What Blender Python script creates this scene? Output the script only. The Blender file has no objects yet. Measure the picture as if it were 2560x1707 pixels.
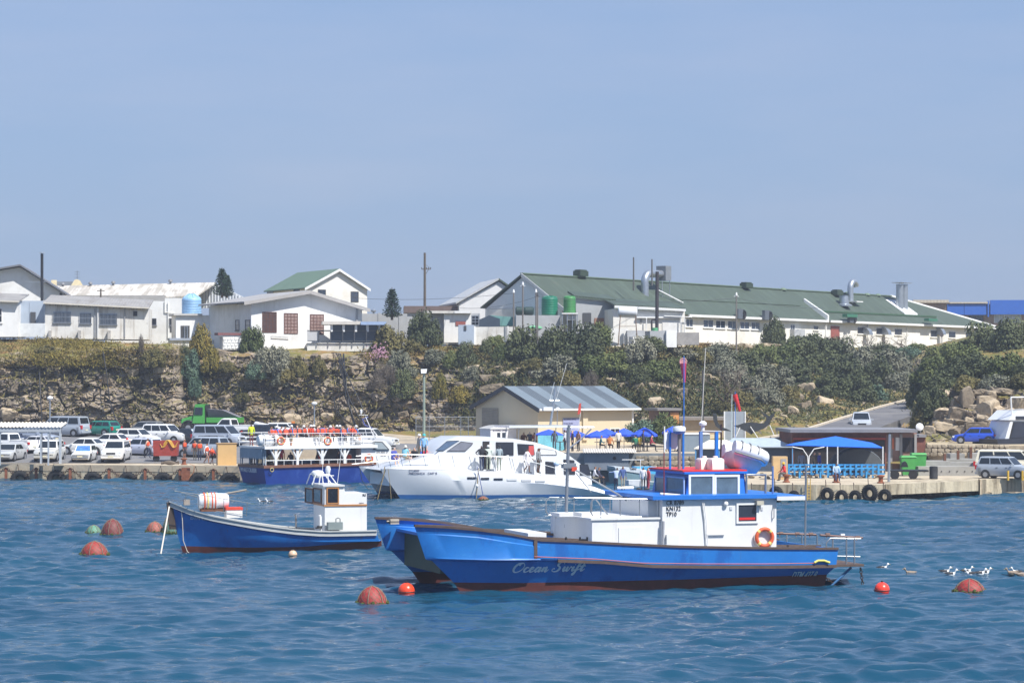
import bpy, bmesh, math, random
import numpy as np
from mathutils import Vector, Matrix

random.seed(7)
RNG = np.random.default_rng(11)
C = bpy.context.scene.collection
R = math.radians
PI = math.pi

# ------------------------------------------------------------------ camera
F = 6500.0          # focal length in pixels of the 2560 px wide photograph
HC = 8.0            # camera height above the water
YH = 950.0          # photograph row of the horizon
cam_d = bpy.data.cameras.new('camera')
cam = bpy.data.objects.new('camera', cam_d); C.objects.link(cam)
cam_d.sensor_width = 36.0
cam_d.lens = 36.0 * F / 2560.0
cam_d.shift_y = (YH - 853.5) / 2560.0
cam_d.clip_start = 1.0
cam_d.clip_end = 20000.0
cam.location = (0, 0, HC)
cam.rotation_euler = (R(90), 0, 0)
bpy.context.scene.camera = cam

# ------------------------------------------------------------------ light
SUN_EL, SUN_AZ = 54.0, 47.0      # azimuth: degrees to the right of straight behind the camera
sv = Vector((math.cos(R(SUN_EL)) * math.sin(R(SUN_AZ)), -math.cos(R(SUN_EL)) * math.cos(R(SUN_AZ)), math.sin(R(SUN_EL))))
w = bpy.data.worlds.new('World'); bpy.context.scene.world = w; w.use_nodes = True
nt = w.node_tree
bg = nt.nodes['Background']
sky = nt.nodes.new('ShaderNodeTexSky'); sky.sky_type = 'NISHITA'; sky.sun_disc = False
sky.sun_elevation = R(SUN_EL)
sky.sun_rotation = math.atan2(sv.x, sv.y)
sky.altitude = 0.0; sky.air_density = 1.6; sky.dust_density = 0.6; sky.ozone_density = 5.0
hs = nt.nodes.new('ShaderNodeMix'); hs.data_type = 'RGBA'; hs.blend_type = 'MULTIPLY'
hs.inputs[0].default_value = 1.0
hs.inputs[7].default_value = (0.70, 0.83, 1.12, 1)
nt.links.new(sky.outputs[0], hs.inputs[6])
hz = nt.nodes.new('ShaderNodeMix'); hz.data_type = 'RGBA'; hz.inputs[0].default_value = 0.7
# even pale summer haze over the whole dome, with faint streaks of thin cloud
stc = nt.nodes.new('ShaderNodeTexCoord'); smp = nt.nodes.new('ShaderNodeMapping'); smp.inputs['Scale'].default_value = (3.0, 3.0, 16.0); smp.inputs['Rotation'].default_value = (0, 0.12, 0)
nt.links.new(stc.outputs['Generated'], smp.inputs[0])
sn = nt.nodes.new('ShaderNodeTexNoise'); sn.inputs['Scale'].default_value = 2.2; sn.inputs['Detail'].default_value = 5; sn.inputs['Roughness'].default_value = 0.55; nt.links.new(smp.outputs[0], sn.inputs['Vector'])
sr = nt.nodes.new('ShaderNodeMapRange'); sr.inputs[1].default_value = 0.4; sr.inputs[2].default_value = 0.75; nt.links.new(sn.outputs['Fac'], sr.inputs[0])
sc_ = nt.nodes.new('ShaderNodeMix'); sc_.data_type = 'RGBA'; sc_.inputs[6].default_value = (3.42, 4.72, 7.5, 1); sc_.inputs[7].default_value = (4.1, 5.1, 7.6, 1)
nt.links.new(sr.outputs[0], sc_.inputs[0]); nt.links.new(sc_.outputs[2], hz.inputs[7])
nt.links.new(hs.outputs[2], hz.inputs[6])
nt.links.new(hz.outputs[2], bg.inputs[0])
bg.inputs[1].default_value = 0.075
sun_d = bpy.data.lights.new('sun', 'SUN'); sun_d.energy = 5.0; sun_d.angle = R(0.53); sun_d.color = (1.0, 0.965, 0.91)
sun = bpy.data.objects.new('sun', sun_d); C.objects.link(sun)
sun.rotation_euler = sv.to_track_quat('Z', 'Y').to_euler()
sun.location = (60, -40, 120)
vs = bpy.context.scene.view_settings
vs.view_transform = 'Standard'; vs.look = 'None'; vs.exposure = 0.45; vs.gamma = 1.0
cy = bpy.context.scene.cycles
cy.max_bounces = 6; cy.diffuse_bounces = 3; cy.glossy_bounces = 3; cy.transmission_bounces = 4; cy.transparent_max_bounces = 6
cy.caustics_reflective = False; cy.caustics_refractive = False

# ------------------------------------------------------------------ helpers
def W(px, py, D):
    return Vector(((px - 1280.0) * D / F, D, HC - (py - YH) * D / F))
def ZY(py, D): return HC - (py - YH) * D / F
def XP(px, D): return (px - 1280.0) * D / F
def DW(py, z=0.0): return (HC - z) * F / (py - YH)

def lin(c):
    return tuple(((x / 255.0) / 12.92 if x / 255.0 <= 0.04045 else ((x / 255.0 + 0.055) / 1.055) ** 2.4) for x in c)

MATS = {}
def mat(name, rgb=None, rough=0.6, metal=0.0, var=0.12, scale=2.0, bump=0.0, bscale=None, streak=False, spec=0.5, dirt=None, dirt_amt=0.5, dscale=0.6, coat=0.0, objrand=0.0):
    """procedural principled material: base colour varied by noise, optional dirt patches, streaks and bump"""
    if name in MATS: return MATS[name]
    m = bpy.data.materials.new(name); m.use_nodes = True
    n = m.node_tree.nodes; l = m.node_tree.links
    b = n['Principled BSDF']
    c = lin(rgb)
    b.inputs['Roughness'].default_value = rough
    b.inputs['Metallic'].default_value = metal
    b.inputs['Specular IOR Level'].default_value = spec
    if coat: b.inputs['Coat Weight'].default_value = coat; b.inputs['Coat Roughness'].default_value = 0.05
    tc = n.new('ShaderNodeTexCoord')
    mp = n.new('ShaderNodeMapping'); l.new(tc.outputs['Object'], mp.inputs[0])
    if streak: mp.inputs['Scale'].default_value = (1.0, 1.0, 0.12)
    ns = n.new('ShaderNodeTexNoise'); ns.inputs['Scale'].default_value = scale; ns.inputs['Detail'].default_value = 6; ns.inputs['Roughness'].default_value = 0.65
    l.new(mp.outputs[0], ns.inputs['Vector'])
    rp = n.new('ShaderNodeMapRange'); rp.inputs[1].default_value = 0.3; rp.inputs[2].default_value = 0.7
    rp.inputs[3].default_value = 1 - var; rp.inputs[4].default_value = 1 + var
    l.new(ns.outputs['Fac'], rp.inputs[0])
    vm = n.new('ShaderNodeVectorMath'); vm.operation = 'SCALE'; vm.inputs[0].default_value = c
    l.new(rp.outputs[0], vm.inputs['Scale'])
    col = vm.outputs[0]
    if objrand:
        oi = n.new('ShaderNodeObjectInfo')
        r2 = n.new('ShaderNodeMapRange'); r2.inputs[3].default_value = 1 - objrand; r2.inputs[4].default_value = 1 + objrand
        l.new(oi.outputs['Random'], r2.inputs[0])
        v2 = n.new('ShaderNodeVectorMath'); v2.operation = 'SCALE'; l.new(col, v2.inputs[0]); l.new(r2.outputs[0], v2.inputs['Scale'])
        col = v2.outputs[0]
    if dirt:
        n2 = n.new('ShaderNodeTexNoise'); n2.inputs['Scale'].default_value = dscale; n2.inputs['Detail'].default_value = 8; n2.inputs['Roughness'].default_value = 0.7
        l.new(mp.outputs[0], n2.inputs['Vector'])
        r3 = n.new('ShaderNodeMapRange'); r3.inputs[1].default_value = 0.48; r3.inputs[2].default_value = 0.68; r3.inputs[4].default_value = dirt_amt
        l.new(n2.outputs['Fac'], r3.inputs[0])
        mx = n.new('ShaderNodeMix'); mx.data_type = 'RGBA'
        l.new(r3.outputs[0], mx.inputs[0]); l.new(col, mx.inputs[6]); mx.inputs[7].default_value = (*lin(dirt), 1)
        col = mx.outputs[2]
    l.new(col, b.inputs['Base Color'])
    if bump:
        nb = n.new('ShaderNodeTexNoise'); nb.inputs['Scale'].default_value = bscale or scale * 4; nb.inputs['Detail'].default_value = 5
        l.new(tc.outputs['Object'], nb.inputs['Vector'])
        bp = n.new('ShaderNodeBump'); bp.inputs['Strength'].default_value = bump; bp.inputs['Distance'].default_value = 0.05
        l.new(nb.outputs['Fac'], bp.inputs['Height']); l.new(bp.outputs[0], b.inputs['Normal'])
    MATS[name] = m
    return m

def weather(m, layers):
    """wear on a finished material: (colour, stretch, scale, threshold, amount) patches and streaks mixed over its base colour"""
    n = m.node_tree.nodes; l = m.node_tree.links; b = n['Principled BSDF']; src = b.inputs['Base Color'].links[0].from_socket
    tc = n.new('ShaderNodeTexCoord')
    for i, (c, st, sc, th, am) in enumerate(layers):
        mp = n.new('ShaderNodeMapping'); mp.inputs['Scale'].default_value = st; mp.inputs['Location'].default_value = (7*i, 3*i, 5*i); l.new(tc.outputs['Object'], mp.inputs[0])
        q = n.new('ShaderNodeTexNoise'); q.inputs['Scale'].default_value = sc; q.inputs['Detail'].default_value = 7; q.inputs['Roughness'].default_value = 0.7; l.new(mp.outputs[0], q.inputs['Vector'])
        r = n.new('ShaderNodeMapRange'); r.inputs[1].default_value = th; r.inputs[2].default_value = th+0.1; r.inputs[4].default_value = am; l.new(q.outputs['Fac'], r.inputs[0])
        x = n.new('ShaderNodeMix'); x.data_type = 'RGBA'; l.new(r.outputs[0], x.inputs[0]); l.new(src, x.inputs[6]); x.inputs[7].default_value = (*lin(c), 1); src = x.outputs[2]
    l.new(src, b.inputs['Base Color'])

class MB:
    """collects shapes into one mesh; T is a transform applied to what is added"""
    def __init__(s, T=None):
        s.v = []; s.f = []; s.mi = []; s.T = T; s.m = 0
    def add(s, vs_, fs):
        o = len(s.v)
        if s.T is not None: vs_ = [s.T @ Vector(p) for p in vs_]
        s.v.extend([tuple(p) for p in vs_])
        for f in fs: s.f.append(tuple(i + o for i in f)); s.mi.append(s.m)
        return s
    def bx(s, x0, x1, y0, y1, z0, z1):
        return s.add([(x0,y0,z0),(x1,y0,z0),(x1,y1,z0),(x0,y1,z0),(x0,y0,z1),(x1,y0,z1),(x1,y1,z1),(x0,y1,z1)],
                     [(0,3,2,1),(4,5,6,7),(0,1,5,4),(1,2,6,5),(2,3,7,6),(3,0,4,7)])
    def box(s, c, d, rz=0.0):
        M_ = Matrix.Translation(Vector(c)) @ Matrix.Rotation(rz, 4, 'Z')
        p = [M_ @ Vector((sx*d[0]/2, sy*d[1]/2, sz*d[2]/2)) for sz in (-1,1) for sx,sy in ((-1,-1),(1,-1),(1,1),(-1,1))]
        return s.add(p, [(0,3,2,1),(4,5,6,7),(0,1,5,4),(1,2,6,5),(2,3,7,6),(3,0,4,7)])
    def hexa(s, p):
        """eight corners: 4 bottom ring, 4 top ring"""
        return s.add(p, [(0,3,2,1),(4,5,6,7),(0,1,5,4),(1,2,6,5),(2,3,7,6),(3,0,4,7)])
    def prism(s, poly, vec):
        n = len(poly); vec = Vector(vec)
        p = [Vector(q) for q in poly] + [Vector(q) + vec for q in poly]
        return s.add(p, [tuple(range(n))[::-1], tuple(range(n, 2*n))] + [(i, (i+1) % n, n + (i+1) % n, n + i) for i in range(n)])
    def poly(s, pts): return s.add(pts, [tuple(range(len(pts)))])
    def tube(s, a, b, r, r1=None, n=6, cap=True):
        a = Vector(a); b = Vector(b); r1 = r if r1 is None else r1
        d = (b - a)
        if d.length < 1e-6: return s
        d.normalize()
        up = Vector((0,0,1)) if abs(d.z) < 0.95 else Vector((1,0,0))
        x = d.cross(up).normalized(); y = d.cross(x)
        p = []
        for q, rr in ((a, r), (b, r1)):
            for i in range(n):
                t = 2*PI*i/n; p.append(q + x*math.cos(t)*rr + y*math.sin(t)*rr)
        fs = [(i, (i+1) % n, n+(i+1) % n, n+i) for i in range(n)]
        if cap: fs += [tuple(range(n))[::-1], tuple(range(n, 2*n))]
        return s.add(p, fs)
    def path(s, pts, r, n=5, r1=None):
        pts = [Vector(p) for p in pts]; k = len(pts); p = []
        x = None
        for i, q in enumerate(pts):
            d = (pts[min(i+1, k-1)] - pts[max(i-1, 0)]).normalized()
            if x is None:
                up = Vector((0,0,1)) if abs(d.z) < 0.9 else Vector((1,0,0))
                x = d.cross(up).normalized()
            else:
                x = (x - d * x.dot(d)).normalized()
            y = d.cross(x)
            rr = r if r1 is None else r + (r1 - r) * i / (k-1)
            for j in range(n):
                t = 2*PI*j/n; p.append(q + x*math.cos(t)*rr + y*math.sin(t)*rr)
        fs = [(i*n+j, i*n+(j+1) % n, (i+1)*n+(j+1) % n, (i+1)*n+j) for i in range(k-1) for j in range(n)]
        fs += [tuple(range(n))[::-1], tuple(range((k-1)*n, k*n))]
        return s.add(p, fs)
    def ell(s, c, r, nu=12, nv=8, z0=-1.0, z1=1.0):
        c = Vector(c); p = []
        if not hasattr(r, '__len__'): r = (r, r, r)
        for i in range(nv+1):
            sn = z0 + (z1-z0)*i/nv
            a = math.asin(max(-1, min(1, math.sin(PI*(sn)/2))))
            for j in range(nu):
                t = 2*PI*j/nu
                p.append(c + Vector((r[0]*math.cos(a)*math.cos(t), r[1]*math.cos(a)*math.sin(t), r[2]*math.sin(a))))
        fs = [(i*nu+j, i*nu+(j+1) % nu, (i+1)*nu+(j+1) % nu, (i+1)*nu+j) for i in range(nv) for j in range(nu)]
        fs += [tuple(range(nu))[::-1], tuple(range(nv*nu, nv*nu+nu))]
        return s.add(p, fs)
    def torus(s, c, Rr, r, axis='Y', nu=24, nv=8, M_=None):
        p = []
        for i in range(nu):
            a = 2*PI*i/nu
            for j in range(nv):
                b_ = 2*PI*j/nv
                q = Vector(((Rr + r*math.cos(b_))*math.cos(a), (Rr + r*math.cos(b_))*math.sin(a), r*math.sin(b_)))
                if axis == 'Y': q = Vector((q.x, -q.z, q.y))
                elif axis == 'X': q = Vector((q.z, q.x, q.y))
                if M_ is not None: q = M_ @ q
                p.append(Vector(c) + q)
        fs = [(i*nv+j, ((i+1) % nu)*nv+j, ((i+1) % nu)*nv+(j+1) % nv, i*nv+(j+1) % nv) for i in range(nu) for j in range(nv)]
        return s.add(p, fs)
    def lathe(s, c, prof, n=12, M_=None):
        c = Vector(c); p = []
        for r, z in prof:
            for j in range(n):
                t = 2*PI*j/n; q = Vector((r*math.cos(t), r*math.sin(t), z))
                if M_ is not None: q = M_ @ q
                p.append(c + q)
        k = len(prof)
        fs = [(i*n+j, i*n+(j+1) % n, (i+1)*n+(j+1) % n, (i+1)*n+j) for i in range(k-1) for j in range(n)]
        fs += [tuple(range(n))[::-1], tuple(range((k-1)*n, k*n))]
        return s.add(p, fs)
    def loft(s, rings, cap=True, closed=True):
        n = len(rings[0]); k = len(rings); p = [q for r in rings for q in r]
        J = n if closed else n-1
        fs = [(i*n+j, i*n+(j+1) % n, (i+1)*n+(j+1) % n, (i+1)*n+j) for i in range(k-1) for j in range(J)]
        if cap and closed: fs += [tuple(range(n))[::-1], tuple(range((k-1)*n, k*n))]
        return s.add(p, fs)
    def mesh(s, name, mats, inv=None, smooth=None):
        me = bpy.data.meshes.new(name)
        vv = s.v if inv is None else [inv @ Vector(p) for p in s.v]
        me.from_pydata(vv, [], s.f)
        if not isinstance(mats, (list, tuple)): mats = [mats]
        for m_ in mats: me.materials.append(m_)
        if len(mats) > 1: me.polygons.foreach_set('material_index', s.mi)
        if len(s.f) < 30000:
            bm = bmesh.new(); bm.from_mesh(me); bmesh.ops.recalc_face_normals(bm, faces=bm.faces); bm.to_mesh(me); bm.free()
        if smooth is not None:
            me.polygons.foreach_set('use_smooth', [True]*len(me.polygons))
            me.set_sharp_from_angle(angle=R(smooth))
        me.update()
        return me
    def build(s, name, mats, parent=None, smooth=None):
        inv = None
        if parent is not None: inv = wm(parent).inverted()
        o = bpy.data.objects.new(name, s.mesh(name, mats, inv, smooth))
        C.objects.link(o); o.parent = parent
        return o

def wm(o):
    """world matrix from the local transforms (no depsgraph update needed)"""
    m_ = Matrix.LocRotScale(o.location, o.rotation_euler, o.scale)
    return (wm(o.parent) @ m_) if o.parent is not None else m_

def tag(o, label=None, cat=None, group=None, kind=None):
    if label: o['label'] = label
    if cat: o['category'] = cat
    if group: o['group'] = group
    if kind: o['kind'] = kind
    return o
def thing(name, loc, label, cat, group=None, rz=0.0, sc=1.0):
    o = bpy.data.objects.new(name, None); C.objects.link(o)
    o.empty_display_size = 0.3
    o.location = loc; o.rotation_euler = (0, 0, rz); o.scale = (sc, sc, sc)
    return tag(o, label, cat, group)
def copy_tree(o, parent=None):
    c = o.copy(); C.objects.link(c); c.parent = parent
    for ch in o.children: copy_tree(ch, c)
    return c
def struct(name, mb, m, smooth=None, parent=None, label=None):
    o = mb.build(name, m, parent, smooth)
    if parent is None: o['kind'] = 'structure'
    if label: o['label'] = label
    return o
ORD = ['first','second','third','fourth','fifth','sixth','seventh','eighth','ninth','tenth','eleventh','twelfth','thirteenth','fourteenth','fifteenth','sixteenth','seventeenth','eighteenth','nineteenth','twentieth','twenty-first','twenty-second','twenty-third','twenty-fourth','twenty-fifth','twenty-sixth','twenty-seventh','twenty-eighth','twenty-ninth','thirtieth','thirty-first','thirty-second','thirty-third','thirty-fourth','thirty-fifth','thirty-sixth','thirty-seventh','thirty-eighth','thirty-ninth','fortieth']

class Frame:
    """a vertical plane facing the camera: origin at pixel (px) and distance D, running to the right at angle phi (positive: away from the camera)"""
    def __init__(s, px, D, phi):
        s.o = Vector((XP(px, D), D, 0)); a = R(phi)
        s.u = Vector((math.cos(a), math.sin(a), 0)); s.w = Vector((-math.sin(a), math.cos(a), 0))   # w: into the thing, away from us
        s.T = Matrix(((s.u.x, s.w.x, 0, s.o.x), (s.u.y, s.w.y, 0, s.o.y), (0, 0, 1, 0), (0, 0, 0, 1)))
        s.rz = a
    def uz(s, px, py, v=0.0):
        k = (px - 1280.0) / F
        ox = s.o.x + s.w.x*v; oy = s.o.y + s.w.y*v
        u = (k*oy - ox) / (s.u.x - k*s.u.y)
        D = oy + s.u.y*u
        return u, ZY(py, D)
    def u_(s, px, v=0.0): return s.uz(px, YH, v)[0]
    def pt(s, u, v, z): return s.o + s.u*u + s.w*v + Vector((0,0,z))
    def root(s, name, label, cat, group=None, u=0, v=0, z=0):
        return thing(name, s.pt(u, v, z), label, cat, group, rz=s.rz)
    def mb(s): return MB(s.T)

def text_part(name, body, size, T, m, parent, depth=0.012, shear=0.0, sx=1.0, bold=0.0):
    cu = bpy.data.curves.new('txt', 'FONT'); cu.body = body; cu.size = size; cu.extrude = depth/2; cu.shear = shear; cu.resolution_u = 3
    cu.offset = bold
    ob = bpy.data.objects.new('txt', cu); C.objects.link(ob)
    dg = bpy.context.evaluated_depsgraph_get(); dg.update()
    me = bpy.data.meshes.new_from_object(ob.evaluated_get(dg))
    bpy.data.objects.remove(ob)
    inv = wm(parent).inverted() if parent else Matrix()
    # text lies in x-y; stand it up: x -> u, y -> z
    S = Matrix(((sx,0,0,0),(0,0,-1,0),(0,1,0,0),(0,0,0,1)))
    me.transform(inv @ T @ S)
    me.materials.clear(); me.materials.append(m)
    me.name = name
    o = bpy.data.objects.new(name, me); C.objects.link(o); o.parent = parent
    return o
# ------------------------------------------------------------------ numpy noise
def _h(ix, iy, seed):
    n = (ix.astype(np.int64)*374761393 + iy.astype(np.int64)*668265263 + seed*974634521) & 0x7fffffff
    n = ((n ^ (n >> 13)) * 1274126177) & 0x7fffffff
    n = (n ^ (n >> 16)) & 0xffff
    return n / 65535.0
def vnoise(x, y, seed=0):
    ix = np.floor(x); iy = np.floor(y); fx = x-ix; fy = y-iy
    fx = fx*fx*(3-2*fx); fy = fy*fy*(3-2*fy)
    a = _h(ix,iy,seed); b = _h(ix+1,iy,seed); c = _h(ix,iy+1,seed); d = _h(ix+1,iy+1,seed)
    return (a*(1-fx)+b*fx)*(1-fy)+(c*(1-fx)+d*fx)*fy
def fbm(x, y, seed=0, o=5):
    r = 0; a = 0.5; t = 0
    for k in range(o):
        r = r + a*vnoise(x*2**k, y*2**k, seed+k*17); t += a; a *= 0.5
    return r/t
def worley(x, y, seed=0):
    """cell id random value, second random, distance to border (approx)"""
    ix = np.floor(x); iy = np.floor(y)
    d1 = np.full(x.shape, 9.0); d2 = np.full(x.shape, 9.0); r1 = np.zeros(x.shape); r2 = np.zeros(x.shape); r3 = np.zeros(x.shape)
    for dx in (-1,0,1):
        for dy in (-1,0,1):
            cx = ix+dx; cy_ = iy+dy
            px_ = cx+0.1+0.8*_h(cx,cy_,seed); py_ = cy_+0.1+0.8*_h(cx,cy_,seed+5)
            d = np.hypot(x-px_, y-py_)
            near = d < d1
            d2 = np.where(near, d1, np.minimum(d2, d))
            r1 = np.where(near, _h(cx,cy_,seed+9), r1); r2 = np.where(near, (x-px_)*(_h(cx,cy_,seed+11)-.5), r2); r3 = np.where(near, (y-py_)*(_h(cx,cy_,seed+13)-.5), r3)
            d1 = np.where(near, d, d1)
    return r1, r2+r3, d2-d1

def grid_mesh(name, P, mats, smooth=True):
    """P: (rows, cols, 3) array -> mesh object"""
    nr, nc, _ = P.shape
    me = bpy.data.meshes.new(name)
    idx = np.arange(nr*nc).reshape(nr, nc)
    q = np.stack([idx[:-1,:-1], idx[:-1,1:], idx[1:,1:], idx[1:,:-1]], -1).reshape(-1, 4)
    me.vertices.add(nr*nc); me.vertices.foreach_set('co', P.reshape(-1).astype(np.float32))
    me.loops.add(q.size); me.loops.foreach_set('vertex_index', q.reshape(-1).astype(np.int32))
    me.polygons.add(len(q)); me.polygons.foreach_set('loop_start', np.arange(0, q.size, 4, dtype=np.int32))
    me.polygons.foreach_set('use_smooth', np.full(len(q), smooth))
    for m_ in mats: me.materials.append(m_)
    me.update(calc_edges=True); me.validate()
    o = bpy.data.objects.new(name, me); C.objects.link(o)
    return o

# ------------------------------------------------------------------ water
def water_material():
    m = bpy.data.materials.new('sea_water'); m.use_nodes = True
    n = m.node_tree.nodes; l = m.node_tree.links; b = n['Principled BSDF']
    tc = n.new('ShaderNodeTexCoord')
    ns = n.new('ShaderNodeTexNoise'); ns.inputs['Scale'].default_value = 0.05; ns.inputs['Detail'].default_value = 3
    l.new(tc.outputs['Object'], ns.inputs['Vector'])
    cr = n.new('ShaderNodeValToRGB')
    cr.color_ramp.elements[0].position = 0.35; cr.color_ramp.elements[0].color = (0.005, 0.047, 0.090, 1)
    cr.color_ramp.elements[1].position = 0.68; cr.color_ramp.elements[1].color = (0.007, 0.060, 0.107, 1)
    l.new(ns.outputs['Fac'], cr.inputs[0]); l.new(cr.outputs[0], b.inputs['Base Color'])
    b.inputs['Roughness'].default_value = 0.06; b.inputs['IOR'].default_value = 1.333
    nb = n.new('ShaderNodeTexNoise'); nb.inputs['Scale'].default_value = 3.6; nb.inputs['Detail'].default_value = 4; nb.inputs['Roughness'].default_value = 0.6
    mp = n.new('ShaderNodeMapping'); mp.inputs['Scale'].default_value = (0.55, 1.0, 1.0); l.new(tc.outputs['Object'], mp.inputs[0]); l.new(mp.outputs[0], nb.inputs['Vector'])
    bp = n.new('ShaderNodeBump'); bp.inputs['Strength'].default_value = 0.5; bp.inputs['Distance'].default_value = 0.07
    l.new(nb.outputs['Fac'], bp.inputs['Height']); l.new(bp.outputs[0], b.inputs['Normal'])
    return m
def make_water():
    rows = np.concatenate([[-300, -120, 0, 30, 50], np.arange(60, 118, 0.13), np.arange(118, 222, 0.28), [224, 228, 236]])
    t = np.concatenate([[-4.5, -1.6, -.6, -.4], np.linspace(-0.255, 0.255, 500), [.4, .6, 1.6, 4.5]])
    Y, Tt = np.meshgrid(rows, t, indexing='ij')
    X = Tt*np.maximum(Y, 55.0)
    Z = np.zeros_like(X)
    rg = np.random.default_rng(5)
    fade = np.clip((Y-52)/8, 0, 1)*np.clip((0.5-np.abs(Tt))/0.1, 0, 1)*np.clip((232-Y)/4, 0, 1)
    for k in range(80):
        lam = 0.5*(11.0**(k/79.0)); a = 0.0066*lam**0.85*(1.0 if lam < 2.6 else (2.6/lam)**0.9)
        th = rg.normal(R(-84), 0.5); ph = rg.uniform(0, 2*PI)
        kk = 2*PI/lam
        # slightly wandering phase keeps the crests short
        wob = 1.6*vnoise(X/(lam*3.1)+k*7.3, Y/(lam*3.1), 40+k)
        s_ = np.sin(kk*(X*math.cos(th)+Y*math.sin(th)) + ph + wob*2)
        Z += a*(s_ + 0.32*(s_*s_))
    gust = 0.25+1.5*fbm(X/11.0, Y/26.0, 3, 4)
    Z = (Z - Z.mean())*fade*gust
    P = np.stack([X, Y, Z], -1)
    o = grid_mesh('sea_water', P, [water_material()])
    tag(o, kind='structure', label='choppy blue harbour water')
make_water()

# ------------------------------------------------------------------ land
def terrain_material():
    m = bpy.data.materials.new('cliff_and_scrub_ground'); m.use_nodes = True
    n = m.node_tree.nodes; l = m.node_tree.links; b = n['Principled BSDF']
    b.inputs['Roughness'].default_value = 0.95; b.inputs['Specular IOR Level'].default_value = 0.15
    tc = n.new('ShaderNodeTexCoord')
    def noise(sc, det=6, ro=0.65, vec=None):
        q = n.new('ShaderNodeTexNoise'); q.inputs['Scale'].default_value = sc; q.inputs['Detail'].default_value = det; q.inputs['Roughness'].default_value = ro
        l.new(vec or tc.outputs['Object'], q.inputs['Vector']); return q.outputs['Fac']
    def ramp(fac, stops):
        q = n.new('ShaderNodeValToRGB'); e = q.color_ramp.elements
        while len(e) < len(stops): e.new(0.5)
        for i, (p_, c_) in enumerate(stops): e[i].position = p_; e[i].color = (*lin(c_), 1)
        l.new(fac, q.inputs[0]); return q.outputs[0]
    def mixc(fac, a, c):
        q = n.new('ShaderNodeMix'); q.data_type = 'RGBA'; l.new(fac, q.inputs[0]); l.new(a, q.inputs[6]); l.new(c, q.inputs[7]); return q.outputs[2]
    def rng(fac, a, c, lo=0.0, hi=1.0):
        q = n.new('ShaderNodeMapRange'); q.inputs[1].default_value = a; q.inputs[2].default_value = c; q.inputs[3].default_value = lo; q.inputs[4].default_value = hi
        l.new(fac, q.inputs[0]); return q.outputs[0]
    mp = n.new('ShaderNodeMapping'); mp.inputs['Scale'].default_value = (1, 1, 0.28); l.new(tc.outputs['Object'], mp.inputs[0])
    rock = ramp(noise(0.55, 9, 0.72), [(0.28, (80, 74, 69)), (0.42, (130, 121, 111)), (0.55, (162, 149, 134)), (0.66, (184, 166, 144)), (0.78, (206, 182, 154))])
    lichen = ramp(noise(2.6, 7), [(0.3, (62, 60, 50)), (0.7, (142, 132, 106))])
    rock = mixc(rng(noise(0.9, 6, 0.7), 0.52, 0.64, 0, 0.75), rock, lichen)
    moss = ramp(noise(1.7, 5), [(0.3, (62, 60, 40)), (0.7, (122, 114, 66))])
    rock = mixc(rng(noise(0.35, 7, 0.7, mp.outputs[0]), 0.56, 0.68, 0, 0.55), rock, moss)
    stain = ramp(noise(1.5, 5, 0.6, mp.outputs[0]), [(0.35, (52, 49, 44)), (0.65, (110, 104, 94))])
    rock = mixc(rng(noise(0.5, 6, 0.7, mp.outputs[0]), 0.5, 0.62, 0, 0.65), rock, stain)
    ochre = ramp(noise(1.2, 5), [(0.3, (170, 128, 84)), (0.7, (222, 190, 146))])
    rock = mixc(rng(noise(0.21, 5, 0.6), 0.6, 0.7, 0, 0.55), rock, ochre)
    grass = ramp(noise(0.45, 8, 0.7), [(0.3, (84, 86, 48)), (0.46, (118, 114, 64)), (0.56, (140, 116, 74)), (0.7, (152, 108, 76))])
    fine = ramp(noise(5.5, 4), [(0.3, (62, 60, 34)), (0.7, (172, 160, 92))])
    grass = mixc(rng(noise(3.3, 4), 0.4, 0.7, 0, 0.5), grass, fine)
    ge = n.new('ShaderNodeNewGeometry'); sp = n.new('ShaderNodeSeparateXYZ'); l.new(ge.outputs['True Normal'], sp.inputs[0])
    ad = n.new('ShaderNodeMath'); ad.operation = 'ADD'; l.new(sp.outputs[2], ad.inputs[0]); l.new(rng(noise(0.8, 6), 0.25, 0.75, -0.14, 0.14), ad.inputs[1])
    col = mixc(rng(ad.outputs[0], 0.78, 0.92), rock, grass)
    l.new(col, b.inputs['Base Color'])
    bp = n.new('ShaderNodeBump'); bp.inputs['Strength'].default_value = 0.8; bp.inputs['Distance'].default_value = 0.25
    l.new(noise(2.2, 8, 0.7), bp.inputs['Height']); l.new(bp.outputs[0], b.inputs['Normal'])
    return m
TERR_MAT = terrain_material()

def PL(z, D): return YH - (z - HC) * F / D
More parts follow.
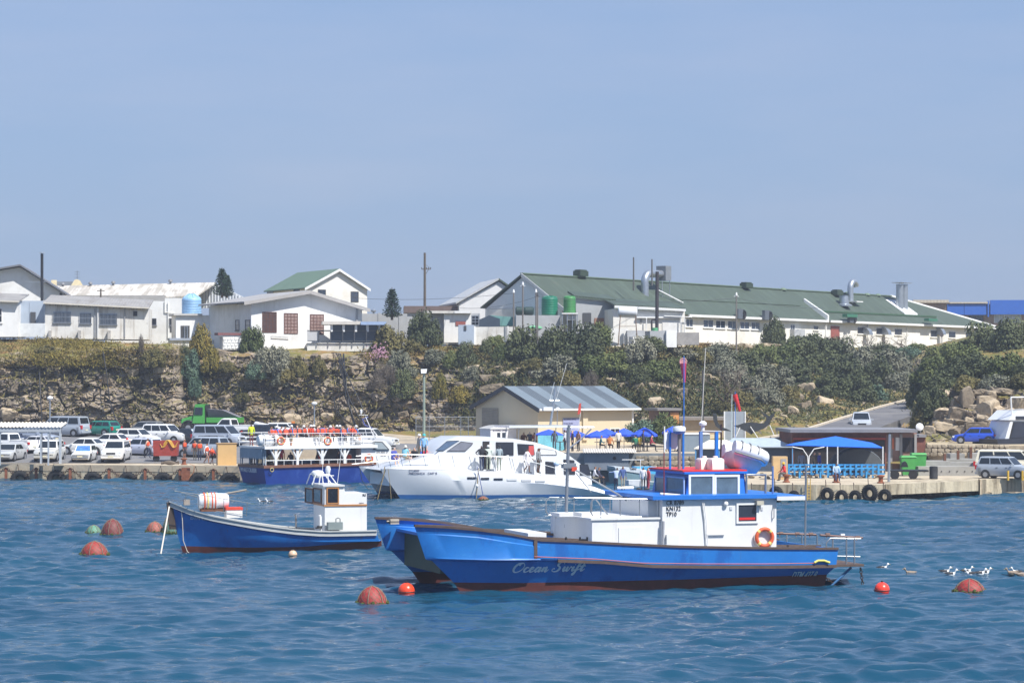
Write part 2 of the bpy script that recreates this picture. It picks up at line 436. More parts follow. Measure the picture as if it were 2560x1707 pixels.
# control sections: pixel column -> nine (distance, row) points, foot to plateau, and rockiness of the face
SEC = [
 (-400, [(246,1092),(251,1080),(251.4,1012),(251.8,985),(252.3,930),(253,905),(265,846)], 1.0),
 (0,    [(246,1092),(251,1080),(251.4,1012),(251.8,985),(252.3,930),(253,905),(266,846)], 1.0),
 (120,  [(246,1092),(251,1080),(251.4,1012),(251.8,985),(252.3,925),(253.2,890),(266,848)], 1.0),
 (215,  [(246,1092),(251,1080),(251.4,1010),(251.8,985),(252.3,925),(253.2,900),(266,852)], 1.0),
 (262,  [(246,1092),(251,1080),(251.4,1010),(251.8,985),(252.2,915),(252.8,874),(265,856)], 1.0),
 (430,  [(246,1092),(251,1080),(251.4,1010),(251.8,972),(252.2,915),(252.8,870),(262,860)], 1.0),
 (470,  [(246,1092),(251,1080),(253,1010),(255,972),(256.5,925),(258,884),(262,868)], 0.9),
 (640,  [(246,1092),(250.5,1078),(251.4,1020),(252,975),(252.8,930),(254,892),(257,876)], 1.0),
 (900,  [(246,1092),(250,1078),(251,1020),(251.8,965),(252.6,940),(254,892),(260,868)], 1.0),
 (1050, [(243,1092),(248,1078),(250,1010),(251.5,955),(254,920),(257,888),(262,866)], 0.95),
 (1200, [(240,1090),(245,1074),(247,1000),(248.5,955),(250.5,915),(253,882),(256,866)], 0.9),
 (1400, [(238,1090),(241,1072),(243.5,990),(245.5,955),(248,925),(251,893),(255,866)], 0.7),
 (1600, [(236,1092),(239,1078),(241,1005),(243,968),(245,930),(247,893),(248.5,867)], 0.75),
 (1800, [(226,1100),(232,1085),(238,1035),(244,990),(250,945),(257,895),(264,862)], 0.6),
 (1950, [(214,1115),(222,1096),(236,1052),(250,1006),(263,952),(283,895),(296,862)], 0.5),
 (2100, [(200,1150),(208,1098),(222,1070),(238,1046),(254,1004),(288,912),(310,868)], 0.18),
 (2270, [(196,1160),(205,1112),(224,1074),(244,1034),(262,1004),(298,912),(322,872)], 0.12),
 (2330, [(199,1150),(210,1108),(213,1072),(217,1030),(222,1000),(246,940),(318,862)], 0.6),
 (2420, [(203,1118),(211,1104),(212,1055),(213,1005),(215,982),(238,915),(300,842)], 1.0),
 (2560, [(203,1118),(210,1104),(211,1050),(212,995),(214,968),(236,900),(300,828)], 1.0),
 (3000, [(203,1118),(210,1104),(211,1050),(212,995),(214,965),(236,895),(300,820)], 1.0),
]
SPX = np.array([s[0] for s in SEC], float)
SD = np.array([[p[0] for p in s[1]] for s in SEC]); SY = np.array([[p[1] for p in s[1]] for s in SEC]); SR = np.array([s[2] for s in SEC])
def profile(px):
    D = np.array([np.interp(px, SPX, SD[:,k]) for k in range(7)]); Y = np.array([np.interp(px, SPX, SY[:,k]) for k in range(7)])
    return D, Y
def terr(px, py):
    """world point of the undisplaced land under pixel (px, py)"""
    D, Y = profile(px)
    return W(px, py, float(np.interp(-py, -Y, D)))
def terr_z(X, D):
    px = X/D*F + 1280
    d, y = profile(px)
    return ZY(float(np.interp(D, d, y)), D)
def make_land():
    cols = np.concatenate([[-900, -600, -420], np.arange(-300, 2760, 2.5), [2900, 3200, 3600]])
    Dc = np.stack([np.interp(cols, SPX, SD[:,k]) for k in range(7)], 0)
    Yc = np.stack([np.interp(cols, SPX, SY[:,k]) for k in range(7)], 0)
    rk = np.interp(cols, SPX, SR)
    Zc = HC - (Yc-YH)*Dc/F
    # plateau behind
    Dc = np.concatenate([Dc, [Dc[6]+70, np.full(len(cols), 1200.0)]], 0)
    Zc = np.concatenate([Zc, [Zc[6]+0.15, Zc[6]*0+12.6]], 0)
    seg = [4, 44, 30, 46, 34, 34, 5, 2]
    kk = np.concatenate([np.arange(s)/s + i for i, s in enumerate(seg)] + [[8.0]])
    D = np.stack([np.interp(kk, np.arange(9), Dc[:,j]) for j in range(len(cols))], 1)
    Z = np.stack([np.interp(kk, np.arange(9), Zc[:,j]) for j in range(len(cols))], 1)
    PXg = np.broadcast_to(cols[None,:], D.shape)
    # columns beyond the far plateau keep their direction
    X = (PXg-1280)/F*D
    K = np.broadcast_to(kk[:,None], D.shape); RK = np.broadcast_to(rk[None,:], D.shape)
    face = np.clip((K-0.7)/0.5, 0, 1)*np.clip((5.35-K)/0.6, 0, 1)*RK
    slope = np.clip((K-1.2)/0.6, 0, 1)*np.clip((6.2-K)/0.8, 0, 1)
    wx = X+1.2*(fbm(X/3.5, Z/2.5, 1, 4)-0.5); wz = Z+0.7*(fbm(X/4, Z/3, 2, 4)-0.5)+0.03*X
    a_, t_, b_ = worley(wx/2.3, wz/1.25, 21)
    a2, t2, b2 = worley(wx/0.8, wz/0.5, 31)
    a3, t3, b3 = worley(wx/0.36, wz/0.22, 41)
    lay = np.floor(wz/0.95); ledge = _h(lay, lay*0+3, 77); lf = wz/0.95-lay
    big = fbm(X/9, Z/12, 8, 3)-0.5
    crack = np.clip(1-b_/0.07, 0, 1)*0.5 + np.clip(1-b2/0.08, 0, 1)*0.22 + np.clip(1-lf/0.10, 0, 1)*0.35*(fbm(X/4, Z, 61, 3) > 0.46)
    hollow = np.clip((fbm(X/5.5, Z/2.2, 71, 4)-0.56)*9, 0, 1)*0.9
    d = (a_-0.5)*0.9 + t_*0.9 + (a2-0.5)*0.4 + t2*0.5 + (a3-0.5)*0.14 + t3*0.2 + (ledge-0.5)*0.55 + big*3.0 + (fbm(X*1.1, Z*1.1, 9, 5)-0.5)*0.7 - crack - hollow
    Yw = D - d*face
    Zw = Z + face*0.25*(a2-0.5) + slope*(1-0.6*face)*((fbm(X/3.0, D/2.0, 12, 5)-0.5)*1.1)
    o = grid_mesh('hillside', np.stack([X, Yw, Zw], -1), [TERR_MAT], smooth=False)
    tag(o, kind='structure', label='rocky cliff and scrubby hillside above the harbour')
    return o
LAND = make_land()

# separate rocks, children of the hillside
ROCK = mat('weathered_rock', (142, 129, 111), rough=0.95, var=0.3, scale=1.6, bump=0.7, bscale=5, dirt=(92, 86, 74), dirt_amt=0.75, dscale=1.3, spec=0.15, objrand=0.2)
ROCK_PALE = mat('pale_rock', (178, 162, 138), rough=0.95, var=0.25, scale=1.4, bump=0.7, bscale=5, dirt=(104, 96, 82), dirt_amt=0.7, dscale=1.1, spec=0.15, objrand=0.15)
def rock_mesh(name, seed, m, flat=0.7, n=3):
    bm = bmesh.new(); bmesh.ops.create_icosphere(bm, subdivisions=3, radius=1.25)
    rg = np.random.default_rng(seed)
    ax = [Vector(v) for v in ((1,0,0),(-1,0,0),(0,1,0),(0,-1,0),(0,0,1),(0,0,-1))]
    pl = [((a+Vector(rg.normal(size=3))*0.16).normalized(), rg.uniform(0.62, 0.9)) for a in ax]+[(Vector(rg.normal(size=3)).normalized(), rg.uniform(0.75, 1.0)) for _ in range(5)]
    for v in bm.verts:
        p = v.co.copy()
        for nn, dd in pl:
            q = p.dot(nn)
            if q > dd: p -= nn*(q-dd)
        p += Vector(rg.normal(size=3))*0.025
        v.co = Vector((p.x, p.y, p.z*flat))
    me = bpy.data.meshes.new(name); bm.to_mesh(me); bm.free(); me.materials.append(m)
    return me
ROCKS = [rock_mesh('rock', s, ROCK, flat=f) for s, f in ((1,.7),(2,.85),(3,.6),(4,.95),(5,.75))]
ROCKSP = [rock_mesh('rock', s, ROCK_PALE, flat=f) for s, f in ((6,.65),(7,.85),(8,.7),(9,.9))]
def rock(px, py, wpx, hpx, pale=False, dv=0.0, parent=LAND, D=None):
    p = terr(px, py) if D is None else W(px, py, D)
    o = bpy.data.objects.new('rock', random.choice(ROCKSP if pale else ROCKS)); C.objects.link(o); o.parent = parent
    s = p.y/F
    sx = wpx*s/2; sz = hpx*s/2/0.75
    o.location = p + Vector((0, dv, 0)); o.rotation_euler = (random.uniform(-.2,.2), random.uniform(-.2,.2), random.uniform(0, 6.28))
    o.scale = (sx, sx*random.uniform(.8, 1.1), sz)
    return o
for a in [  # rocks one can pick out in the photograph: (px, py, width, height, pale)
    (232,890,26,24,0),(252,893,18,28,0),(285,885,22,26,0),(300,862,30,18,1),(312,890,34,30,0),(335,895,24,26,0),(360,880,26,22,0),(436,882,22,20,1),
    (400,925,44,28,1),(412,905,30,22,1),(240,915,30,36,1),(270,950,34,30,0),(330,930,36,30,1),(180,965,44,26,0),(130,975,40,30,0),(30,970,40,44,0),(60,1000,36,26,1),(110,1030,30,26,1),(18,1035,44,34,1),
    (560,890,60,30,0),(785,895,30,22,0),(815,895,44,24,1),(840,890,36,26,0),(900,888,32,16,0),(880,925,40,40,0),(850,915,40,30,1),(730,1050,60,54,1),(765,1062,40,30,1),(480,1010,30,36,0),(560,1000,44,24,0),(640,1020,40,22,0),
    (690,960,36,18,0),(760,1000,30,20,0),(830,1010,30,26,0),(940,1040,40,30,0),(1010,1035,44,22,0),(1060,1040,50,24,0),(1105,960,30,12,1),
    (1150,905,44,22,1),(1185,925,50,20,1),(1215,945,60,26,0),(1240,920,40,16,1),(1270,940,40,22,1),(1295,930,36,18,0),(1340,938,44,26,1),(1375,955,40,22,0),(1230,975,70,30,0),(1170,965,60,34,0),
    (1445,950,34,26,1),(1330,965,40,16,0),(1530,955,30,24,1),(1560,965,40,20,1),(1600,968,36,30,1),(1635,968,34,32,1),(1670,972,50,26,0),(1705,985,30,40,0),(1640,1012,44,34,1),(1600,1040,40,26,1),(1570,1025,36,24,0),(1620,1050,40,24,1),
    (1700,950,30,14,1),(1765,945,30,26,1),(1790,952,26,16,1),(1760,860,44,10,1),(1860,868,36,16,1),(1800,885,20,10,1),(1930,868,50,16,1),(1755,975,20,12,1),
    (2010,975,34,44,1),(2030,985,30,44,1),(2000,1000,24,28,0),(1940,1030,26,24,1),(1960,1045,20,20,1),(1985,1035,30,34,1),(2010,1020,40,40,0),(2060,1010,56,30,1),(1930,1045,20,14,1),
    (2096,1044,10,6,1),(2130,1035,8,5,1),(2182,1018,14,7,1),(2046,1056,12,5,1),(2018,1064,10,4,1),(1985,1070,10,5,1),(2240,1003,8,5,1),
    (2385,990,34,44,0),(2420,1000,44,50,0),(2395,1040,50,60,0),(2355,1040,40,40,1),(2370,1070,60,30,1),(2450,985,56,30,0),(2500,978,70,28,0),(2470,1030,60,50,1),(2510,1040,60,44,1),(2545,1010,50,40,0),(2440,1065,60,30,0),(2490,1075,60,26,1),(2330,1080,36,22,1),(2540,1075,50,30,1),
    (2418,915,26,26,0),(2555,880,16,14,1),(2420,950,16,10,1)]:
    rock(a[0], a[1], a[2]*(.9 if a[0] < 1130 else 1.1), a[3]*(.9 if a[0] < 1130 else 1.1), bool(a[4]), 0.5 if a[0] < 1130 else 0.05)
rg_ = random.Random(3)
for k in range(14):
    px = rg_.uniform(-20, 1230); py = rg_.uniform(1040, 1078)
    rock(px, py, rg_.uniform(14, 40), rg_.uniform(10, 26), rg_.random() < .35, 0.2)
for k in range(45):
    px = rg_.uniform(1240, 1950); py = rg_.uniform(925, 1050)
    rock(px, py, rg_.uniform(8, 24), rg_.uniform(6, 16), rg_.random() < .6, 0.1)
for k in range(34):
    px = rg_.uniform(2345, 2590); py = rg_.uniform(978, 1090)
    rock(px, py, rg_.uniform(24, 60), rg_.uniform(18, 40), rg_.random() < .65, 0.1)

# ------------------------------------------------------------------ quays, yard, road
CONC = mat('quay_concrete', (186, 172, 148), rough=0.9, var=0.14, scale=0.9, bump=0.35, bscale=7, dirt=(128, 112, 92), dirt_amt=0.6, dscale=0.5)
CONC_WALL = mat('stained_quay_wall', (190, 178, 152), rough=0.9, var=0.25, scale=1.1, bump=0.5, bscale=5, streak=True, dirt=(112, 92, 66), dirt_amt=0.85, dscale=0.9)
weather(CONC_WALL, [((78,70,58),(1,1,.1),1.6,.5,.6),((128,74,44),(1,1,.12),.7,.6,.6)])
ASPH = mat('asphalt', (112, 112, 114), rough=0.9, var=0.16, scale=0.8, bump=0.2, bscale=18, dirt=(136, 132, 126), dirt_amt=0.5, dscale=0.25)
ROADM = mat('road_asphalt', (100, 99, 101), rough=0.9, var=0.1, scale=0.4, bump=0.2, bscale=14, dirt=(140, 136, 130), dirt_amt=0.5, dscale=0.2)
RUBBLE = mat('rubble_stone', (158, 146, 126), rough=0.95, var=0.3, scale=2.5, bump=0.6, bscale=8, objrand=0.28)
def LZ(D): return 1.25 + max(0.0, D-214.0)*0.05
def lotD(py): return 17.45/(0.05+(py-YH)/F)

def quay_solid(name, front, backD, ztop, zbot, m, mtop=None):
    """front: list of (px, D) left to right; solid reaching back to backD"""
    mb = MB()
    fp = [Vector((XP(p, d), d)) for p, d in front]; bk = [Vector((XP(p, backD), backD)) for p, d in front]
    n = len(fp)
    for i in range(n-1):
        a, b_, c_, d_ = fp[i], fp[i+1], bk[i+1], bk[i]
        mb.m = 1; mb.add([(a.x,a.y,ztop),(b_.x,b_.y,ztop),(c_.x,c_.y,ztop),(d_.x,d_.y,ztop)], [(0,1,2,3)])
        mb.m = 0; mb.add([(a.x,a.y,ztop),(b_.x,b_.y,ztop),(b_.x,b_.y,zbot),(a.x,a.y,zbot)], [(0,1,2,3)])
    for i, j in ((0, 0), (n-1, n-1)):
        a, d_ = fp[i], bk[i]; mb.add([(a.x,a.y,ztop),(d_.x,d_.y,ztop),(d_.x,d_.y,zbot),(a.x,a.y,zbot)], [(0,1,2,3)])
    return struct(name, mb, [m, mtop or m])
quay_solid('quay', [(-1200,222),(-300,211.5),(600,205),(628,226),(1240,227)], 246, 1.18, -2, CONC_WALL, CONC)
# capping kerb along the edge of the quay
mb = MB(); a = W(-300, 0, 211.5); b = W(598, 0, 205.02)
d = (Vector((b.x, b.y, 0))-Vector((a.x, a.y, 0))); L_ = d.length; d.normalize(); nrm = Vector((d.y, -d.x, 0))
for i in range(11):
    p0 = Vector((a.x, a.y, 0))+d*(L_*i/11+0.02); p1 = Vector((a.x, a.y, 0))+d*(L_*(i+1)/11-0.02)
    mb = MB(); mb.hexa([p0+nrm*.03+Vector((0,0,.72)), p1+nrm*.03+Vector((0,0,.72)), p1-nrm*1.0+Vector((0,0,.72)), p0-nrm*1.0+Vector((0,0,.72)),
                        p0+nrm*.03+Vector((0,0,1.24)), p1+nrm*.03+Vector((0,0,1.24)), p1-nrm*1.0+Vector((0,0,1.24)), p0-nrm*1.0+Vector((0,0,1.24))])
    mb.build('coping_slab', CONC, bpy.data.objects['quay'])
def wedge(name, px0, px1, D0, D1, m, lift=0.0):
    mb = MB(); z0 = LZ(D0)+lift; z1 = LZ(D1)+lift
    p = [(XP(px0,D0),D0), (XP(px1,D0),D0), (XP(px1,D1),D1), (XP(px0,D1),D1)]
    mb.hexa([(*p[0],-1),(*p[1],-1),(*p[2],-1),(*p[3],-1),(*p[0],z0),(*p[1],z0),(*p[2],z1),(*p[3],z1)])
    return struct(name, mb, m)
wedge('car_park', -900, 640, 213, 262, ASPH)
wedge('slipway', 640, 1560, 227.2, 262, mat('slipway_concrete', (178, 164, 142), rough=0.9, var=0.15, scale=0.5, bump=0.2, bscale=9, dirt=(122, 114, 104), dirt_amt=0.7, dscale=0.3))
mb = MB(); mb.poly([(XP(640,227.3),227.3,LZ(227.3)+.006),(XP(1240,227.3),227.3,LZ(227.3)+.006),(XP(1180,233),233,LZ(233)+.006),(XP(640,238),238,LZ(238)+.006)])
struct('access_road', mb, ASPH)
# painted bay lines on the car park
WHITEP = mat('road_paint', (205, 205, 200), rough=0.7, var=0.1)
for k in range(13):
    x = -46 + k*2.75; mb = MB()
    mb.poly([(x, 214.2, LZ(214.2)+.005), (x+.12, 214.2, LZ(214.2)+.005), (x+.12, 219, LZ(219)+.005), (x, 219, LZ(219)+.005)])
    struct('bay_line', mb, WHITEP, parent=bpy.data.objects['car_park'])
# right hand quay
quay_solid('quay_right', [(1655,200),(1656,174.5),(2040,172),(2226,172.7),(2228,177.5),(2446,183),(2450,181.5),(3000,192)], 232, 1.08, -2, CONC_WALL, CONC)
mb = MB()
p = [W(2214,0,172.6), W(2446,0,179), W(2446,0,184), W(2214,0,178)]
mb.prism([(q.x,q.y,.38) for q in p], (0,0,.72)); mb.build('overhanging_slab', CONC_WALL, bpy.data.objects['quay_right'])
for px in (2260, 2310, 2362, 2410):
    q = W(px, 0, 175.2+(px-2214)/232*6); mb = MB(); mb.tube((q.x, q.y, -2), (q.x, q.y, .4), .14, n=8); mb.build('pile', mat('wet_pile', (60,56,50), rough=.7), bpy.data.objects['quay_right'])
# terrace with its stone wall
quay_solid('terrace', [(1222,226),(1224,206),(1470,203),(1990,201),(1992,226)], 240, 2.32, -1.5, mat('render_grey', (128,134,138), rough=.9, var=.12, scale=.7, bump=.3, dirt=(96,98,98), dirt_amt=.5), CONC)
TER = bpy.data.objects['terrace']
SM = []
for s in range(6):
    bm = bmesh.new(); bmesh.ops.create_cube(bm, size=1.0)
    bmesh.ops.subdivide_edges(bm, edges=bm.edges[:], cuts=1)
    rg2 = random.Random(s)
    for v in bm.verts: v.co = v.co.normalized()*(0.42+0.3*v.co.length)*rg2.uniform(.92, 1.1)
    me = bpy.data.meshes.new('stone'); bm.to_mesh(me); bm.free(); me.materials.append(RUBBLE); SM.append(me)
def stone_wall(frame_px, D0, D1, z0, z1, sz, parent, zf=None):
    """course by course of separate stones along a line between two pixel columns"""
    (pa, pb) = frame_px; a = Vector((XP(pa,D0), D0, 0)); b_ = Vector((XP(pb,D1), D1, 0)); L = (b_-a).length; d = (b_-a)/L; ang = math.atan2(d.y, d.x)
    z = z0; cnt = 0
    while z < z1-sz*.3:
        h = sz*random.uniform(.75, 1.1); x = -random.uniform(0, sz)
        while x < L:
            wd = sz*random.uniform(1.0, 2.1)
            o = bpy.data.objects.new('stone', random.choice(SM)); C.objects.link(o); o.parent = parent
            o.location = a+d*(x+wd/2)+Vector((0, random.uniform(-.03,.05), z+h/2)); o.rotation_euler = (random.uniform(-.06,.06), random.uniform(-.06,.06), ang+random.choice((0, PI)))
            o.scale = (wd*1.02, .4, h*1.03); x += wd; cnt += 1
        z += h
    return cnt
stone_wall((1590, 1850), 202.4, 201.5, 0.7, 2.15, 0.42, TER)
# upper yard behind a rubble retaining wall on the right
quay_solid('upper_yard', [(2316,212),(2320,199),(3000,199)], 216, 2.98, 0.5, RUBBLE, mat('yard_ground', (176,160,132), rough=.95, var=.2, scale=.8, bump=.3, dirt=(126,120,76), dirt_amt=.6, dscale=.4))
stone_wall((2318, 2520), 198.8, 198.8, 2.2, 2.98, 0.3, bpy.data.objects['upper_yard'])
# road up the hill
left = [(1900,1098,203.5),(1990,1084,208),(2100,1049,228),(2200,1019,246),(2290,996,262),(2400,975,280)]
mb = MB(); kb = MB(); pts = [W(*q) for q in left]
for i in range(len(pts)-1):
    for k in range(4):
        p0 = pts[i].lerp(pts[i+1], k/4); p1 = pts[i].lerp(pts[i+1], (k+1)/4)
        dv = (pts[i+1]-pts[i]); dv.z = 0; dv.normalize(); sd = Vector((dv.y, -dv.x, 0))
        mb.hexa([p0+Vector((0,0,-1.5)), p0+sd*5.2+Vector((0,0,-1.5)), p1+sd*5.2+Vector((0,0,-1.5)), p1+Vector((0,0,-1.5)), p0, p0+sd*5.2, p1+sd*5.2, p1])
        kb2 = MB(); g = (p1-p0)*0.01
        a0, a1 = p0+g-sd*.3, p1-g-sd*.3
        up = Vector((0,0,.14)); dn = Vector((0,0,-.5))
        kb2.hexa([a0+dn, a0+sd*.3+dn, a1+sd*.3+dn, a1+dn, a0+up, a0+sd*.3+up, a1+sd*.3+up, a1+up])
        kb2.m = 0; kb.v += [] 
        if i == 0 and k == 0: kerbs = []
        kerbs.append(kb2)
ROAD = struct('hill_road', mb, ROADM)
for q in kerbs: q.build('kerb', mat('kerb_stone', (196,184,164), rough=.9, var=.15), ROAD)
# concrete blocks stepping up beside the slip on the right
BLK = mat('block_concrete', (158,156,150), rough=.9, var=.15, scale=1.2, bump=.3, bscale=6, dirt=(116,112,104), dirt_amt=.6, dscale=.6)
STP = thing('concrete_steps', W(2380, 1187, 190), 'stepped grey concrete blocks beside the slip in front of the rubble wall', 'steps')
for (x0,x1,y0,y1,D) in [(2296,2450,1166,1190,188.0),(2306,2376,1152,1167,189.5),(2370,2450,1156,1166,189.6),(2366,2450,1147,1157,191.2),(2376,2412,1134,1148,192.6),(2430,2454,1133,1148,192.5),(2450,2506,1126,1140,194)]:
    mb = MB(); mb.bx(XP(x0,D), XP(x1,D), D, D+1.8, max(ZY(y1,D),1.0), ZY(y0,D)); mb.build('concrete_block', BLK, STP)
for px in (2312,2335,2354,2374,2393,2412,2431):
    mb = MB(); q = W(px, 1178, 187.96); mb.tube(q, q+Vector((0,.1,0)), .045, n=8); mb.build('drain_hole', mat('black_hole', (25,25,25)), STP)
for px, y0, y1 in ((2293,1150,1167),(2362,1134,1150),(2395,1126,1134),(2427,1117,1132)):
    mb = MB(); a = W(px, y1, 190); mb.bx(a.x-.09, a.x+.09, 189.9, 190.08, a.z-.4, ZY(y0,190)); mb.build('timber_post', mat('rusty_brown', (104,66,46), rough=.8, var=.25, scale=4), STP)
# ------------------------------------------------------------------ building helpers
WHITE = mat('white_plaster', (231,231,229), rough=.85, var=.05, scale=.9, bump=.12, bscale=6, dirt=(188,184,176), dirt_amt=.45, dscale=.35)
WHITE_OLD = mat('worn_white_plaster', (222,220,214), rough=.9, var=.06, scale=1.1, bump=.2, bscale=6, dirt=(150,140,126), dirt_amt=.5, dscale=.55)
CREAMW = mat('cream_white_plaster', (228,225,217), rough=.88, var=.06, scale=.8, bump=.15, dirt=(190,180,160), dirt_amt=.4, dscale=.5)
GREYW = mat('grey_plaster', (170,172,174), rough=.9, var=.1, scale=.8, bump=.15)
BLUEGREY = mat('blue_grey_plaster_and_shade', (168,180,194), rough=.9, var=.08, scale=.8)
for m_ in (WHITE, CREAMW): weather(m_, [((184,180,172),(1,1,.1),1.3,.57,.28),((160,152,140),(1,1,1),.5,.66,.25)])
weather(WHITE_OLD, [((160,150,136),(1,1,.1),1.5,.52,.5),((120,108,94),(1,1,1),1.6,.62,.5)])
DARKG = mat('window_glass', (34,38,46), rough=.12, var=.25, scale=.8, spec=.7)
BLUEG = mat('bluish_glass', (52,62,78), rough=.12, var=.2, scale=.8, spec=.7)
BROWNF = mat('brown_timber', (98,62,48), rough=.7, var=.2, scale=5)
WHITEF = mat('white_paint', (228,228,226), rough=.5, var=.05, scale=2)
DARKTRIM = mat('dark_trim', (74,76,80), rough=.6, var=.12)
BLACKM = mat('black_paint', (34,34,36), rough=.5, var=.15)
STEEL = mat('galvanised_steel', (176,182,188), rough=.38, metal=.75, var=.12, scale=3)
POLEW = mat('pole_timber', (96,88,78), rough=.85, var=.2, scale=3)
def corr_mat(name, rgb, pitch=0.25, axis=0, rough=.6, var=.08, dirt=None, amt=.5, ds=.3):
    """corrugated sheeting: colour noise plus a wave bump along one object axis"""
    m = mat(name, rgb, rough=rough, var=var, scale=.5, dirt=dirt, dirt_amt=amt, dscale=ds)
    n = m.node_tree.nodes; l = m.node_tree.links; b = n['Principled BSDF']
    tc = n.new('ShaderNodeTexCoord'); wv = n.new('ShaderNodeTexWave'); wv.bands_direction = 'XYZ'[axis]
    wv.inputs['Scale'].default_value = 0.314/pitch; l.new(tc.outputs['Object'], wv.inputs['Vector'])
    bp = n.new('ShaderNodeBump'); bp.inputs['Strength'].default_value = .5; bp.inputs['Distance'].default_value = .04
    l.new(wv.outputs['Fac'], bp.inputs['Height']); l.new(bp.outputs[0], b.inputs['Normal'])
    return m
GREENROOF = corr_mat('green_roof_sheeting', (68,80,67), .3, 0, .6, .05, (62,73,62), .5)
GREYROOF = corr_mat('grey_roof_sheeting', (150,147,143), .3, 0, .7, .1, (118,116,112), .6)
PALEROOF = corr_mat('pale_roof_sheeting', (206,200,190), .4, 0, .75, .1, (150,140,126), .7)
CLADW = corr_mat('white_cladding', (222,226,230), .5, 0, .5, .05)

weather(GREENROOF, [((84,98,84),(.9,.05,.3),1.2,.5,.5),((62,70,62),(.6,.1,.5),.6,.58,.4),((110,92,74),(.5,.2,.5),1.4,.66,.45)])
weather(GREYROOF, [((120,112,104),(.9,.1,.3),1.2,.52,.5),((150,120,96),(.5,.3,.5),1.0,.64,.4)])
weather(PALEROOF, [((140,132,118),(1.2,.12,.3),1.0,.46,.6)])
def slab(mb, fr, px0, px1, py0, py1, v0, v1):
    u0, zt = fr.uz(px0, py0, v0); u1, _ = fr.uz(px1, py1, v0); _, zb = fr.uz((px0+px1)/2, py1, v0)
    _, zt = fr.uz((px0+px1)/2, py0, v0)
    mb.bx(u0, u1, min(v0,v1), max(v0,v1), zb, zt); return mb
def fpoly(mb, fr, pts, v0, v1):
    q = [fr.uz(x, y, v0) for x, y in pts]
    mb.prism([(u, v0, z) for u, z in q], (0, v1-v0, 0)); return mb
def fslab(name, fr, r, v0, v1, m, parent): return slab(fr.mb(), fr, *r, v0, v1).build(name, m, parent)
def fpart(name, fr, pts, v0, v1, m, parent): return fpoly(fr.mb(), fr, pts, v0, v1).build(name, m, parent)
def win(parent, fr, x0, x1, y0, y1, v=0.0, nx=2, ny=2, fm=None, gm=None, bars=0, sill=True, s=-1, name='window', bw=.06):
    """window on plane v: frame proud of the wall, pane set back in it; s: direction of the outside (-1 towards us)"""
    fm = fm or WHITEF; gm = gm or DARKG
    u0, zt = fr.uz(x0, y0, v); u1, zb = fr.uz(x1, y1, v)
    if u0 > u1: u0, u1 = u1, u0
    mb = fr.mb(); a, b_ = v+s*.055, v+s*.002
    if a > b_: a, b_ = b_, a
    for (p, q, r, t) in ((u0-bw,u1+bw,zt,zt+bw),(u0-bw,u1+bw,zb-bw,zb),(u0-bw,u0,zb,zt),(u1,u1+bw,zb,zt)): mb.bx(p,q,a,b_,r,t)
    for i in range(1, nx): x = u0+(u1-u0)*i/nx; mb.bx(x-.025,x+.025,a+.01,b_-.01,zb,zt)
    for j in range(1, ny): z = zb+(zt-zb)*j/ny; mb.bx(u0,u1,a+.012,b_-.012,z-.025,z+.025)
    if sill: mb.bx(u0-.12,u1+.12,v+s*.12 if s<0 else v, v if s<0 else v+s*.12, zb-bw-.08, zb-bw)
    o = mb.build(name, fm, parent)
    g = fr.mb(); g.bx(u0,u1,v+s*.02 if s<0 else v+.001, v-.001 if s<0 else v+s*.02, zb,zt); g.build('pane', gm, o)
    if bars:
        k = fr.mb(); y = v+s*.14
        for i in range(bars+1): x = u0-.05+(u1-u0+.1)*i/bars; k.bx(x-.018,x+.018,y-.015,y+.015,zb-.18,zt+.08)
        for z in (zb-.12,(zb+zt)/2,zt+.02): k.bx(u0-.12,u1+.12,y-.012,y+.012,z-.015,z+.015)
        k.build('window_bars', STEEL, o)
    return o
def pole_thing(name, px, y0, y1, D, r, label, m=POLEW, cat='pole', base=None, n=8, r1=None):
    b = W(px, y1, D); t = W(px, y0, D)
    zb = b.z-.6 if base is None else base
    root = thing(name, (b.x, D, zb), label, cat)
    mb = MB(); mb.tube((b.x,D,zb), (t.x,D,t.z), r, r1 or r*.85, n); mb.build('shaft', m, root, 40)
    return root

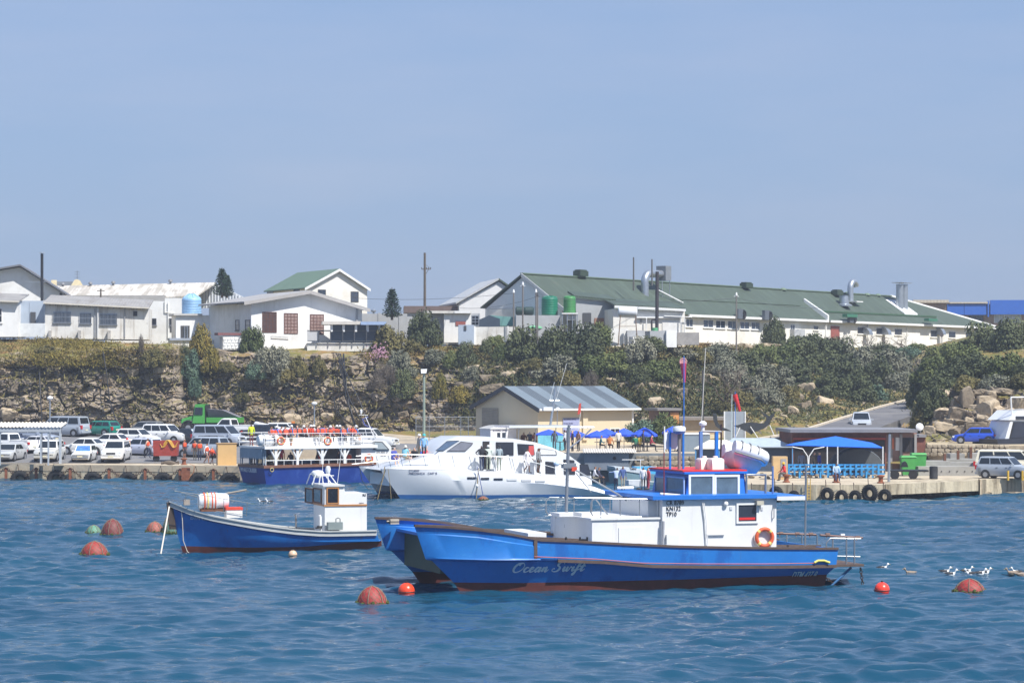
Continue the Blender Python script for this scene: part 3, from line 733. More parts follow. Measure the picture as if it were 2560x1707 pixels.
# ------------------------------------------------------------------ A: low white range at the left
fr = Frame(115, 266, 5)
A = fr.root('low_building', 'low white building with three barred windows above the cliff', 'building', z=12)
fpart('wall', fr, [(113,757),(370,770),(370,849),(113,846)], 0, 8, WHITE_OLD, A)
fpart('wall', fr, [(-160,745),(44,752),(44,842),(-160,842)], -1.6, 6, WHITE, A)
fslab('back_wall', fr, (44,113,752,835), 1.6, 6, BLUEGREY, A)  # bluish colour paints in the shade of the recess
fslab('low_wall', fr, (44.5,112.5,808,842), -.2, .1, mat('pale_plaster',(208,212,214),rough=.9), A)
fslab('door', fr, (76,89,780,809), 1.5, 1.58, DARKTRIM, A)
for x in (46, 73, 112): fslab('mesh_post', fr, (x-.7,x+.7,757,809), -.15, -.05, STEEL, A)
for (x0,y0,x1,y1,v) in ((108,755,373,768,-.55),(-170,744,48,752,-2.1)):
    u0,z0 = fr.uz(x0,y0,v); u1,z1 = fr.uz(x1,y1,v); mb = fr.mb()
    mb.hexa([(u0,v,z0-.12),(u1,v,z1-.12),(u1,8.2,z1+.9),(u0,8.2,z0+.9),(u0,v,z0),(u1,v,z1),(u1,8.2,z1+1.02),(u0,8.2,z0+1.02)]); rf = mb.build('roof', GREYROOF, A)
    mb = fr.mb(); mb.hexa([(u0,v-.05,z0-.16),(u1,v-.05,z1-.16),(u1,v-.003,z1-.16),(u0,v-.003,z0-.16),(u0,v-.05,z0-.01),(u1,v-.05,z1-.01),(u1,v-.003,z1-.01),(u0,v-.003,z0-.01)]); mb.build('gutter', mat('cream_gutter',(206,200,188)), rf)
for i in range(17):
    x = 124+i*14.5; y = 760+(x-113)*.048; fslab('rafter_end', fr, (x-1.2,x+1.2,y,y+3), -.5, -.002, mat('grey_timber',(150,148,146)), A)
for r in ((135,176,781,805),(201,227,784,807),(250,291,786,810)): win(A, fr, *r, nx=3, ny=2, bars=int((r[1]-r[0])/3), fm=mat('grey_frame',(120,122,128)), gm=BLUEG)
win(A, fr, -8, 4, 772, 805, v=-1.6, nx=1)
fslab('vent', fr, (333,343,778,790), -.08, -.002, BLACKM, A)
for x in (237,312): fslab('downpipe', fr, (x-1,x+1,772,844), -.12, -.004, mat('grey_pipe',(160,162,166)), A)
fslab('downpipe', fr, (243.5,246,766,844), -.25, -.13, WHITEF, A)
for x in (124,198,272): fslab('buttress', fr, (x-3,x+4,826,848), -.5, -.003, mat('stained_plaster',(176,172,166),var=.3,scale=3), A)

# B: tall gable at the far left, black chimney in front of it
fr = Frame(50, 284, 6)
B = fr.root('gabled_hall', 'white hall with a broad grey gable behind the low building, cut by the left edge', 'building', z=12)
fpart('wall', fr, [(-220,714),(50,668),(163,737),(163,765),(-220,765)], 0, 16, WHITE, B)
for (a,b_) in (((-232,712),(50,664)),((50,664),(170,739))):
    u0,z0 = fr.uz(*a,-.9); u1,z1 = fr.uz(*b_,-.9); mb = fr.mb()
    mb.hexa([(u0,-.9,z0-.02),(u1,-.9,z1-.02),(u1,16.4,z1-.02),(u0,16.4,z0-.02),(u0,-.9,z0+.16),(u1,-.9,z1+.16),(u1,16.4,z1+.16),(u0,16.4,z0+.16)]); mb.build('roof', mat('dark_grey_roof',(112,114,120),rough=.6), B)
win(B, fr, 149, 156, 732, 741, nx=1, ny=1, sill=False)
fslab('parapet', fr, (160,176,738,756), -1.5, .2, mat('tan_plaster',(182,172,158)), B)
cz = W(105, 745, 270)
T_ = thing('black_chimney', (cz.x,270,cz.z-1), 'tall black flue with a flat cap rising from the low building', 'chimney')
mb = MB(); mb.tube((cz.x,270,cz.z-1),(XP(105,270),270,ZY(634,270)), .15, n=10); mb.build('flue', BLACKM, T_, 40)
mb = MB(); t = W(105,632,270); mb.tube((t.x,270,t.z),(t.x,270,t.z+.05),.36,.3,10); mb.build('cap', STEEL, T_)
mb = MB(); mb.tube((t.x-1.6,270,ZY(705,270)),(t.x+.4,270,ZY(705,270)),.02); mb.build('stay', STEEL, T_)
# cream gable far behind
fr = Frame(190, 335, 10)
T_ = fr.root('distant_house', 'cream gabled house with an aerial far behind the pale roof', 'house', z=12)
fpart('wall', fr, [(172,722),(186,700),(192,698),(200,701),(212,722)], 0, .6, mat('cream_paint_and_sun',(226,212,176)), T_)
fpart('roof', fr, [(136,704),(182,704),(174,722),(128,722)], .2, 2, mat('slate',(122,128,138)), T_)
fslab('chimney', fr, (128,142,700,722), -.1, .15, mat('cream_paint_and_sun',(226,212,176)), T_)
mb = fr.mb(); u,z = fr.uz(193,676); mb.tube((u,.3,z),(u,.3,z-1.6),.03)
for dz in (.2,.5,.9): mb.tube((u-.35,.3,z-dz),(u+.35,.3,z-dz),.02)
mb.build('aerial', DARKTRIM, T_)

# C: long hall with a pale weathered roof
fr = Frame(300, 296, 0)
T_ = fr.root('long_hall', 'long white hall with a pale weathered roof behind the blue tank', 'building', z=12)
fslab('wall', fr, (176,470,743,850), 0, 1, WHITE, T_)
fslab('parapet', fr, (180,412,738,757), -1.2, -.01, mat('grey_fascia',(168,165,160),var=.12), T_)
e = [fr.uz(150,748,0), fr.uz(492,741,0)]; q = [fr.uz(130,716,7), fr.uz(540,707,7)]
mb = fr.mb(); mb.hexa([(e[0][0],-.4,e[0][1]-.1),(e[1][0],-.4,e[1][1]-.1),(q[1][0],7,q[1][1]-.1),(q[0][0],7,q[0][1]-.1),(e[0][0],-.4,e[0][1]+.06),(e[1][0],-.4,e[1][1]+.06),(q[1][0],7,q[1][1]+.06),(q[0][0],7,q[0][1]+.06)]); mb.build('roof', PALEROOF, T_)
fpart('gable_cladding', fr, [(470,745),(490,741),(540,709),(612,744),(612,770),(470,770)], 7.2, 7.5, CLADW, T_)
for i in range(16):
    x = 492+i*7.4; y0 = np.interp(x,[490,540,612],[741,709.5,743.5]); fslab('cladding_rib', fr, (x-.5,x+.5,y0+1.5,768), 7.08, 7.19, mat('rib_grey',(150,158,170)), T_)
for x,y in ((157,716),(226,714),(283,712),(426,708)):
    u,z = fr.uz(x,y,6.5); mb = fr.mb(); mb.lathe((u,6.5,z-.2),[(.12,0),(.12,.35),(.28,.4),(.2,.6),(.05,.66)],8); mb.build('roof_vent', mat('vent_grey',(120,122,126)), T_)
fr2 = Frame(263, 282, 0)
T_ = fr2.root('white_block', 'plain white block in front of the long hall, left of the blue tank', 'building', z=12)
fpart('wall', fr2, [(263,748),(412,753),(412,745),(470,745),(470,860),(263,860)], 0, 9, WHITE, T_)
win(T_, fr2, 368,390,797,812, nx=2, ny=1, fm=mat('grey_frame',(120,122,128)))
win(T_, fr2, 424,435,797,812, nx=1, ny=1, fm=mat('grey_frame',(120,122,128)))
fslab('door', fr2, (425,436,814,830), -.05, -.003, DARKTRIM, T_)
mb = fr2.mb()
for a,b_ in (((412,752),(412,780)),((412,780),(435,783)),((420,756),(420,845))):
    p,q = fr2.uz(*a,-.1), fr2.uz(*b_,-.1); mb.tube((p[0],-.1,p[1]),(q[0],-.1,q[1]),.05)
mb.build('pipes', WHITEF, T_)
fslab('vent_box', fr2, (276,284,757,760), -.3, -.004, DARKTRIM, T_)
# telegraph post between the roofs
T_ = pole_thing('utility_post', 252, 722, 747, 280, .1, 'short timber post with insulators in front of the pale roof')
mb = MB(); t = W(252,727,280); mb.tube((t.x-.4,280,t.z),(t.x+.4,280,t.z),.05); mb.build('crossarm', POLEW, T_)

# D: block under the blue tank
fr = Frame(475, 268, 14)
T_ = fr.root('tank_plinth', 'white plinth building carrying the pale blue tank', 'building', z=11.5)
fpart('wall', fr, [(440,788),(528,788),(528,862),(440,862)], 0, 4, WHITE, T_)
fslab('slab', fr, (434,506,784,788.5), -.3, 4.2, mat('concrete_slab',(190,188,184)), T_)
fslab('niche', fr, (452,474,814,846), -.06, -.003, mat('niche_dark',(70,68,66)), T_)
lad = fr.mb(); u0,zb = fr.uz(460,846,-.1); u1,zt = fr.uz(468,815,-.1)
lad.bx(u0,u0+.05,-.2,-.14,zb,zt); lad.bx(u1,u1+.05,-.2,-.14,zb,zt)
for k in range(7): lad.bx(u0+.05,u1,-.19,-.15,zb+k*.2,zb+k*.2+.04)
lad.build('ladder', STEEL, T_)
fslab('terrace_kerb', fr, (424,500,845,851), -1.5, .2, mat('blue_grey_slab',(150,158,172)), T_)
fslab('terrace_wall', fr, (424,560,850,878), -1.3, .1, WHITE_OLD, T_)
u,z = fr.uz(479,787,1.6); p = fr.pt(u,1.6,z)
def tank(px, y0, y1, D, rpx, rgb, label, name='water_tank', cone=.3, nr=9):
    b = W(px, y1, D); h = (y1-y0)*D/F; r = rpx*D/F
    root = thing(name, b, label, 'tank')
    prof = [(r,0)]
    for k in range(nr): z0_ = h*(.06+.86*k/nr); prof += [(r,z0_),(r*1.03,z0_+h*.02),(r*1.03,z0_+h*.05),(r,z0_+h*.07)]
    prof += [(r,h*.94),(r*.9,h),(r*.3,h+cone*r),(r*.3,h+cone*r+.05),(r*.05,h+cone*r+.06)]
    mb = MB(); mb.lathe(b, prof, 20); mb.build('shell', mat('plastic_%d_%d_%d' % rgb, rgb, rough=.45, var=.06), root, 50)
    mb = MB()
    for k in range(10):
        a = 2*PI*k/10; q = Vector((math.cos(a), math.sin(a), 0)); mb.tube(b+q*r*.92+Vector((0,0,h)), b+q*r*.3+Vector((0,0,h+cone*r+.03)), .04, n=4)
    mb.build('lid_ribs', mat('plastic_%d_%d_%d' % rgb, rgb), root)
    return root
tank(479, 745, 787, 270, 24, (142,182,216), 'pale blue ribbed water tank on the white plinth', cone=.42)

# E: house with three brown windows
fr = Frame(628, 258, 27); fw = Frame(628, 258, 117)
E = fr.root('cliff_house', 'white house with a low grey gable and three brown paned windows on the cliff edge', 'house', z=11.5)
gp = [(628,757),(775,735),(905,770),(905,874),(628,872)]
fpart('wall', fr, gp, 0, 12, WHITE, E)
for (a,b_) in (((610,757),(775,729)),((775,729),(925,775))):
    u0,z0 = fr.uz(*a,-.75); u1,z1 = fr.uz(*b_,-.75); mb = fr.mb()
    mb.hexa([(u0,-.75,z0),(u1,-.75,z1),(u1,12.4,z1),(u0,12.4,z0),(u0,-.75,z0+.14),(u1,-.75,z1+.14),(u1,12.4,z1+.14),(u0,12.4,z0+.14)]); rf = mb.build('roof', corr_mat('grey_roof_b',(158,156,154),.3,1,.7,.1,(128,124,120),.5), E)
    mb = fr.mb(); mb.hexa([(u0,-.83,z0-.22),(u1,-.83,z1-.22),(u1,-.755,z1-.22),(u0,-.755,z0-.22),(u0,-.83,z0+.05),(u1,-.83,z1+.05),(u1,-.755,z1+.05),(u0,-.755,z0+.05)]); mb.build('barge_board', mat('fascia_grey',(164,160,156)), rf)
for i,r in enumerate(((657,690,781,830),(711,743,784,833),(776,808,787,835))):
    win(E, fr, *r, nx=4, ny=6, fm=BROWNF, gm=mat('curtained_glass',(150,126,118),rough=.3,var=.35,scale=6) if i else mat('dark_curtain_glass',(80,64,60),rough=.3,var=.4,scale=4), sill=False)
for r in ((590,598,801,824),(614,625,801,826)): win(E, fw, *r, nx=1, ny=2, s=1, fm=DARKTRIM, gm=mat('grey_glass',(120,128,140),rough=.2))
for x in (530,552,578,600,615): fslab('vent_slot', fw, (x-6,x+6,757,760), .003, .05, BLACKM, E)
fpart('brick_base', fr, [(557,842),(606,842),(606,874),(557,874)], -.6, .3, WHITE_OLD, E)
fslab('maroon_band', fr, (545,607,832,838), -.7, .3, mat('maroon_paint',(126,82,80)), E)
for r_ in range(4):
    for c_ in range(5): fslab('brick', fr, (558.5+c_*9.4+(r_ % 2)*2, 566+c_*9.4+(r_ % 2)*2, 844+r_*7, 849.5+r_*7), -.66, -.602, WHITE, E)
mb = fr.mb(); u0,z0 = fr.uz(678,838,-.1); u1,_ = fr.uz(722,842,-.1); mb.tube((u0,-.1,z0),(u1,-.1,z0-.1),.04); mb.tube((u0,-.1,z0-.2),(u1,-.1,z0-.3),.04); mb.build('wall_pipe', WHITEF, E)
fslab('downpipe', fr, (891,895,772,872), -.14, -.004, mat('grey_pipe',(160,162,166)), E)
# veranda of the house
fv = Frame(770, 257.2, 6)
T_ = fv.root('veranda', 'covered veranda with dark glazing, white posts and railing beside the cliff house', 'veranda', z=11)
fslab('base_wall', fv, (768,962,857,878), 0, 4, WHITE_OLD, T_)
fslab('glazing', fv, (826,962,812,857), .35, .6, mat('dark_blue_glass',(58,70,88),rough=.2,var=.15), T_)
fslab('roof', fv, (806,902,803,811), -.6, 3.5, mat('pale_roof',(206,200,190)), T_)
fslab('roof', fv, (902,966,804,812), -.7, 3.5, mat('blue_grey_roof',(150,170,200)), T_)
for x in (829,859,890,919,948): fslab('post', fv, (x-3,x+3,811,829), -.3, .34, WHITEF, T_)
for x in (797,826,857,886,916,946): fslab('rail_post', fv, (x-1,x+1,826,857), -.35, -.25, DARKTRIM, T_)
fslab('top_rail', fv, (768,962,825.5,828), -.24, -.15, DARKTRIM, T_)
fslab('bottom_rail', fv, (768,962,851.5,853.5), -.24, -.15, DARKTRIM, T_)
fslab('screen', fv, (768,798,829,852), -.2, -.17, mat('mesh_grey',(190,190,190)), T_)
# F: taller building with a green roof
fr = Frame(774, 288, 27); fw = Frame(774, 288, 117)
T_ = fr.root('green_roofed_house', 'cream two-storey house with a sage green gabled roof behind the cliff house', 'house', z=12)
fpart('wall', fr, [(774,717),(849,679),(918,724),(918,800),(774,800)], 0, 11.5, CREAMW, T_)
for (a,b_) in (((762,722),(849,674)),((849,674),(926,724.5))):
    u0,z0 = fr.uz(*a,-.35); u1,z1 = fr.uz(*b_,-.35); mb = fr.mb()
    mb.hexa([(u0,-.35,z0),(u1,-.35,z1),(u1,12,z1),(u0,12,z0),(u0,-.35,z0+.12),(u1,-.35,z1+.12),(u1,12,z1+.12),(u0,12,z0+.12)]); rf = mb.build('roof', corr_mat('sage_roof',(98,119,99),.3,1,.6,.06,(88,108,90),.4), T_)
    mb = fr.mb(); mb.hexa([(u0,-.42,z0-.18),(u1,-.42,z1-.18),(u1,-.355,z1-.18),(u0,-.355,z0-.18),(u0,-.42,z0+.1),(u1,-.42,z1+.1),(u1,-.355,z1+.1),(u0,-.355,z0+.1)]); mb.build('barge_board', WHITEF, rf)
win(T_, fr, 796,813,725,738, nx=2, ny=1, fm=DARKTRIM, gm=BLUEG, sill=False); win(T_, fr, 878,895,730,754, nx=2, ny=2, fm=DARKTRIM, gm=BLUEG, sill=False)
for r in ((669,683,726,732),(735,749,724,731)): win(T_, fw, *r, nx=2, ny=1, s=1, fm=DARKTRIM, gm=BLUEG, sill=False)
# G: assorted walls right of the house
fr = Frame(960, 276, 3)
T_ = fr.root('brown_shed', 'long low shed with a brown fascia behind the first tall pole', 'building', z=12)
fslab('fascia', fr, (1010,1146,765,782), -.2, 6, mat('brown_fascia',(112,96,90),var=.1), T_); fslab('wall', fr, (1012,1144,782,860), 0, 5.8, GREYW, T_)
fr = Frame(905, 268, 2)
T_ = fr.root('grey_yard_wall', 'grey yard wall between the cliff house and the small pine', 'wall', z=12); fslab('wall', fr, (902,1018,784,868), 0, .3, GREYW, T_)
for x in (948,1000): fslab('pier', fr, (x-3,x+3,782,868), -.06, -.002, GREYW, T_)
u,z = fr.uz(934,778,.5); mb = fr.mb(); mb.lathe((u,.5,z-.2),[(.1,-.5),(.1,.1),(.26,.15),(.28,.3),(.15,.42),(.03,.46)],10); mb.build('turbine_vent', STEEL, T_, 40)
fr = Frame(1100, 264, 4)
T_ = fr.root('white_outbuilding', 'small white flat-roofed outbuilding with a red door panel left of the boundary wall', 'building', z=12)
fslab('wall', fr, (1110,1178,783,856), 0, 4, WHITE, T_); fslab('roof', fr, (1060,1178,777,783), -.35, 4.3, mat('roof_edge',(206,202,194)), T_)
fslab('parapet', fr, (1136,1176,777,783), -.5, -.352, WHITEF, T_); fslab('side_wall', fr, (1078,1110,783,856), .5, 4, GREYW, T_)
fslab('door', fr, (1139,1164,803,814), -.06, -.003, mat('dull_red',(150,86,78)), T_)
win(T_, fr, 1180,1196,790,812, v=1.2, nx=2, ny=3, fm=STEEL)
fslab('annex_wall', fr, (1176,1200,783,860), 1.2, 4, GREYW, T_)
fr = Frame(1146, 257.5, 2)
T_ = fr.root('boundary_wall', 'white boundary wall with a grey gate house at its left end', 'wall', z=12)
fslab('gate_house', fr, (1146,1185,812,860), -1.0, .3, BLUEGREY, T_); fslab('wall', fr, (1185,1300,817,862), 0, .35, WHITE_OLD, T_)
fslab('meter_box', fr, (1160,1166,814,826), -1.06, -1.003, DARKTRIM, T_)
for x in (1187,1270): fslab('pier', fr, (x-2,x+2,815,862), -.08, -.003, WHITE, T_)
fr = Frame(1198, 259.5, 3)
T_ = fr.root('teal_canopy', 'teal canopy roof over the yard behind the boundary wall', 'canopy', z=12)
fpart('end_wall', fr, [(1198,799),(1223,788),(1250,797),(1250,816),(1198,818)], 0, .2, mat('dark_teal',(58,72,86)), T_)
fpart('roof', fr, [(1223,788),(1392,800),(1394,812),(1310,814),(1250,815),(1250,797)], .22, 3, mat('teal_sheet',(106,152,146),var=.1), T_)
for x in (1235,1290,1345,1388): fslab('post', fr, (x-1,x+1,812,860), .3, .5, WHITEF, T_)
def parasol(px, ytip, yrim, ybase, D, wpx, m, label, group=None, name='parasol', n=8, drop=.1, text=None, zbase=None):
    b = W(px, ybase, D)
    if zbase is not None: b.z = zbase
    root = thing(name, b, label, 'umbrella', group)
    zt = ZY(ytip, D); zr = ZY(yrim, D); r = wpx*D/F/2
    mb = MB(); mb.tube(b, (b.x,b.y,zt-.05), .03, n=6); mb.build('pole', STEEL, root)
    mb = MB(); q = [Vector((b.x+r*math.cos(2*PI*k/n+.2), b.y+r*math.sin(2*PI*k/n+.2), zr)) for k in range(n)]
    mid = [Vector((b.x+.5*r*math.cos(2*PI*k/n+.2), b.y+.5*r*math.sin(2*PI*k/n+.2), zr+(zt-zr)*.58)) for k in range(n)]
    sag = [(q[k]+q[(k+1) % n])/2*.985+Vector((b.x,b.y,zr))*.015+Vector((0,0,.03)) for k in range(n)]
    ring = [x for k in range(n) for x in (q[k], sag[k])]
    ring2 = [x for k in range(n) for x in (mid[k], (mid[k]+mid[(k+1) % n])/2)]
    low = [p-Vector((0,0,drop)) for p in ring]
    tip = [Vector((b.x,b.y,zt))+(p-Vector((b.x,b.y,zr)))*.02 for p in ring]
    mb.loft([low, ring, ring2, tip], cap=False); can = mb.build('canopy', m, root)
    mb = MB()
    for k in range(n): mb.tube(q[k]-Vector((0,0,.02)), Vector((b.x,b.y,zt-.12)), .012, n=4)
    mb.build('ribs', STEEL, root)
    return root
parasol(1337, 808, 818, 850, 258.6, 50, mat('green_canvas',(118,188,142),rough=.8), 'pale green parasol by the white boundary wall', drop=.15)
tank(1374, 743, 788, 259.5, 20, (22,116,88), 'large sea-green water tank in front of the white gable', cone=.12)
fr = Frame(1360, 259.6, 3)
T_ = fr.root('tank_stand', 'white masonry stand and frame under the two green tanks', 'stand', z=12)
fslab('wall', fr, (1290,1400,788,862), -1.6, 2.2, GREYW, T_)
fslab('slab', fr, (1405,1445,782,785), -2.2, .6, WHITEF, T_)
for x in (1406,1418,1431,1443): fslab('leg', fr, (x-1,x+1,785,862), -2.1, -1.95, STEEL, T_)
fslab('cistern', fr, (1419,1440,783.5,800), -1.9, -.4, WHITE, T_)
tank(1424, 742, 782, 258.4, 15, (66,132,74), 'narrow leaf-green water tank on a steel stand', cone=.1)
for x in (1300,1322):
    b = W(x, 786, 259.2); T_ = thing('drum_tank', b, 'dark green drum lying %s of the large sea-green tank' % ('further left' if x == 1300 else 'just left'), 'tank'); mb = MB()
    mb.lathe((b.x-.45,259.2,b.z+.35),[(.25,0),(.42,.1),(.42,.85),(.25,.95)],12,Matrix.Rotation(PI/2,4,'Y')); mb.build('shell', mat('dark_green_plastic',(38,62,58)), T_, 40)

# H: long green-roofed factory
fh = Frame(1405, 262, 56)      # front wall running away to the right
H = fh.root('green_roofed_factory', 'very long white factory with a green sheet roof along the hilltop', 'factory', z=12)
uE = fh.u_(2480); zE, zB, zR, bR = 15.35, 11.4, 18.67, 4.7
mb = fh.mb(); mb.bx(0, uE, 0, 9.4, zB, zE-.02); mb.build('wall', CREAMW, H)
mb = fh.mb(); mb.prism([(.0,0,zE-.1),(.0,9.4,zE-.1),(.0,bR,zR-.12)], (.3,0,0)); mb.build('gable_wall', mat('painted_shade_white',(214,214,214),rough=.9,var=.05), H)  # greyer white puts the shade of the gable end into its colour
uR = 85.3
mb = fh.mb(); o_ = .45
sl = (zR-zE)/bR
mb.hexa([(-.3,-o_,zE-o_*sl),(uE+.2,-o_,zE-o_*sl),(uR,bR,zR),(-.3,bR,zR),(-.3,-o_,zE-o_*sl+.14),(uE+.2,-o_,zE-o_*sl+.14),(uR,bR,zR+.14),(-.3,bR,zR+.14)]); RF = mb.build('roof', GREENROOF, H)
mb = fh.mb(); mb.hexa([(-.3,bR+.01,zR),(uR,bR+.01,zR),(uR,9.8,zE),(-.3,9.8,zE),(-.3,bR+.01,zR+.14),(uR,bR+.01,zR+.14),(uR,9.8,zE+.14),(-.3,9.8,zE+.14)]); mb.build('rear_roof', GREENROOF, H)
mb = fh.mb(); mb.bx(-.3,uR,bR-.2,bR+.2,zR+.13,zR+.24); mb.build('ridge_cap', mat('ridge_green',(104,122,102)), RF)
for a,b_,c_ in ((-.42,-.5,None),):
    mb = fh.mb(); mb.hexa([(-.42,-.5,zE-.5),(-.302,-.5,zE-.5),(-.302,bR,zR-.2),(-.42,bR,zR-.2),(-.42,-.5,zE-.12),(-.302,-.5,zE-.12),(-.302,bR,zR+.2),(-.42,bR,zR+.2)]); mb.build('barge_board', GREYW, RF)
mb = fh.mb(); mb.hexa([(uR+.01,bR,zR+.02),(uR+.35,bR,zR+.02),(uE+.5,-.5,zE-.3),(uE+.21,-.5,zE-.3),(uR+.01,bR,zR+.3),(uR+.35,bR,zR+.3),(uE+.5,-.5,zE-.05),(uE+.21,-.5,zE-.05)]); mb.build('barge_board', WHITEF, RF)
for (x0,x1,y) in ((1712,2060,0),(2066,2480,0)):
    mb = fh.mb(); mb.bx(fh.u_(x0),fh.u_(x1),-.62,-.46,zE-.48,zE-.22); mb.build('gutter', WHITEF, RF)
fslab('string_course', fh, (1730,2056,797,803), -.14, -.002, WHITEF, H)
# pale longitudinal lap line on the roof and the raised white parapet
mb = fh.mb(); v_ = 1.9; mb.bx(fh.u_(1680,v_),fh.u_(2000,v_),v_-.12,v_+.12,zE+v_*sl+.145,zE+v_*sl+.17); mb.build('lap_strip', mat('ridge_green',(104,122,102)), RF)
uP = fh.u_(2058); mb = fh.mb(); mb.hexa([(uP,-.6,zE-.5),(uP+.35,-.6,zE-.5),(uP+.35,2.6,zE+2.6*sl),(uP,2.6,zE+2.6*sl),(uP,-.6,zE+.35),(uP+.35,-.6,zE+.35),(uP+.35,2.6,zE+2.6*sl+.55),(uP,2.6,zE+2.6*sl+.55)]); mb.build('parapet', WHITEF, RF)
for r in ((1715,1731,798,816),(1758,1782,800,818),(1789,1812,802,820),(1819,1842,803,821),(1850,1872,805,822),(1878,1898,806,823),(1976,1986,812,828)):
    win(H, fh, *r, nx=2, ny=1, gm=BLUEG)
for r in ((2143,2160,818,834),(2190,2206,820,836),(2236,2254,822,837),(2326,2342,826,842),(2371,2388,829,844),(2414,2428,831,846)):
    win(H, fh, *r, nx=1, ny=1, gm=DARKG, fm=CREAMW)
win(H, fh, 2033,2045,815,824, nx=1, ny=1, fm=CREAMW)
fslab('door', fh, (2078,2099,815,850), -.08, -.003, mat('oxide_red',(146,82,72)), H)
fslab('buttress', fh, (1986,2013,823,862), -.6, -.003, GREYW, H)
for px in (2152, 2199, 2336):   # ventilation cowls
    u,z = fh.uz(px+9, 835); mb = fh.mb(); pr = [(-.0,0,z-.1)]+[(-.0,-.95*math.sin(t),z-.1+.95*math.cos(t)) for t in np.linspace(0,PI/2,6)]
    mb.prism([(u-.45,a[1],a[2]) for a in pr], (.9,0,0)); mb.build('cowl', STEEL, H)
for px in (2063,2168,2266,2356):
    u,_ = fh.uz(px, 830); mb = fh.mb(); mb.bx(u-.05,u+.05,-.12,-.005,zB,zE-.2); mb.build('downpipe', WHITEF, H)
for px,y in ((1850,786),(1916,789),(2128,797)):  # condenser fans at the eaves
    u,z = fh.uz(px, y, -.7); mb = fh.mb(); mb.bx(u-.9,u+.1,-1.0,-.64,z-.5,z+.6); f_ = mb.build('fan_unit', mat('unit_grey',(92,98,106)), H)
    mb = fh.mb(); mb.torus((u+.55,-.85,z),.45,.12,'Y',14,6); mb.tube((u+.55,-.95,z),(u+.55,-.75,z),.3,n=10); mb.build('fan', BLACKM, f_)
fslab('green_hood', fh, (2118,2144,785,793), -1.3, -.65, mat('hood_green',(56,112,88)), H); fslab('green_hood', fh, (2322,2344,796,803), -1.3, -.65, mat('hood_green',(30,124,96)), H)
mb = fh.mb(); v_ = .9; mb.bx(fh.u_(2050,v_),fh.u_(2340,v_),v_-.1,v_+.1,zE+v_*sl+.15,zE+v_*sl+.33); mb.build('roof_pipe', mat('pipe_green',(62,92,66)), RF)
# things on the roof
def onroof(px, v): u = fh.u_(px, v); return u, zE+v*sl+.14
def lumpvent(px, v, i):
    u,z = onroof(px, v); mb = fh.mb(); mb.box((u,v,z+.45),(1.6,.9,.55)); mb.box((u,v,z+.75),(1.3,.7,.2)); mb.build('ridge_vent', mat('vent_green',(52,66,52)), RF)
for i,(px,v) in enumerate(((1452,4.6),(1866,4.3),(2093,4.0))): lumpvent(px, v, i)
for px in (1487,1568):
    u,z = onroof(px,.4); mb = fh.mb(); mb.bx(u-.9,u+.9,.1,.7,z,z+.35); mb.build('roof_box', mat('vent_green_dark',(48,82,56)), RF)
for px in (1958,2118,2168,2195):
    u,z = onroof(px,4.6); mb = fh.mb(); mb.ell((u,4.6,z),(.5,.4,.3),8,4,0,1); mb.build('roof_dome', mat('ridge_green',(104,122,102)), RF)
u,z = onroof(2110,2.2); mb = fh.mb(); mb.lathe((u,2.2,z-.2),[(1.0,.2),(1.0,.4),(.62,.5),(.55,1.5),(.62,1.55)],14); mb.build('cowl_stack', STEEL, RF, 40)
def rooftop(px, v, name, label, cat):
    u,z = onroof(px, v); return thing(name, fh.pt(u,v,z), label, cat, rz=fh.rz), u, z
T_,u,z = rooftop(2126,3.2,'gooseneck_duct','silver gooseneck duct curving over the green factory roof','duct')
mb = fh.mb(); mb.path([(u,3.2,z-.4),(u,3.2,z+1.6)]+[(u+.85-.85*math.cos(t),3.2,z+1.6+.85*math.sin(t)) for t in np.linspace(.2,2.7,9)], .38, 12); mb.build('pipe', STEEL, T_, 40)
mb = fh.mb(); mb.box((u,3.2,z-.05),(1.8,2.6,.12)); mb.build('flashing', WHITEF, T_)
T_,u,z = rooftop(2254,2.5,'twin_flues','pair of silver flues under one flat cap on the factory roof','chimney')
for du in (-.55,.75): mb = fh.mb(); mb.tube((u+du,2.5,z-.5),(u+du,2.5,z+3.0),.48,n=14); mb.build('flue', STEEL, T_, 40)
mb = fh.mb(); mb.bx(u-1.5,u+1.7,1.8,3.2,z+3.15,z+3.22); mb.build('cap', STEEL, T_)
mb = fh.mb(); mb.hexa([(u-1.8,1.2,z-1.1),(u+2,1.2,z-1.1),(u+2,3.9,z+.85),(u-1.8,3.9,z+.85),(u-1.8,1.2,z-.75),(u+2,1.2,z-.75),(u+2,3.9,z+1.05),(u-1.8,3.9,z+1.05)]); mb.build('flashing', WHITEF, T_)
T_,u,z = rooftop(1612,2.6,'elbow_duct','big silver elbow duct bending into a square fan box on the roof','duct')
mb = fh.mb(); mb.path([(u,2.6,z-.5),(u,2.6,z+1.2)]+[(u+1.0-1.0*math.cos(t),2.6,z+1.2+1.0*math.sin(t)) for t in np.linspace(.2,PI/2,6)]+[(u+3.4,2.6,z+2.2)], .42, 14); mb.build('pipe', STEEL, T_, 40)
mb = fh.mb(); mb.bx(u+3.4,u+4.6,2.0,3.2,z+1.5,z+3.1); mb.build('fan_box', mat('box_grey',(120,126,132)), T_)
for du in (3.0,4.6): mb = fh.mb(); mb.tube((u+du,2.2,z-.4),(u+du,2.2,z+1.5),.05); mb.build('leg', STEEL, T_)
mb = fh.mb(); mb.tube((u+2.2,2.4,z+.5),(u+5.4,1.0,z-.9),.09); mb.build('brace', WHITEF, T_)
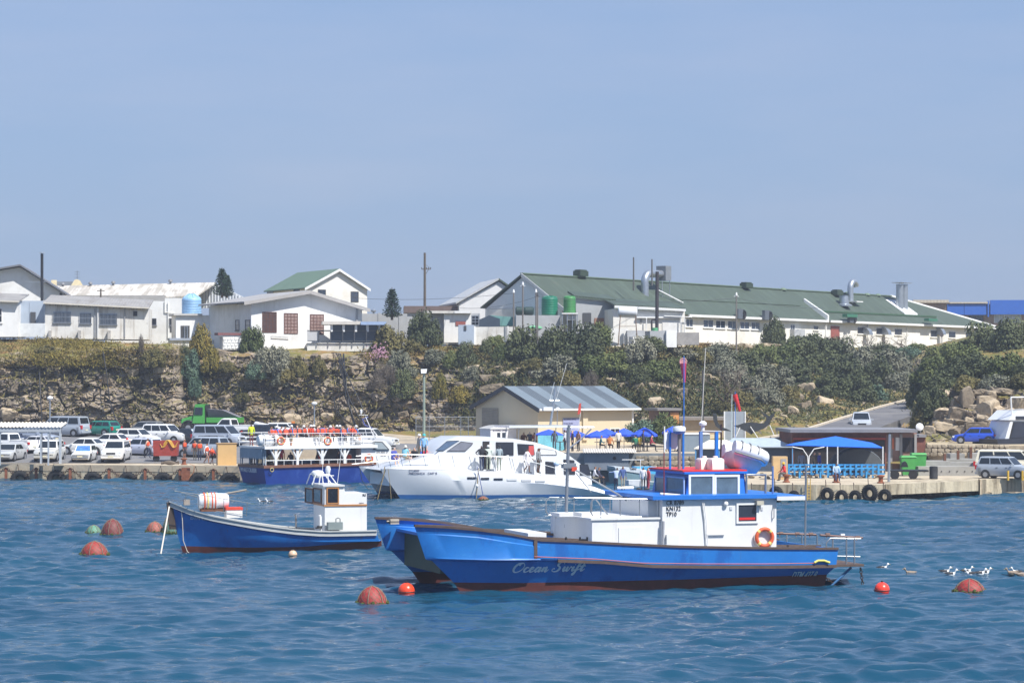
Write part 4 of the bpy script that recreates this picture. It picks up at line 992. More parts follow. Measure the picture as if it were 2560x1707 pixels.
for px,y0,y1,lab in ((1584,643,712,'thin dark pole standing left of the elbow duct'),(1630,648,700,'thin dark pole just behind the elbow duct')):
    pole_thing('thin_mast', px, y0, y1, 274, .09, lab, mat('mast_grey',(96,94,92)), 'pole')
# second gable behind
fr = Frame(1245, 276, 10)
T_ = fr.root('rear_gable', 'second grey-white gable behind the factory end, lower and further left', 'building', z=12)
fpart('wall', fr, [(1148,757),(1247,704),(1300,740),(1300,862),(1148,862)], 0, 12, mat('painted_shade_white',(214,214,214)), T_)
for (a,b_) in (((1140,760),(1247,700)),((1247,700),(1310,742))):
    u0,z0 = fr.uz(*a,-.3); u1,z1 = fr.uz(*b_,-.3); mb = fr.mb()
    mb.hexa([(u0,-.3,z0),(u1,-.3,z1),(u1,12,z1),(u0,12,z0),(u0,-.3,z0+.2),(u1,-.3,z1+.2),(u1,12,z1+.2),(u0,12,z0+.2)]); mb.build('roof', GREENROOF if a[0] > 1200 else mat('grey_verge',(176,178,178)), T_)
# lean-to and annex at the factory's near end
fr = Frame(1535, 256.5, 8)
T_ = fr.root('factory_annex', 'white annex with pipes below the factory roof, behind the black flue', 'building', z=12)
fpart('wall', fr, [(1533,772),(1712,778),(1712,862),(1533,862)], 0, 7, CREAMW, T_)
u0,z0 = fr.uz(1536,763,-.4); u1,z1 = fr.uz(1714,772,-.4); mb = fr.mb()
mb.hexa([(u0,-.4,z0-.1),(u1,-.4,z1-.1),(u1,7.5,z1+.8),(u0,7.5,z0+.8),(u0,-.4,z0+.08),(u1,-.4,z1+.08),(u1,7.5,z1+.98),(u0,7.5,z0+.98)]); mb.build('roof', GREENROOF, T_)
mb = fr.mb(); mb.hexa([(u0,-.5,z0-.25),(u1,-.5,z1-.25),(u1,-.41,z1-.25),(u0,-.41,z0-.25),(u0,-.5,z0-.02),(u1,-.5,z1-.02),(u1,-.41,z1-.02),(u0,-.41,z0-.02)]); mb.build('gutter', WHITEF, T_)
fslab('ledge', fr, (1592,1704,791,795), -.3, -.003, WHITEF, T_); fslab('door_panel', fr, (1656,1700,802,858), -.06, -.003, WHITE, T_)
fslab('low_wall', fr, (1527,1570,822,864), -2.5, -2.2, WHITE, T_); fslab('low_wall', fr, (1568,1612,826,854), -2.8, -2.5, GREYW, T_)
fslab('plinth', fr, (1570,1614,842,866), -3.4, -3.0, WHITE, T_)
fslab('notice', fr, (1600,1605,797,808), -.05, -.003, mat('sign_grey',(150,150,150)), T_)
mb = fr.mb()
for x in (1616,1702,1712): u,z = fr.uz(x,795,-.35); mb.tube((u,-.35,z),(u,-.35,z-2.6),.05)
u,z = fr.uz(1660,790,-.35); u2,_ = fr.uz(1730,790,-.35); mb.tube((u,-.35,z),(u2,-.35,z-.1),.05); mb.build('pipes', WHITEF, T_)
fr0 = Frame(1440, 261, 8)
T_ = fr0.root('shaded_lean_to', 'grey-white lean-to wall between the green tanks and the annex', 'building', z=12)
fpart('wall', fr0, [(1440,745),(1535,754),(1535,862),(1440,862)], 0, 4, GREYW, T_)  # grey tone carries the shade this recessed wall lies in
fslab('door', fr0, (1457,1478,782,808), -.06, -.003, DARKTRIM, T_); fslab('door', fr0, (1486,1510,795,820), -.06, -.003, mat('rust_door',(150,112,92)), T_)
u0,z0 = fr0.uz(1436,741,-.3); u1,z1 = fr0.uz(1540,751,-.3); mb = fr0.mb(); mb.hexa([(u0,-.3,z0-.1),(u1,-.3,z1-.1),(u1,4,z1+.5),(u0,4,z0+.5),(u0,-.3,z0+.1),(u1,-.3,z1+.1),(u1,4,z1+.7),(u0,4,z0+.7)]); mb.build('roof', GREENROOF, T_)
# silver horizontal tank on legs
b = W(1569, 792, 252); T_ = thing('fuel_tank', (b.x,252,12), 'white horizontal fuel tank on tall legs before the annex', 'tank')
mb = MB(); mb.lathe((b.x-.95,252,ZY(780,252)),[(.2,0),(.42,.06),(.48,.14),(.48,1.72),(.42,1.82),(.2,1.9)],18,Matrix.Rotation(PI/2,4,'Y')); mb.build('shell', mat('silver_white',(214,216,218),rough=.35,var=.05), T_, 40)
for dx in (-.7,.75):
    for dy in (-.35,.35): mb = MB(); mb.tube((b.x+dx,252+dy,ZY(788,252)),(b.x+dx*1.3,252+dy*1.3,11.4),.035); mb.build('leg', mat('rusty_leg',(140,116,100)), T_)
mb = MB(); mb.tube((b.x-.8,251.6,13.2),(b.x+.85,251.6,13.2),.03); mb.build('brace', mat('rusty_leg',(140,116,100)), T_)
# black flue and green drum
b = W(1642, 822, 251); T_ = thing('tall_flue', (b.x,251,11.5), 'tall dark flue standing in front of the green roof', 'chimney')
mb = MB(); mb.tube((b.x,251,11.5),(XP(1643,251),251,ZY(679,251)),.17,n=12); mb.build('flue', mat('sooty_steel',(58,54,58),rough=.6,var=.25,scale=2), T_, 40)
mb = MB(); mb.path([(b.x,251,ZY(798,251)),(b.x-.45,251,ZY(799,251)),(b.x-.5,251,ZY(806,251)),(b.x-.45,251,11.6)],.09,8); mb.build('side_pipe', mat('sooty_steel',(58,54,58)), T_)
b = W(1637, 826, 250.5); T_ = thing('green_drum', b, 'small green drum at the foot of the tall dark flue', 'drum'); mb = MB(); mb.lathe(b,[(.3,-1),(.3,.2),(.28,.26)],12); mb.build('shell', mat('drum_green',(70,140,96)), T_, 40)
fr = Frame(1665, 250, 12)
T_ = fr.root('white_bunker', 'small white flat box building with a bare concrete end', 'building', z=12)
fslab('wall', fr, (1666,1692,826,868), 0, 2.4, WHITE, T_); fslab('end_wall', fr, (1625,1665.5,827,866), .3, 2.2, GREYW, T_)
fslab('concrete_box', fr, (1693,1748,831,862), .8, 2.6, mat('bare_concrete',(150,146,142),var=.2,scale=2), T_)
# far right: brick and blue building
fr = Frame(2290, 390, -4)
T_ = fr.root('blue_panelled_building', 'brick building with bright blue fascia panels behind the hedge', 'building', z=12)
BRK = mat('stone_brick',(142,122,108),rough=.95,var=.25,scale=1.2,bump=.4)
fslab('wall', fr, (2294,2366,756,830), 0, 8, BRK, T_); fslab('wall', fr, (2366,2640,760,830), .6, 8, BRK, T_)
fslab('roof', fr, (2283,2372,749.5,757), -.5, 9, corr_mat('ribbed_cream',(190,180,164),.5,0), T_); fslab('roof', fr, (2374,2470,755,758.5), -.3, 9, corr_mat('ribbed_cream',(190,180,164),.5,0), T_)
BL = mat('blue_panel',(48,100,190),rough=.5,var=.06)
fslab('side_panel', fr, (2278,2292,762,830), .4, 8, BL, T_)
for i,(x0,x1,y0,y1) in enumerate(((2368,2410,760,787),(2411,2466,760,787),(2469,2473,752,792),(2476,2640,750,786))): fslab('blue_panel', fr, (x0,x1,y0,y1), -.1+(.05 if i==2 else 0), .58, BL, T_)
for r in ((2366,2380,789,801),(2387,2403,788,804),(2422,2458,788,806)): win(T_, fr, *r, v=.6, nx=2, ny=1, fm=BROWNF, sill=False)
for r in ((2486,2510,787,806),(2512,2552,787,806)): win(T_, fr, *r, v=.6, nx=2, ny=1, fm=WHITEF, gm=mat('pale_glass',(168,178,190),rough=.2), sill=False)
fr = Frame(2414, 352, 10)
T_ = fr.root('factory_sign', 'small dark blue sign board under the factory eaves at the far right', 'sign', z=14)
b_ = fh.uz(2414,818); fslab('board', fr, (2414,2440,817,826), -.5, -.42, mat('sign_blue',(70,82,130)), T_)
text_part('lettering', 'Marine', .42, fr.T @ Matrix.Translation((fr.uz(2421,824,-.51)[0], -.515, fr.uz(2421,823,-.51)[1])), WHITEF, T_)
# round disc sign on a post
T_ = pole_thing('disc_post', 2353, 838, 878, 318, .06, 'dark round disc on a thin post before the white wall', STEEL, 'sign')
mb = MB(); q = W(2354,837,317.9); mb.tube(q, q+Vector((0,-.06,0)), .25, n=16); mb.build('disc', mat('disc_grey',(84,80,82)), T_)

# telegraph poles on the hilltop
T_ = pole_thing('telegraph_pole', 1062, 632, 790, 278, .15, 'tallest timber telegraph pole rising from the brown shed', r1=.12)
mb = MB(); t = W(1062,673,278); mb.tube(t+Vector((-.35,0,0)),t+Vector((.65,0,0)),.05); mb.tube(t+Vector((.05,0,-.6)),t+Vector((.45,0,.05)),.03); mb.tube(t+Vector((0,0,.55)),t+Vector((.6,0,.1)),.02); mb.build('crossarm', POLEW, T_)
for k,dx in enumerate((-.33,.2,.4,.62)): mb = MB(); mb.lathe(t+Vector((dx,0,.05)),[(.04,0),(.07,.05),(.03,.15)],6); mb.build('insulator', DARKTRIM, T_)
for px,y0,y1,D,lab in ((1284,731,845,255,'grey lamp pole left of the thin crossbar pole'),(1307,712,830,256,'thin pole with a short crossbar before the white gable'),(1340,730,840,254,'dark timber pole, left one of the close pair by the sea-green tank'),(1344,738,905,250,'dark timber pole, right one of the close pair by the sea-green tank'),(1841,738,868,262,'slender grey pole standing before the factory windows')):
    T_ = pole_thing('hilltop_pole', px, y0, y1, D, .08, lab, mat('pole_grey',(118,112,106)))
    t = W(px, y0+3, D); mb = MB()
    if px in (1307,1344,1841): mb.tube(t+Vector((-.25,0,0)),t+Vector((.25,0,0)),.035)
    mb.lathe(t+Vector((0,0,0)),[(.05,0),(.12,.1),(.08,.35),(.02,.4)],8); mb.build('pole_head', WHITEF if px != 1344 else DARKTRIM, T_)
def wire(name, a, b, sag, label, r=.018, m=None, n=14):
    a = Vector(a); b = Vector(b); root_ = MB()
    pts = [a.lerp(b, k/n)-Vector((0,0,sag*4*(k/n)*(1-k/n))) for k in range(n+1)]
    root_.path(pts, r, 4); o = root_.build(name, m or DARKTRIM); tag(o, label, 'cable'); return o
wire('power_line', W(880,745,279), W(1283,733,255), .35, 'thin power line crossing the sky from the house to the lamp pole')
wire('power_line', W(1150,770,270), W(1340,742,254), .4, 'thin power line from the rear gable to the timber pole pair')
wire('power_line', W(1344,741,250), W(1841,745,262), .5, 'thin power line strung across the front of the green roof')
wire('power_line', W(1841,745,262), W(2060,770,310), .3, 'thin power line running on right of the slender grey pole')
# ------------------------------------------------------------------ boats
BOATBLUE = mat('boat_blue', (24,110,186), rough=.45, var=.08, scale=1.2, dirt=(50,128,190), dirt_amt=.3, dscale=.8, bump=.05)
ROOFBLUE = mat('cabin_blue', (34,112,198), rough=.4, var=.06, scale=1.5)
DEEPBLUE = mat('deep_blue', (26,58,138), rough=.4, var=.1, scale=.8, dirt=(52,88,168), dirt_amt=.4, dscale=.7)
BOOTRED = mat('antifoul_red', (92,40,32), rough=.7, var=.25, scale=2.5, dirt=(48,34,28), dirt_amt=.6, dscale=1.5)
RAILBR = mat('rubbing_strake', (88,72,64), rough=.75, var=.2, scale=3)
BWHITE = mat('boat_white', (224,224,222), rough=.35, var=.04, scale=1, dirt=(206,202,194), dirt_amt=.3, dscale=.7)
BSHINY = mat('gelcoat_white', (222,224,226), rough=.18, var=.02, scale=1, coat=.3)
ALU = mat('aluminium_tube', (150,154,158), rough=.35, metal=.6, var=.08)
ORANGE = mat('lifebuoy_orange', (214,92,52), rough=.6, var=.1, scale=6)
REFL = mat('reflective_tape', (224,200,120), rough=.4)
REDP = mat('red_paint', (214,46,42), rough=.45, var=.06)
BLKTXT = mat('black_lettering', (36,36,42), rough=.5, var=.05)
SILTXT = mat('silver_lettering', (200,206,212), rough=.4, var=.05)
CABG = mat('cabin_glass', (88,106,116), rough=.08, var=.3, scale=1.5, spec=.8)

weather(BOATBLUE, [((14,62,140),(1,1,.5),.9,.52,.45),((66,140,200),(.5,.5,1.5),2.6,.6,.4),((96,66,50),(1.6,1.6,.12),1.5,.63,.6),((190,200,212),(.6,.6,3),6.0,.69,.55)])
weather(DEEPBLUE, [((70,100,170),(1,1,.6),1.1,.56,.5),((150,160,180),(.6,.6,2),4.0,.68,.5),((90,60,50),(1.6,1.6,.12),1.2,.65,.6)])
weather(BWHITE, [((176,168,156),(1.5,1.5,.1),1.6,.6,.35),((150,110,80),(1.8,1.8,.12),2.2,.68,.4)])
weather(ROOFBLUE, [((70,130,206),(1,1,1),1.4,.56,.4)])
def at_frame(p, phi):
    f = Frame(1280, 100, phi); f.o = Vector((p.x, p.y, 0))
    f.T = Matrix(((f.u.x, f.w.x, 0, p.x), (f.u.y, f.w.y, 0, p.y), (0,0,1,0), (0,0,0,1))); return f
def hull_parts(fr, vc, levels, parts, root, dv=0.0, n=26, flip=False):
    """levels: (stem_u, stern_u, us, zs, halfwidth, nose length, power, stern factor); parts: (i, j, name, material)"""
    ts = np.concatenate([np.linspace(0, .3, 14)**1.0, np.linspace(.3, 1, n-13)[1:]])
    def pos(L, t, s):
        su, eu, us, zs, hw, nl, pw, sf = L
        u = su+(eu-su)*t
        k = min(1.0, (u-su)/nl); hh = hw*(1-(1-k)**pw)*(1-(1-sf)*max(0,(t-.6)/.4)**2)
        return (u, vc+dv+s*hh, float(np.interp(u, us, zs)))
    for i, j, name, m in parts:
        mb = fr.mb()
        for s in (-1, 1):
            mb.loft([[pos(levels[k], t, s) for t in ts] for k in range(i, j+1)], cap=False, closed=False)
        mb.poly([pos(levels[k], 1.0, -1) for k in range(i, j+1)]+[pos(levels[k], 1.0, 1) for k in range(j, i-1, -1)])
        mb.build(name, m, root, 35)
    return pos, ts
def lev(fr, v, stem, stern, pts, hw, nl, pw=2.2, sf=1.0):
    us = []; zs = []
    for x, y in pts: a = fr.uz(x, y, v); us.append(a[0]); zs.append(a[1])
    return (fr.u_(stem, v), fr.u_(stern, v), us, zs, hw, nl, pw, sf)
def strip(fr, pos, ts, L, s, h, w_, m, name, root, t0=0.0, t1=1.0, dz=0.0):
    """a rail following a hull level"""
    mb = fr.mb(); rings = []
    for t in ts:
        if t < t0 or t > t1: continue
        u, v, z = pos(L, t, s); rings.append([(u,v+s*w_,z+dz),(u,v+s*w_,z+dz+h),(u,v-s*w_*1.5,z+dz+h),(u,v-s*w_*1.5,z+dz)])
    mb.loft(rings); mb.build(name, m, root)
def lifebuoy(c, Rr, r, root=None, M_=None, label=None):
    T_ = thing('lifebuoy', c, label, 'lifebuoy')
    mb = MB(); mb.torus(c, Rr, r, 'Y', 28, 10, M_); mb.build('ring', ORANGE, T_, 60)
    for k in range(4):
        a = PI/4+k*PI/2; q = Vector((Rr*math.cos(a), 0, Rr*math.sin(a)))
        if M_ is not None: q = M_ @ q
        mb = MB(); t = Vector((-math.sin(a),0,math.cos(a)))
        if M_ is not None: t = M_ @ t
        mb.tube(Vector(c)+q-t*.05, Vector(c)+q+t*.05, r*1.07, n=10); mb.build('reflective_band', REFL, T_, 50)
    mb = MB(); pts = []
    for k in range(33):
        a = 2*PI*k/32; rr = Rr+r*(1.05+.25*abs(math.sin(2*a+PI/2))); q = Vector((rr*math.cos(a), 0, rr*math.sin(a))); q = M_ @ q if M_ is not None else q
        pts.append(Vector(c)+q)
    mb.path(pts, .012, 4); mb.build('grab_line', WHITEF, T_)
    return T_

# ---- Ocean Swift: blue catamaran in the foreground
fo = Frame(1148, 96.8, 18)
OS = fo.root('fishing_catamaran', 'blue and white fishing catamaran moored in the foreground', 'boat', u=7)
vc, SP = .85, 5.7
gun = [(1036,1315),(1105,1317),(1182,1323),(1258,1333),(1335,1348),(1415,1351),(1530,1357),(1683,1364),(1874,1367.5),(2073,1369)]
rail = [(1062,1397),(1207,1398),(1334,1396),(1491,1401),(1606,1411),(1759,1413),(1912,1413),(2068,1411)]
boot = [(1110,1455),(1300,1455),(1700,1446),(2056,1434)]
Lg = lev(fo, vc, 1036, 2073, gun, .85, 3.6, 2.0, .97)
Lr = lev(fo, vc, 1064, 2068, rail, .85, 3.8, 2.0, .97)
Lr2 = lev(fo, vc, 1080, 2067, [(x,y+4) for x,y in rail], .74, 4.0, 2.0, .97)
Lb = lev(fo, vc, 1134, 2058, boot, .36, 4.6, 1.9, .97)
Lw = (fo.u_(1158,vc), fo.u_(2052,vc), [-5,20],[-.12,-.12], .32, 4.8, 1.9, .97)
Lk = (fo.u_(1200,vc), fo.u_(2040,vc), [-5,20],[-.8,-.8], .25, 4.8, 1.9, .97)
LV = [Lg, Lr, Lr2, Lb, Lw, Lk]
for dv in (0, SP):
    pos, ts = hull_parts(fo, vc, LV, [(0,1,'upper_strake',BOATBLUE),(1,2,'chine',BOATBLUE),(2,3,'hull_side',BOATBLUE),(3,5,'antifouling',BOOTRED)], OS, dv)
    for s in (-1,1):
        strip(fo, pos, ts, Lg, s, .085, .05, RAILBR, 'gunwale_rail', OS, dz=-.02)
        strip(fo, pos, ts, Lr, s, .12, .05, RAILBR, 'rub_rail', OS, t0=.28, dz=-.06)
    # raised bow plates
    kn = [(1036,1331),(1105,1333),(1182,1338),(1258,1351),(1332,1362)]; ku = [fo.uz(*p,vc) for p in kn]; ue_ = fo.u_(1332,vc)
    for s in (-1,1):
        rings = []
        for t in np.linspace(0.01,1,18):
            ring = []
            for f,off in ((0,.0),(.05,.04),(.88,.05),(.96,.09),(1.03,.0)):
                su = Lg[0]+(Lr[0]-Lg[0])*(.22+.78*f); u = su+(ue_-su)*t
                zt = float(np.interp(u,[a[0] for a in ku],[a[1] for a in ku])); zb = float(np.interp(u, Lr[2], Lr[3]))
                k = max(0,min(1,(u-su)/3.7)); ring.append((u, vc+dv+s*(.85*(1-(1-k)**2.0)+off*min(1,t*6)), zt+(zb-zt)*f))
            rings.append(ring)
        mb = fo.mb(); mb.loft(rings); mb.build('bow_plate', BOATBLUE, OS, 35)
    u,z = fo.uz(1338,1350,0); mb = fo.mb(); mb.bx(u-.06,u+.07,dv-.06,dv+.04,fo.uz(1338,1398,0)[1],z); mb.build('frame_post', RAILBR, OS)
dz_ = 1.05
uS = fo.u_(2066,vc); uF = fo.u_(1075,vc)
mb = fo.mb(); mb.bx(uF+3.4, uS-.05, .5, SP+1.2, .85, dz_); mb.build('deck', mat('deck_grey',(196,196,192),var=.1), OS)
mb = fo.mb(); mb.bx(uF+.5, uF+.9, 1.2, SP+.5, .72, 2.0); mb.build('bridge_front', mat('olive_painted_shade',(70,78,60),var=.15), OS)  # olive tone paints the shadow in the recess between the hulls
mb = fo.mb(); mb.bx(uF+.2, uF+2.6, 1.0, SP+.7, 2.05, 2.16); mb.build('foredeck', ROOFBLUE, OS)
mb = fo.mb(); mb.bx(uS-.12, uS-.02, .6, SP+1.1, .8, 1.42); mb.build('transom', BOATBLUE, OS)
# trunk cabin
def obox(name, u0,u1,v0,v1,z0,z1,m,root=OS,fr=None,sm=None): mb = (fr or fo).mb(); mb.bx(u0,u1,v0,v1,z0,z1); return mb.build(name, m, root, sm)
va = 1.1; ut = fo.u_(1480,va); zt = fo.uz(1480,1300,va)[1]; uh = fo.u_(1656,.95)
obox('trunk_cabin', ut, uh+.1, va, 6.0, dz_, zt, BWHITE)
obox('trunk_roof', ut-.06, uh+.1, va-.06, 6.06, zt, zt+.07, BWHITE)
fslab('hatch_panel', fo, (1547,1605,1318,1358), va-.03, va-.002, BWHITE, OS)
obox('deck_box', fo.u_(1320,2.2), fo.u_(1366,2.2), 2.2, 5.2, dz_, fo.uz(1340,1332,2.2)[1], BWHITE)
for px in (1415,1450,1468): u,z = fo.uz(px,1347,.7); mb = fo.mb(); mb.tube((u,.7,z-.2),(u,.7,z+.08),.04); mb.bx(u-.12,u+.12,.66,.74,z-.22,z-.12); mb.build('cleat', BLACKM, OS)
for (x0,x1,y0,y1) in ((1390,1425,1289,1294),(1446,1483,1292,1298)): u0,z0 = fo.uz(x0,y0,3.0); u1,z1 = fo.uz(x1,y1,3.0); obox('hatch', u0,u1,2.6,3.6,zt+.07,zt+.2,BWHITE)
# main house
vh = .95; zr = fo.uz(1700,1248,vh)[1]; ue = fo.u_(1941,vh)
obox('house_side', uh, ue, vh, 6.0, dz_, zr, BWHITE)
obox('house_lower', fo.u_(1667,vh-.12), fo.u_(1698,vh-.12), vh-.12, vh-.003, dz_, fo.uz(1680,1335,vh)[1], BWHITE)
obox('coach_front', fo.u_(1620,1.6), uh, 1.6, 5.6, zt+.07, zr-.05, BWHITE)
mb = fo.mb(); u0 = fo.u_(1632,.8); u1 = fo.u_(1942,.8)
mb.bx(u0,u1,.78,6.2,zr,zr+.15); mb.build('house_roof', ROOFBLUE, OS)
mb = fo.mb(); mb.bx(u1,fo.u_(2014,.8),.8,6.2,zr-.06,zr+.09); mb.build('aft_awning', ROOFBLUE, OS)
fslab('awning_edge', fo, (1943,2013,1240,1250), .74, .79, BWHITE, OS)
# wheelhouse
vw0, vw1 = 1.9, 5.6; uw = fo.u_(1716,vw0); uw2 = fo.u_(1868,vw0); zw0 = zr+.15; zw1 = fo.uz(1780,1184,vw0)[1]
mb = fo.mb(); mb.hexa([(uw,vw0,zw0),(uw2,vw0,zw0),(uw2,vw1,zw0),(uw,vw1,zw0),(uw+.12,vw0+.1,zw1),(uw2-.1,vw0+.1,zw1),(uw2-.1,vw1-.1,zw1),(uw+.12,vw1-.1,zw1)]); mb.build('wheelhouse', ROOFBLUE, OS)
obox('wheelhouse_roof', uw-.1, uw2+.02, vw0-.05, vw1+.05, zw1, zw1+.09, ROOFBLUE)
obox('roof_edge', uw-.16, uw2-.02, vw0-.02, vw1+.0, zw1+.09, zw1+.15, REDP)
for r in ((1726,1780,1191,1236),(1790,1843,1192,1237)): win(OS, fo, *r, v=vw0+.02, nx=1, ny=1, gm=CABG, sill=False, bw=.09)
ff = at_frame(fo.pt(uw, 0, 0), 108)
for (a,b_) in ((1668,1711),(1640,1664)): 
    o = win(OS, ff, a, b_, 1192, 1234, v=.02, nx=1, ny=1, gm=CABG, sill=False, s=1, fm=mat('pale_blue_frame',(150,172,204)))
win(OS, fo, 1845,1890,1262,1302, v=vh, nx=1, ny=1, gm=mat('dark_cabin_glass',(48,54,66),rough=.1), sill=False, bw=.08)
fslab('red_fishing_gear', fo, (1848,1888,1293,1299), vh-.035, vh-.022, REDP, OS)
mb = fo.mb(); u,z = fo.uz(1815,1259,vh-.08); mb.ell((u,vh-.08,z),(.1,.07,.1),10,6); mb.build('hailer_horn', WHITEF, OS, 60)
for px,y,w_ in ((1828,1270,6),(1905,1271,5)): fslab('vent_plate', fo, (px-w_/2,px+w_/2,y-4,y+4), vh-.03, vh-.002, mat('vent_plate',(190,192,196)), OS)
fslab('deck_light', fo, (1893,1910,1252,1262), vh-.25, vh-.002, mat('lamp_beige',(190,184,166)), OS)
mb = fo.mb(); pts = [fo.uz(x,y,vh-.06) for x,y in ((1756,1255),(1762,1300),(1766,1362))]; mb.path([(a,vh-.06,b_) for a,b_ in pts],.025,6); mb.path([(a+.06,vh-.06,b_) for a,b_ in pts],.02,6); mb.build('wall_pipe', BWHITE, OS)
mb = fo.mb(); u0,z0 = fo.uz(1935,1268,vh-.1); u1,z1 = fo.uz(1935,1295,vh-.1); mb.path([(u0,vh-.01,z0),(u0,vh-.1,z0-.03),(u0,vh-.1,z1+.03),(u0,vh-.01,z1)],.018,6); mb.build('grab_handle', ALU, OS)
fslab('shadow_ledge', fo, (1768,1812,1334,1337), vh-.08, vh-.002, BWHITE, OS)
for i,t_ in enumerate(('CR 8789','KN132','TP10')):
    u,z = fo.uz(1665.5, 1262+i*14, vh-.02); text_part('registration', t_, .24, fo.T @ Matrix.Translation((u,vh-.02,z)), BLKTXT, OS, sx=.86, bold=.001)
def hull_text(s_, px, py, size, sx, m, dv=0.0, name='registration', shear=0.0):
    u,z = fo.uz(px,py,.1); lean = math.atan2(.24,1.0)
    return text_part(name, s_, size, fo.T @ Matrix.Translation((u,dv,z)) @ Matrix.Rotation(0,4,'X'), m, OS, sx=sx, shear=shear, depth=.03, bold=.004)
# lettering on the flared side: sits on the sloping plate
def side_v(u, z):
    """outer surface of the near hull between rub rail and boot top"""
    zr_ = float(np.interp(u,Lr2[2],Lr2[3])); zb_ = float(np.interp(u,Lb[2],Lb[3])); f = (zr_-z)/(zr_-zb_)
    def hw(L): k = max(0,min(1,(u-L[0])/L[5])); return L[4]*(1-(1-k)**L[6])
    return vc-(hw(Lr2)*(1-f)+hw(Lb)*f)
def cling(o, off=.02):
    """lay a lettering mesh on the flared hull side"""
    M_ = wm(OS); mi = fo.T.inverted() @ M_; mj = mi.inverted()
    for v in o.data.vertices:
        q = mi @ v.co; q.y = q.y+side_v(q.x, q.z)-off; v.co = mj @ q
cling(hull_text('DTM 427 B', 1990, 1449, .44, .5, WHITEF))
# cursive name, drawn as pen strokes
def pen(strokes, px0, px1, py_base, h, slant=.38):
    u0,z0 = fo.uz(px0,py_base,.1); u1,_ = fo.uz(px1,py_base,.1)
    mx = max(p[0] for s in strokes for p in s); k = (u1-u0)/mx
    mb = fo.mb()
    for s in strokes:
        P_ = [Vector((x+slant*y*(h/k), y, 0)) for x, y in s]; sm = []
        for i in range(len(P_)-1):
            a = P_[max(i-1,0)]; b_ = P_[i]; c_ = P_[i+1]; d_ = P_[min(i+2,len(P_)-1)]
            for q in range(5):
                t = q/5; sm.append(.5*((2*b_)+(c_-a)*t+(2*a-5*b_+4*c_-d_)*t*t+(3*b_-3*c_+d_-a)*t**3))
        sm.append(P_[-1])
        lo = []; hi = []
        for i,q in enumerate(sm):
            tg = sm[min(i+1,len(sm)-1)]-sm[max(i-1,0)]; dx = tg.x*k; dy = tg.y*h; ln = math.hypot(dx,dy) or 1
            wd = .012+.026*max(0.0,-dy/ln)+.006; nx, ny = -dy/ln*wd, dx/ln*wd
            u = u0+q.x*k; z = z0+q.y*h
            lo.append((u-nx,side_v(u,z)-.018,z-ny)); hi.append((u+nx,side_v(u,z)-.018,z+ny))
        mb.loft([lo,hi],cap=False,closed=False)
    return mb.build('boat_name', SILTXT, OS)
O_ = [(.75,.98),(.35,.95),(.08,.6),(.12,.15),(.45,-.02),(.85,.2),(.98,.6),(.8,.92),(.5,.9),(.42,.7)]
def sh(s, d): return [(x+d,y) for x,y in s]
c_ = [(.42,.42),(.2,.5),(.02,.25),(.12,.02),(.35,.03),(.55,.2)]; e_ = [(.02,.2),(.28,.3),(.3,.48),(.14,.5),(.04,.25),(.14,.02),(.34,.03),(.52,.2)]
a_ = [(.4,.4),(.2,.5),(.02,.22),(.14,.02),(.32,.15),(.44,.48),(.4,.12),(.5,.02),(.64,.2)]; n_ = [(.0,.2),(.1,.48),(.12,.0),(.2,.36),(.36,.5),(.4,.25),(.42,.04),(.54,.02),(.68,.24)]
S_ = [(.98,.78),(.92,.98),(.66,1.02),(.42,.86),(.42,.64),(.62,.5),(.72,.3),(.6,.06),(.3,-.02),(.04,.1),(.06,.28),(.24,.3)]; w__ = [(.0,.2),(.12,.48),(.14,.1),(.26,.02),(.38,.2),(.44,.48),(.46,.12),(.58,.02),(.7,.2),(.74,.46),(.9,.4)]
i_ = [(.0,.3),(.1,.48),(.12,.1),(.22,.02),(.36,.2)]; f_ = [(.0,.2),(.2,.5),(.36,.94),(.28,1.06),(.16,.8),(.1,.2),(.02,-.3),(-.1,-.42),(-.14,-.28),(.02,-.1),(.2,.1),(.42,.22)]; t__ = [(.0,.2),(.2,.8),(.16,.3),(.2,.04),(.34,.03),(.5,.24)]
pen([O_, sh(c_,1.15), sh(e_,1.72), sh(a_,2.28), sh(n_,2.95), sh(S_,4.0), sh(w__,5.05), sh(i_,6.0), [(6.16,.68),(6.2,.72)], sh(f_,6.42), sh(t__,6.85), [(6.42,.5),(7.3,.56)]], 1284, 1462, 1431, .36)
# lifebuoy, horn mast, aerials
u,z = fo.uz(1912,1343,vh-.15); lifebuoy(fo.pt(u,vh-.12,z), .33, .075, None, Matrix.Rotation(R(18),3,'Z'), 'orange lifebuoy on the white cabin side of the blue catamaran')
def opipe(name, pts, r, m, v, root=OS, n=6): mb = fo.mb(); mb.path([(*[fo.uz(x,y,v)[0]],v,fo.uz(x,y,v)[1]) for x,y in pts], r, n); return mb.build(name, m, root, 50)
opipe('mast', [(1415,1318),(1416,1260),(1419,1160),(1423,1062)], .065, ALU, 4.3, n=10)
opipe('mast_stay', [(1423,1068),(1485,1068)], .03, ALU, 4.3); opipe('mast_stay', [(1423,1120),(1452,1098),(1478,1072)], .03, ALU, 4.3)
opipe('crossbar', [(1384,1156),(1444,1164)], .05, ALU, 4.3); obox('mast_clamp', *(lambda a,b_: (a[0],b_[0]))(fo.uz(1408,1170,4.2),fo.uz(1440,1170,4.2)), 4.15,4.45, fo.uz(1420,1170,4.2)[1], fo.uz(1420,1158,4.2)[1], ALU)
mb = fo.mb(); u,z = fo.uz(1391,1159,4.2); mb.ell((u,4.2,z),(.12,.1,.1),10,6); mb.build('deck_lamp', mat('lamp_glass',(170,190,210),rough=.2), OS, 60)
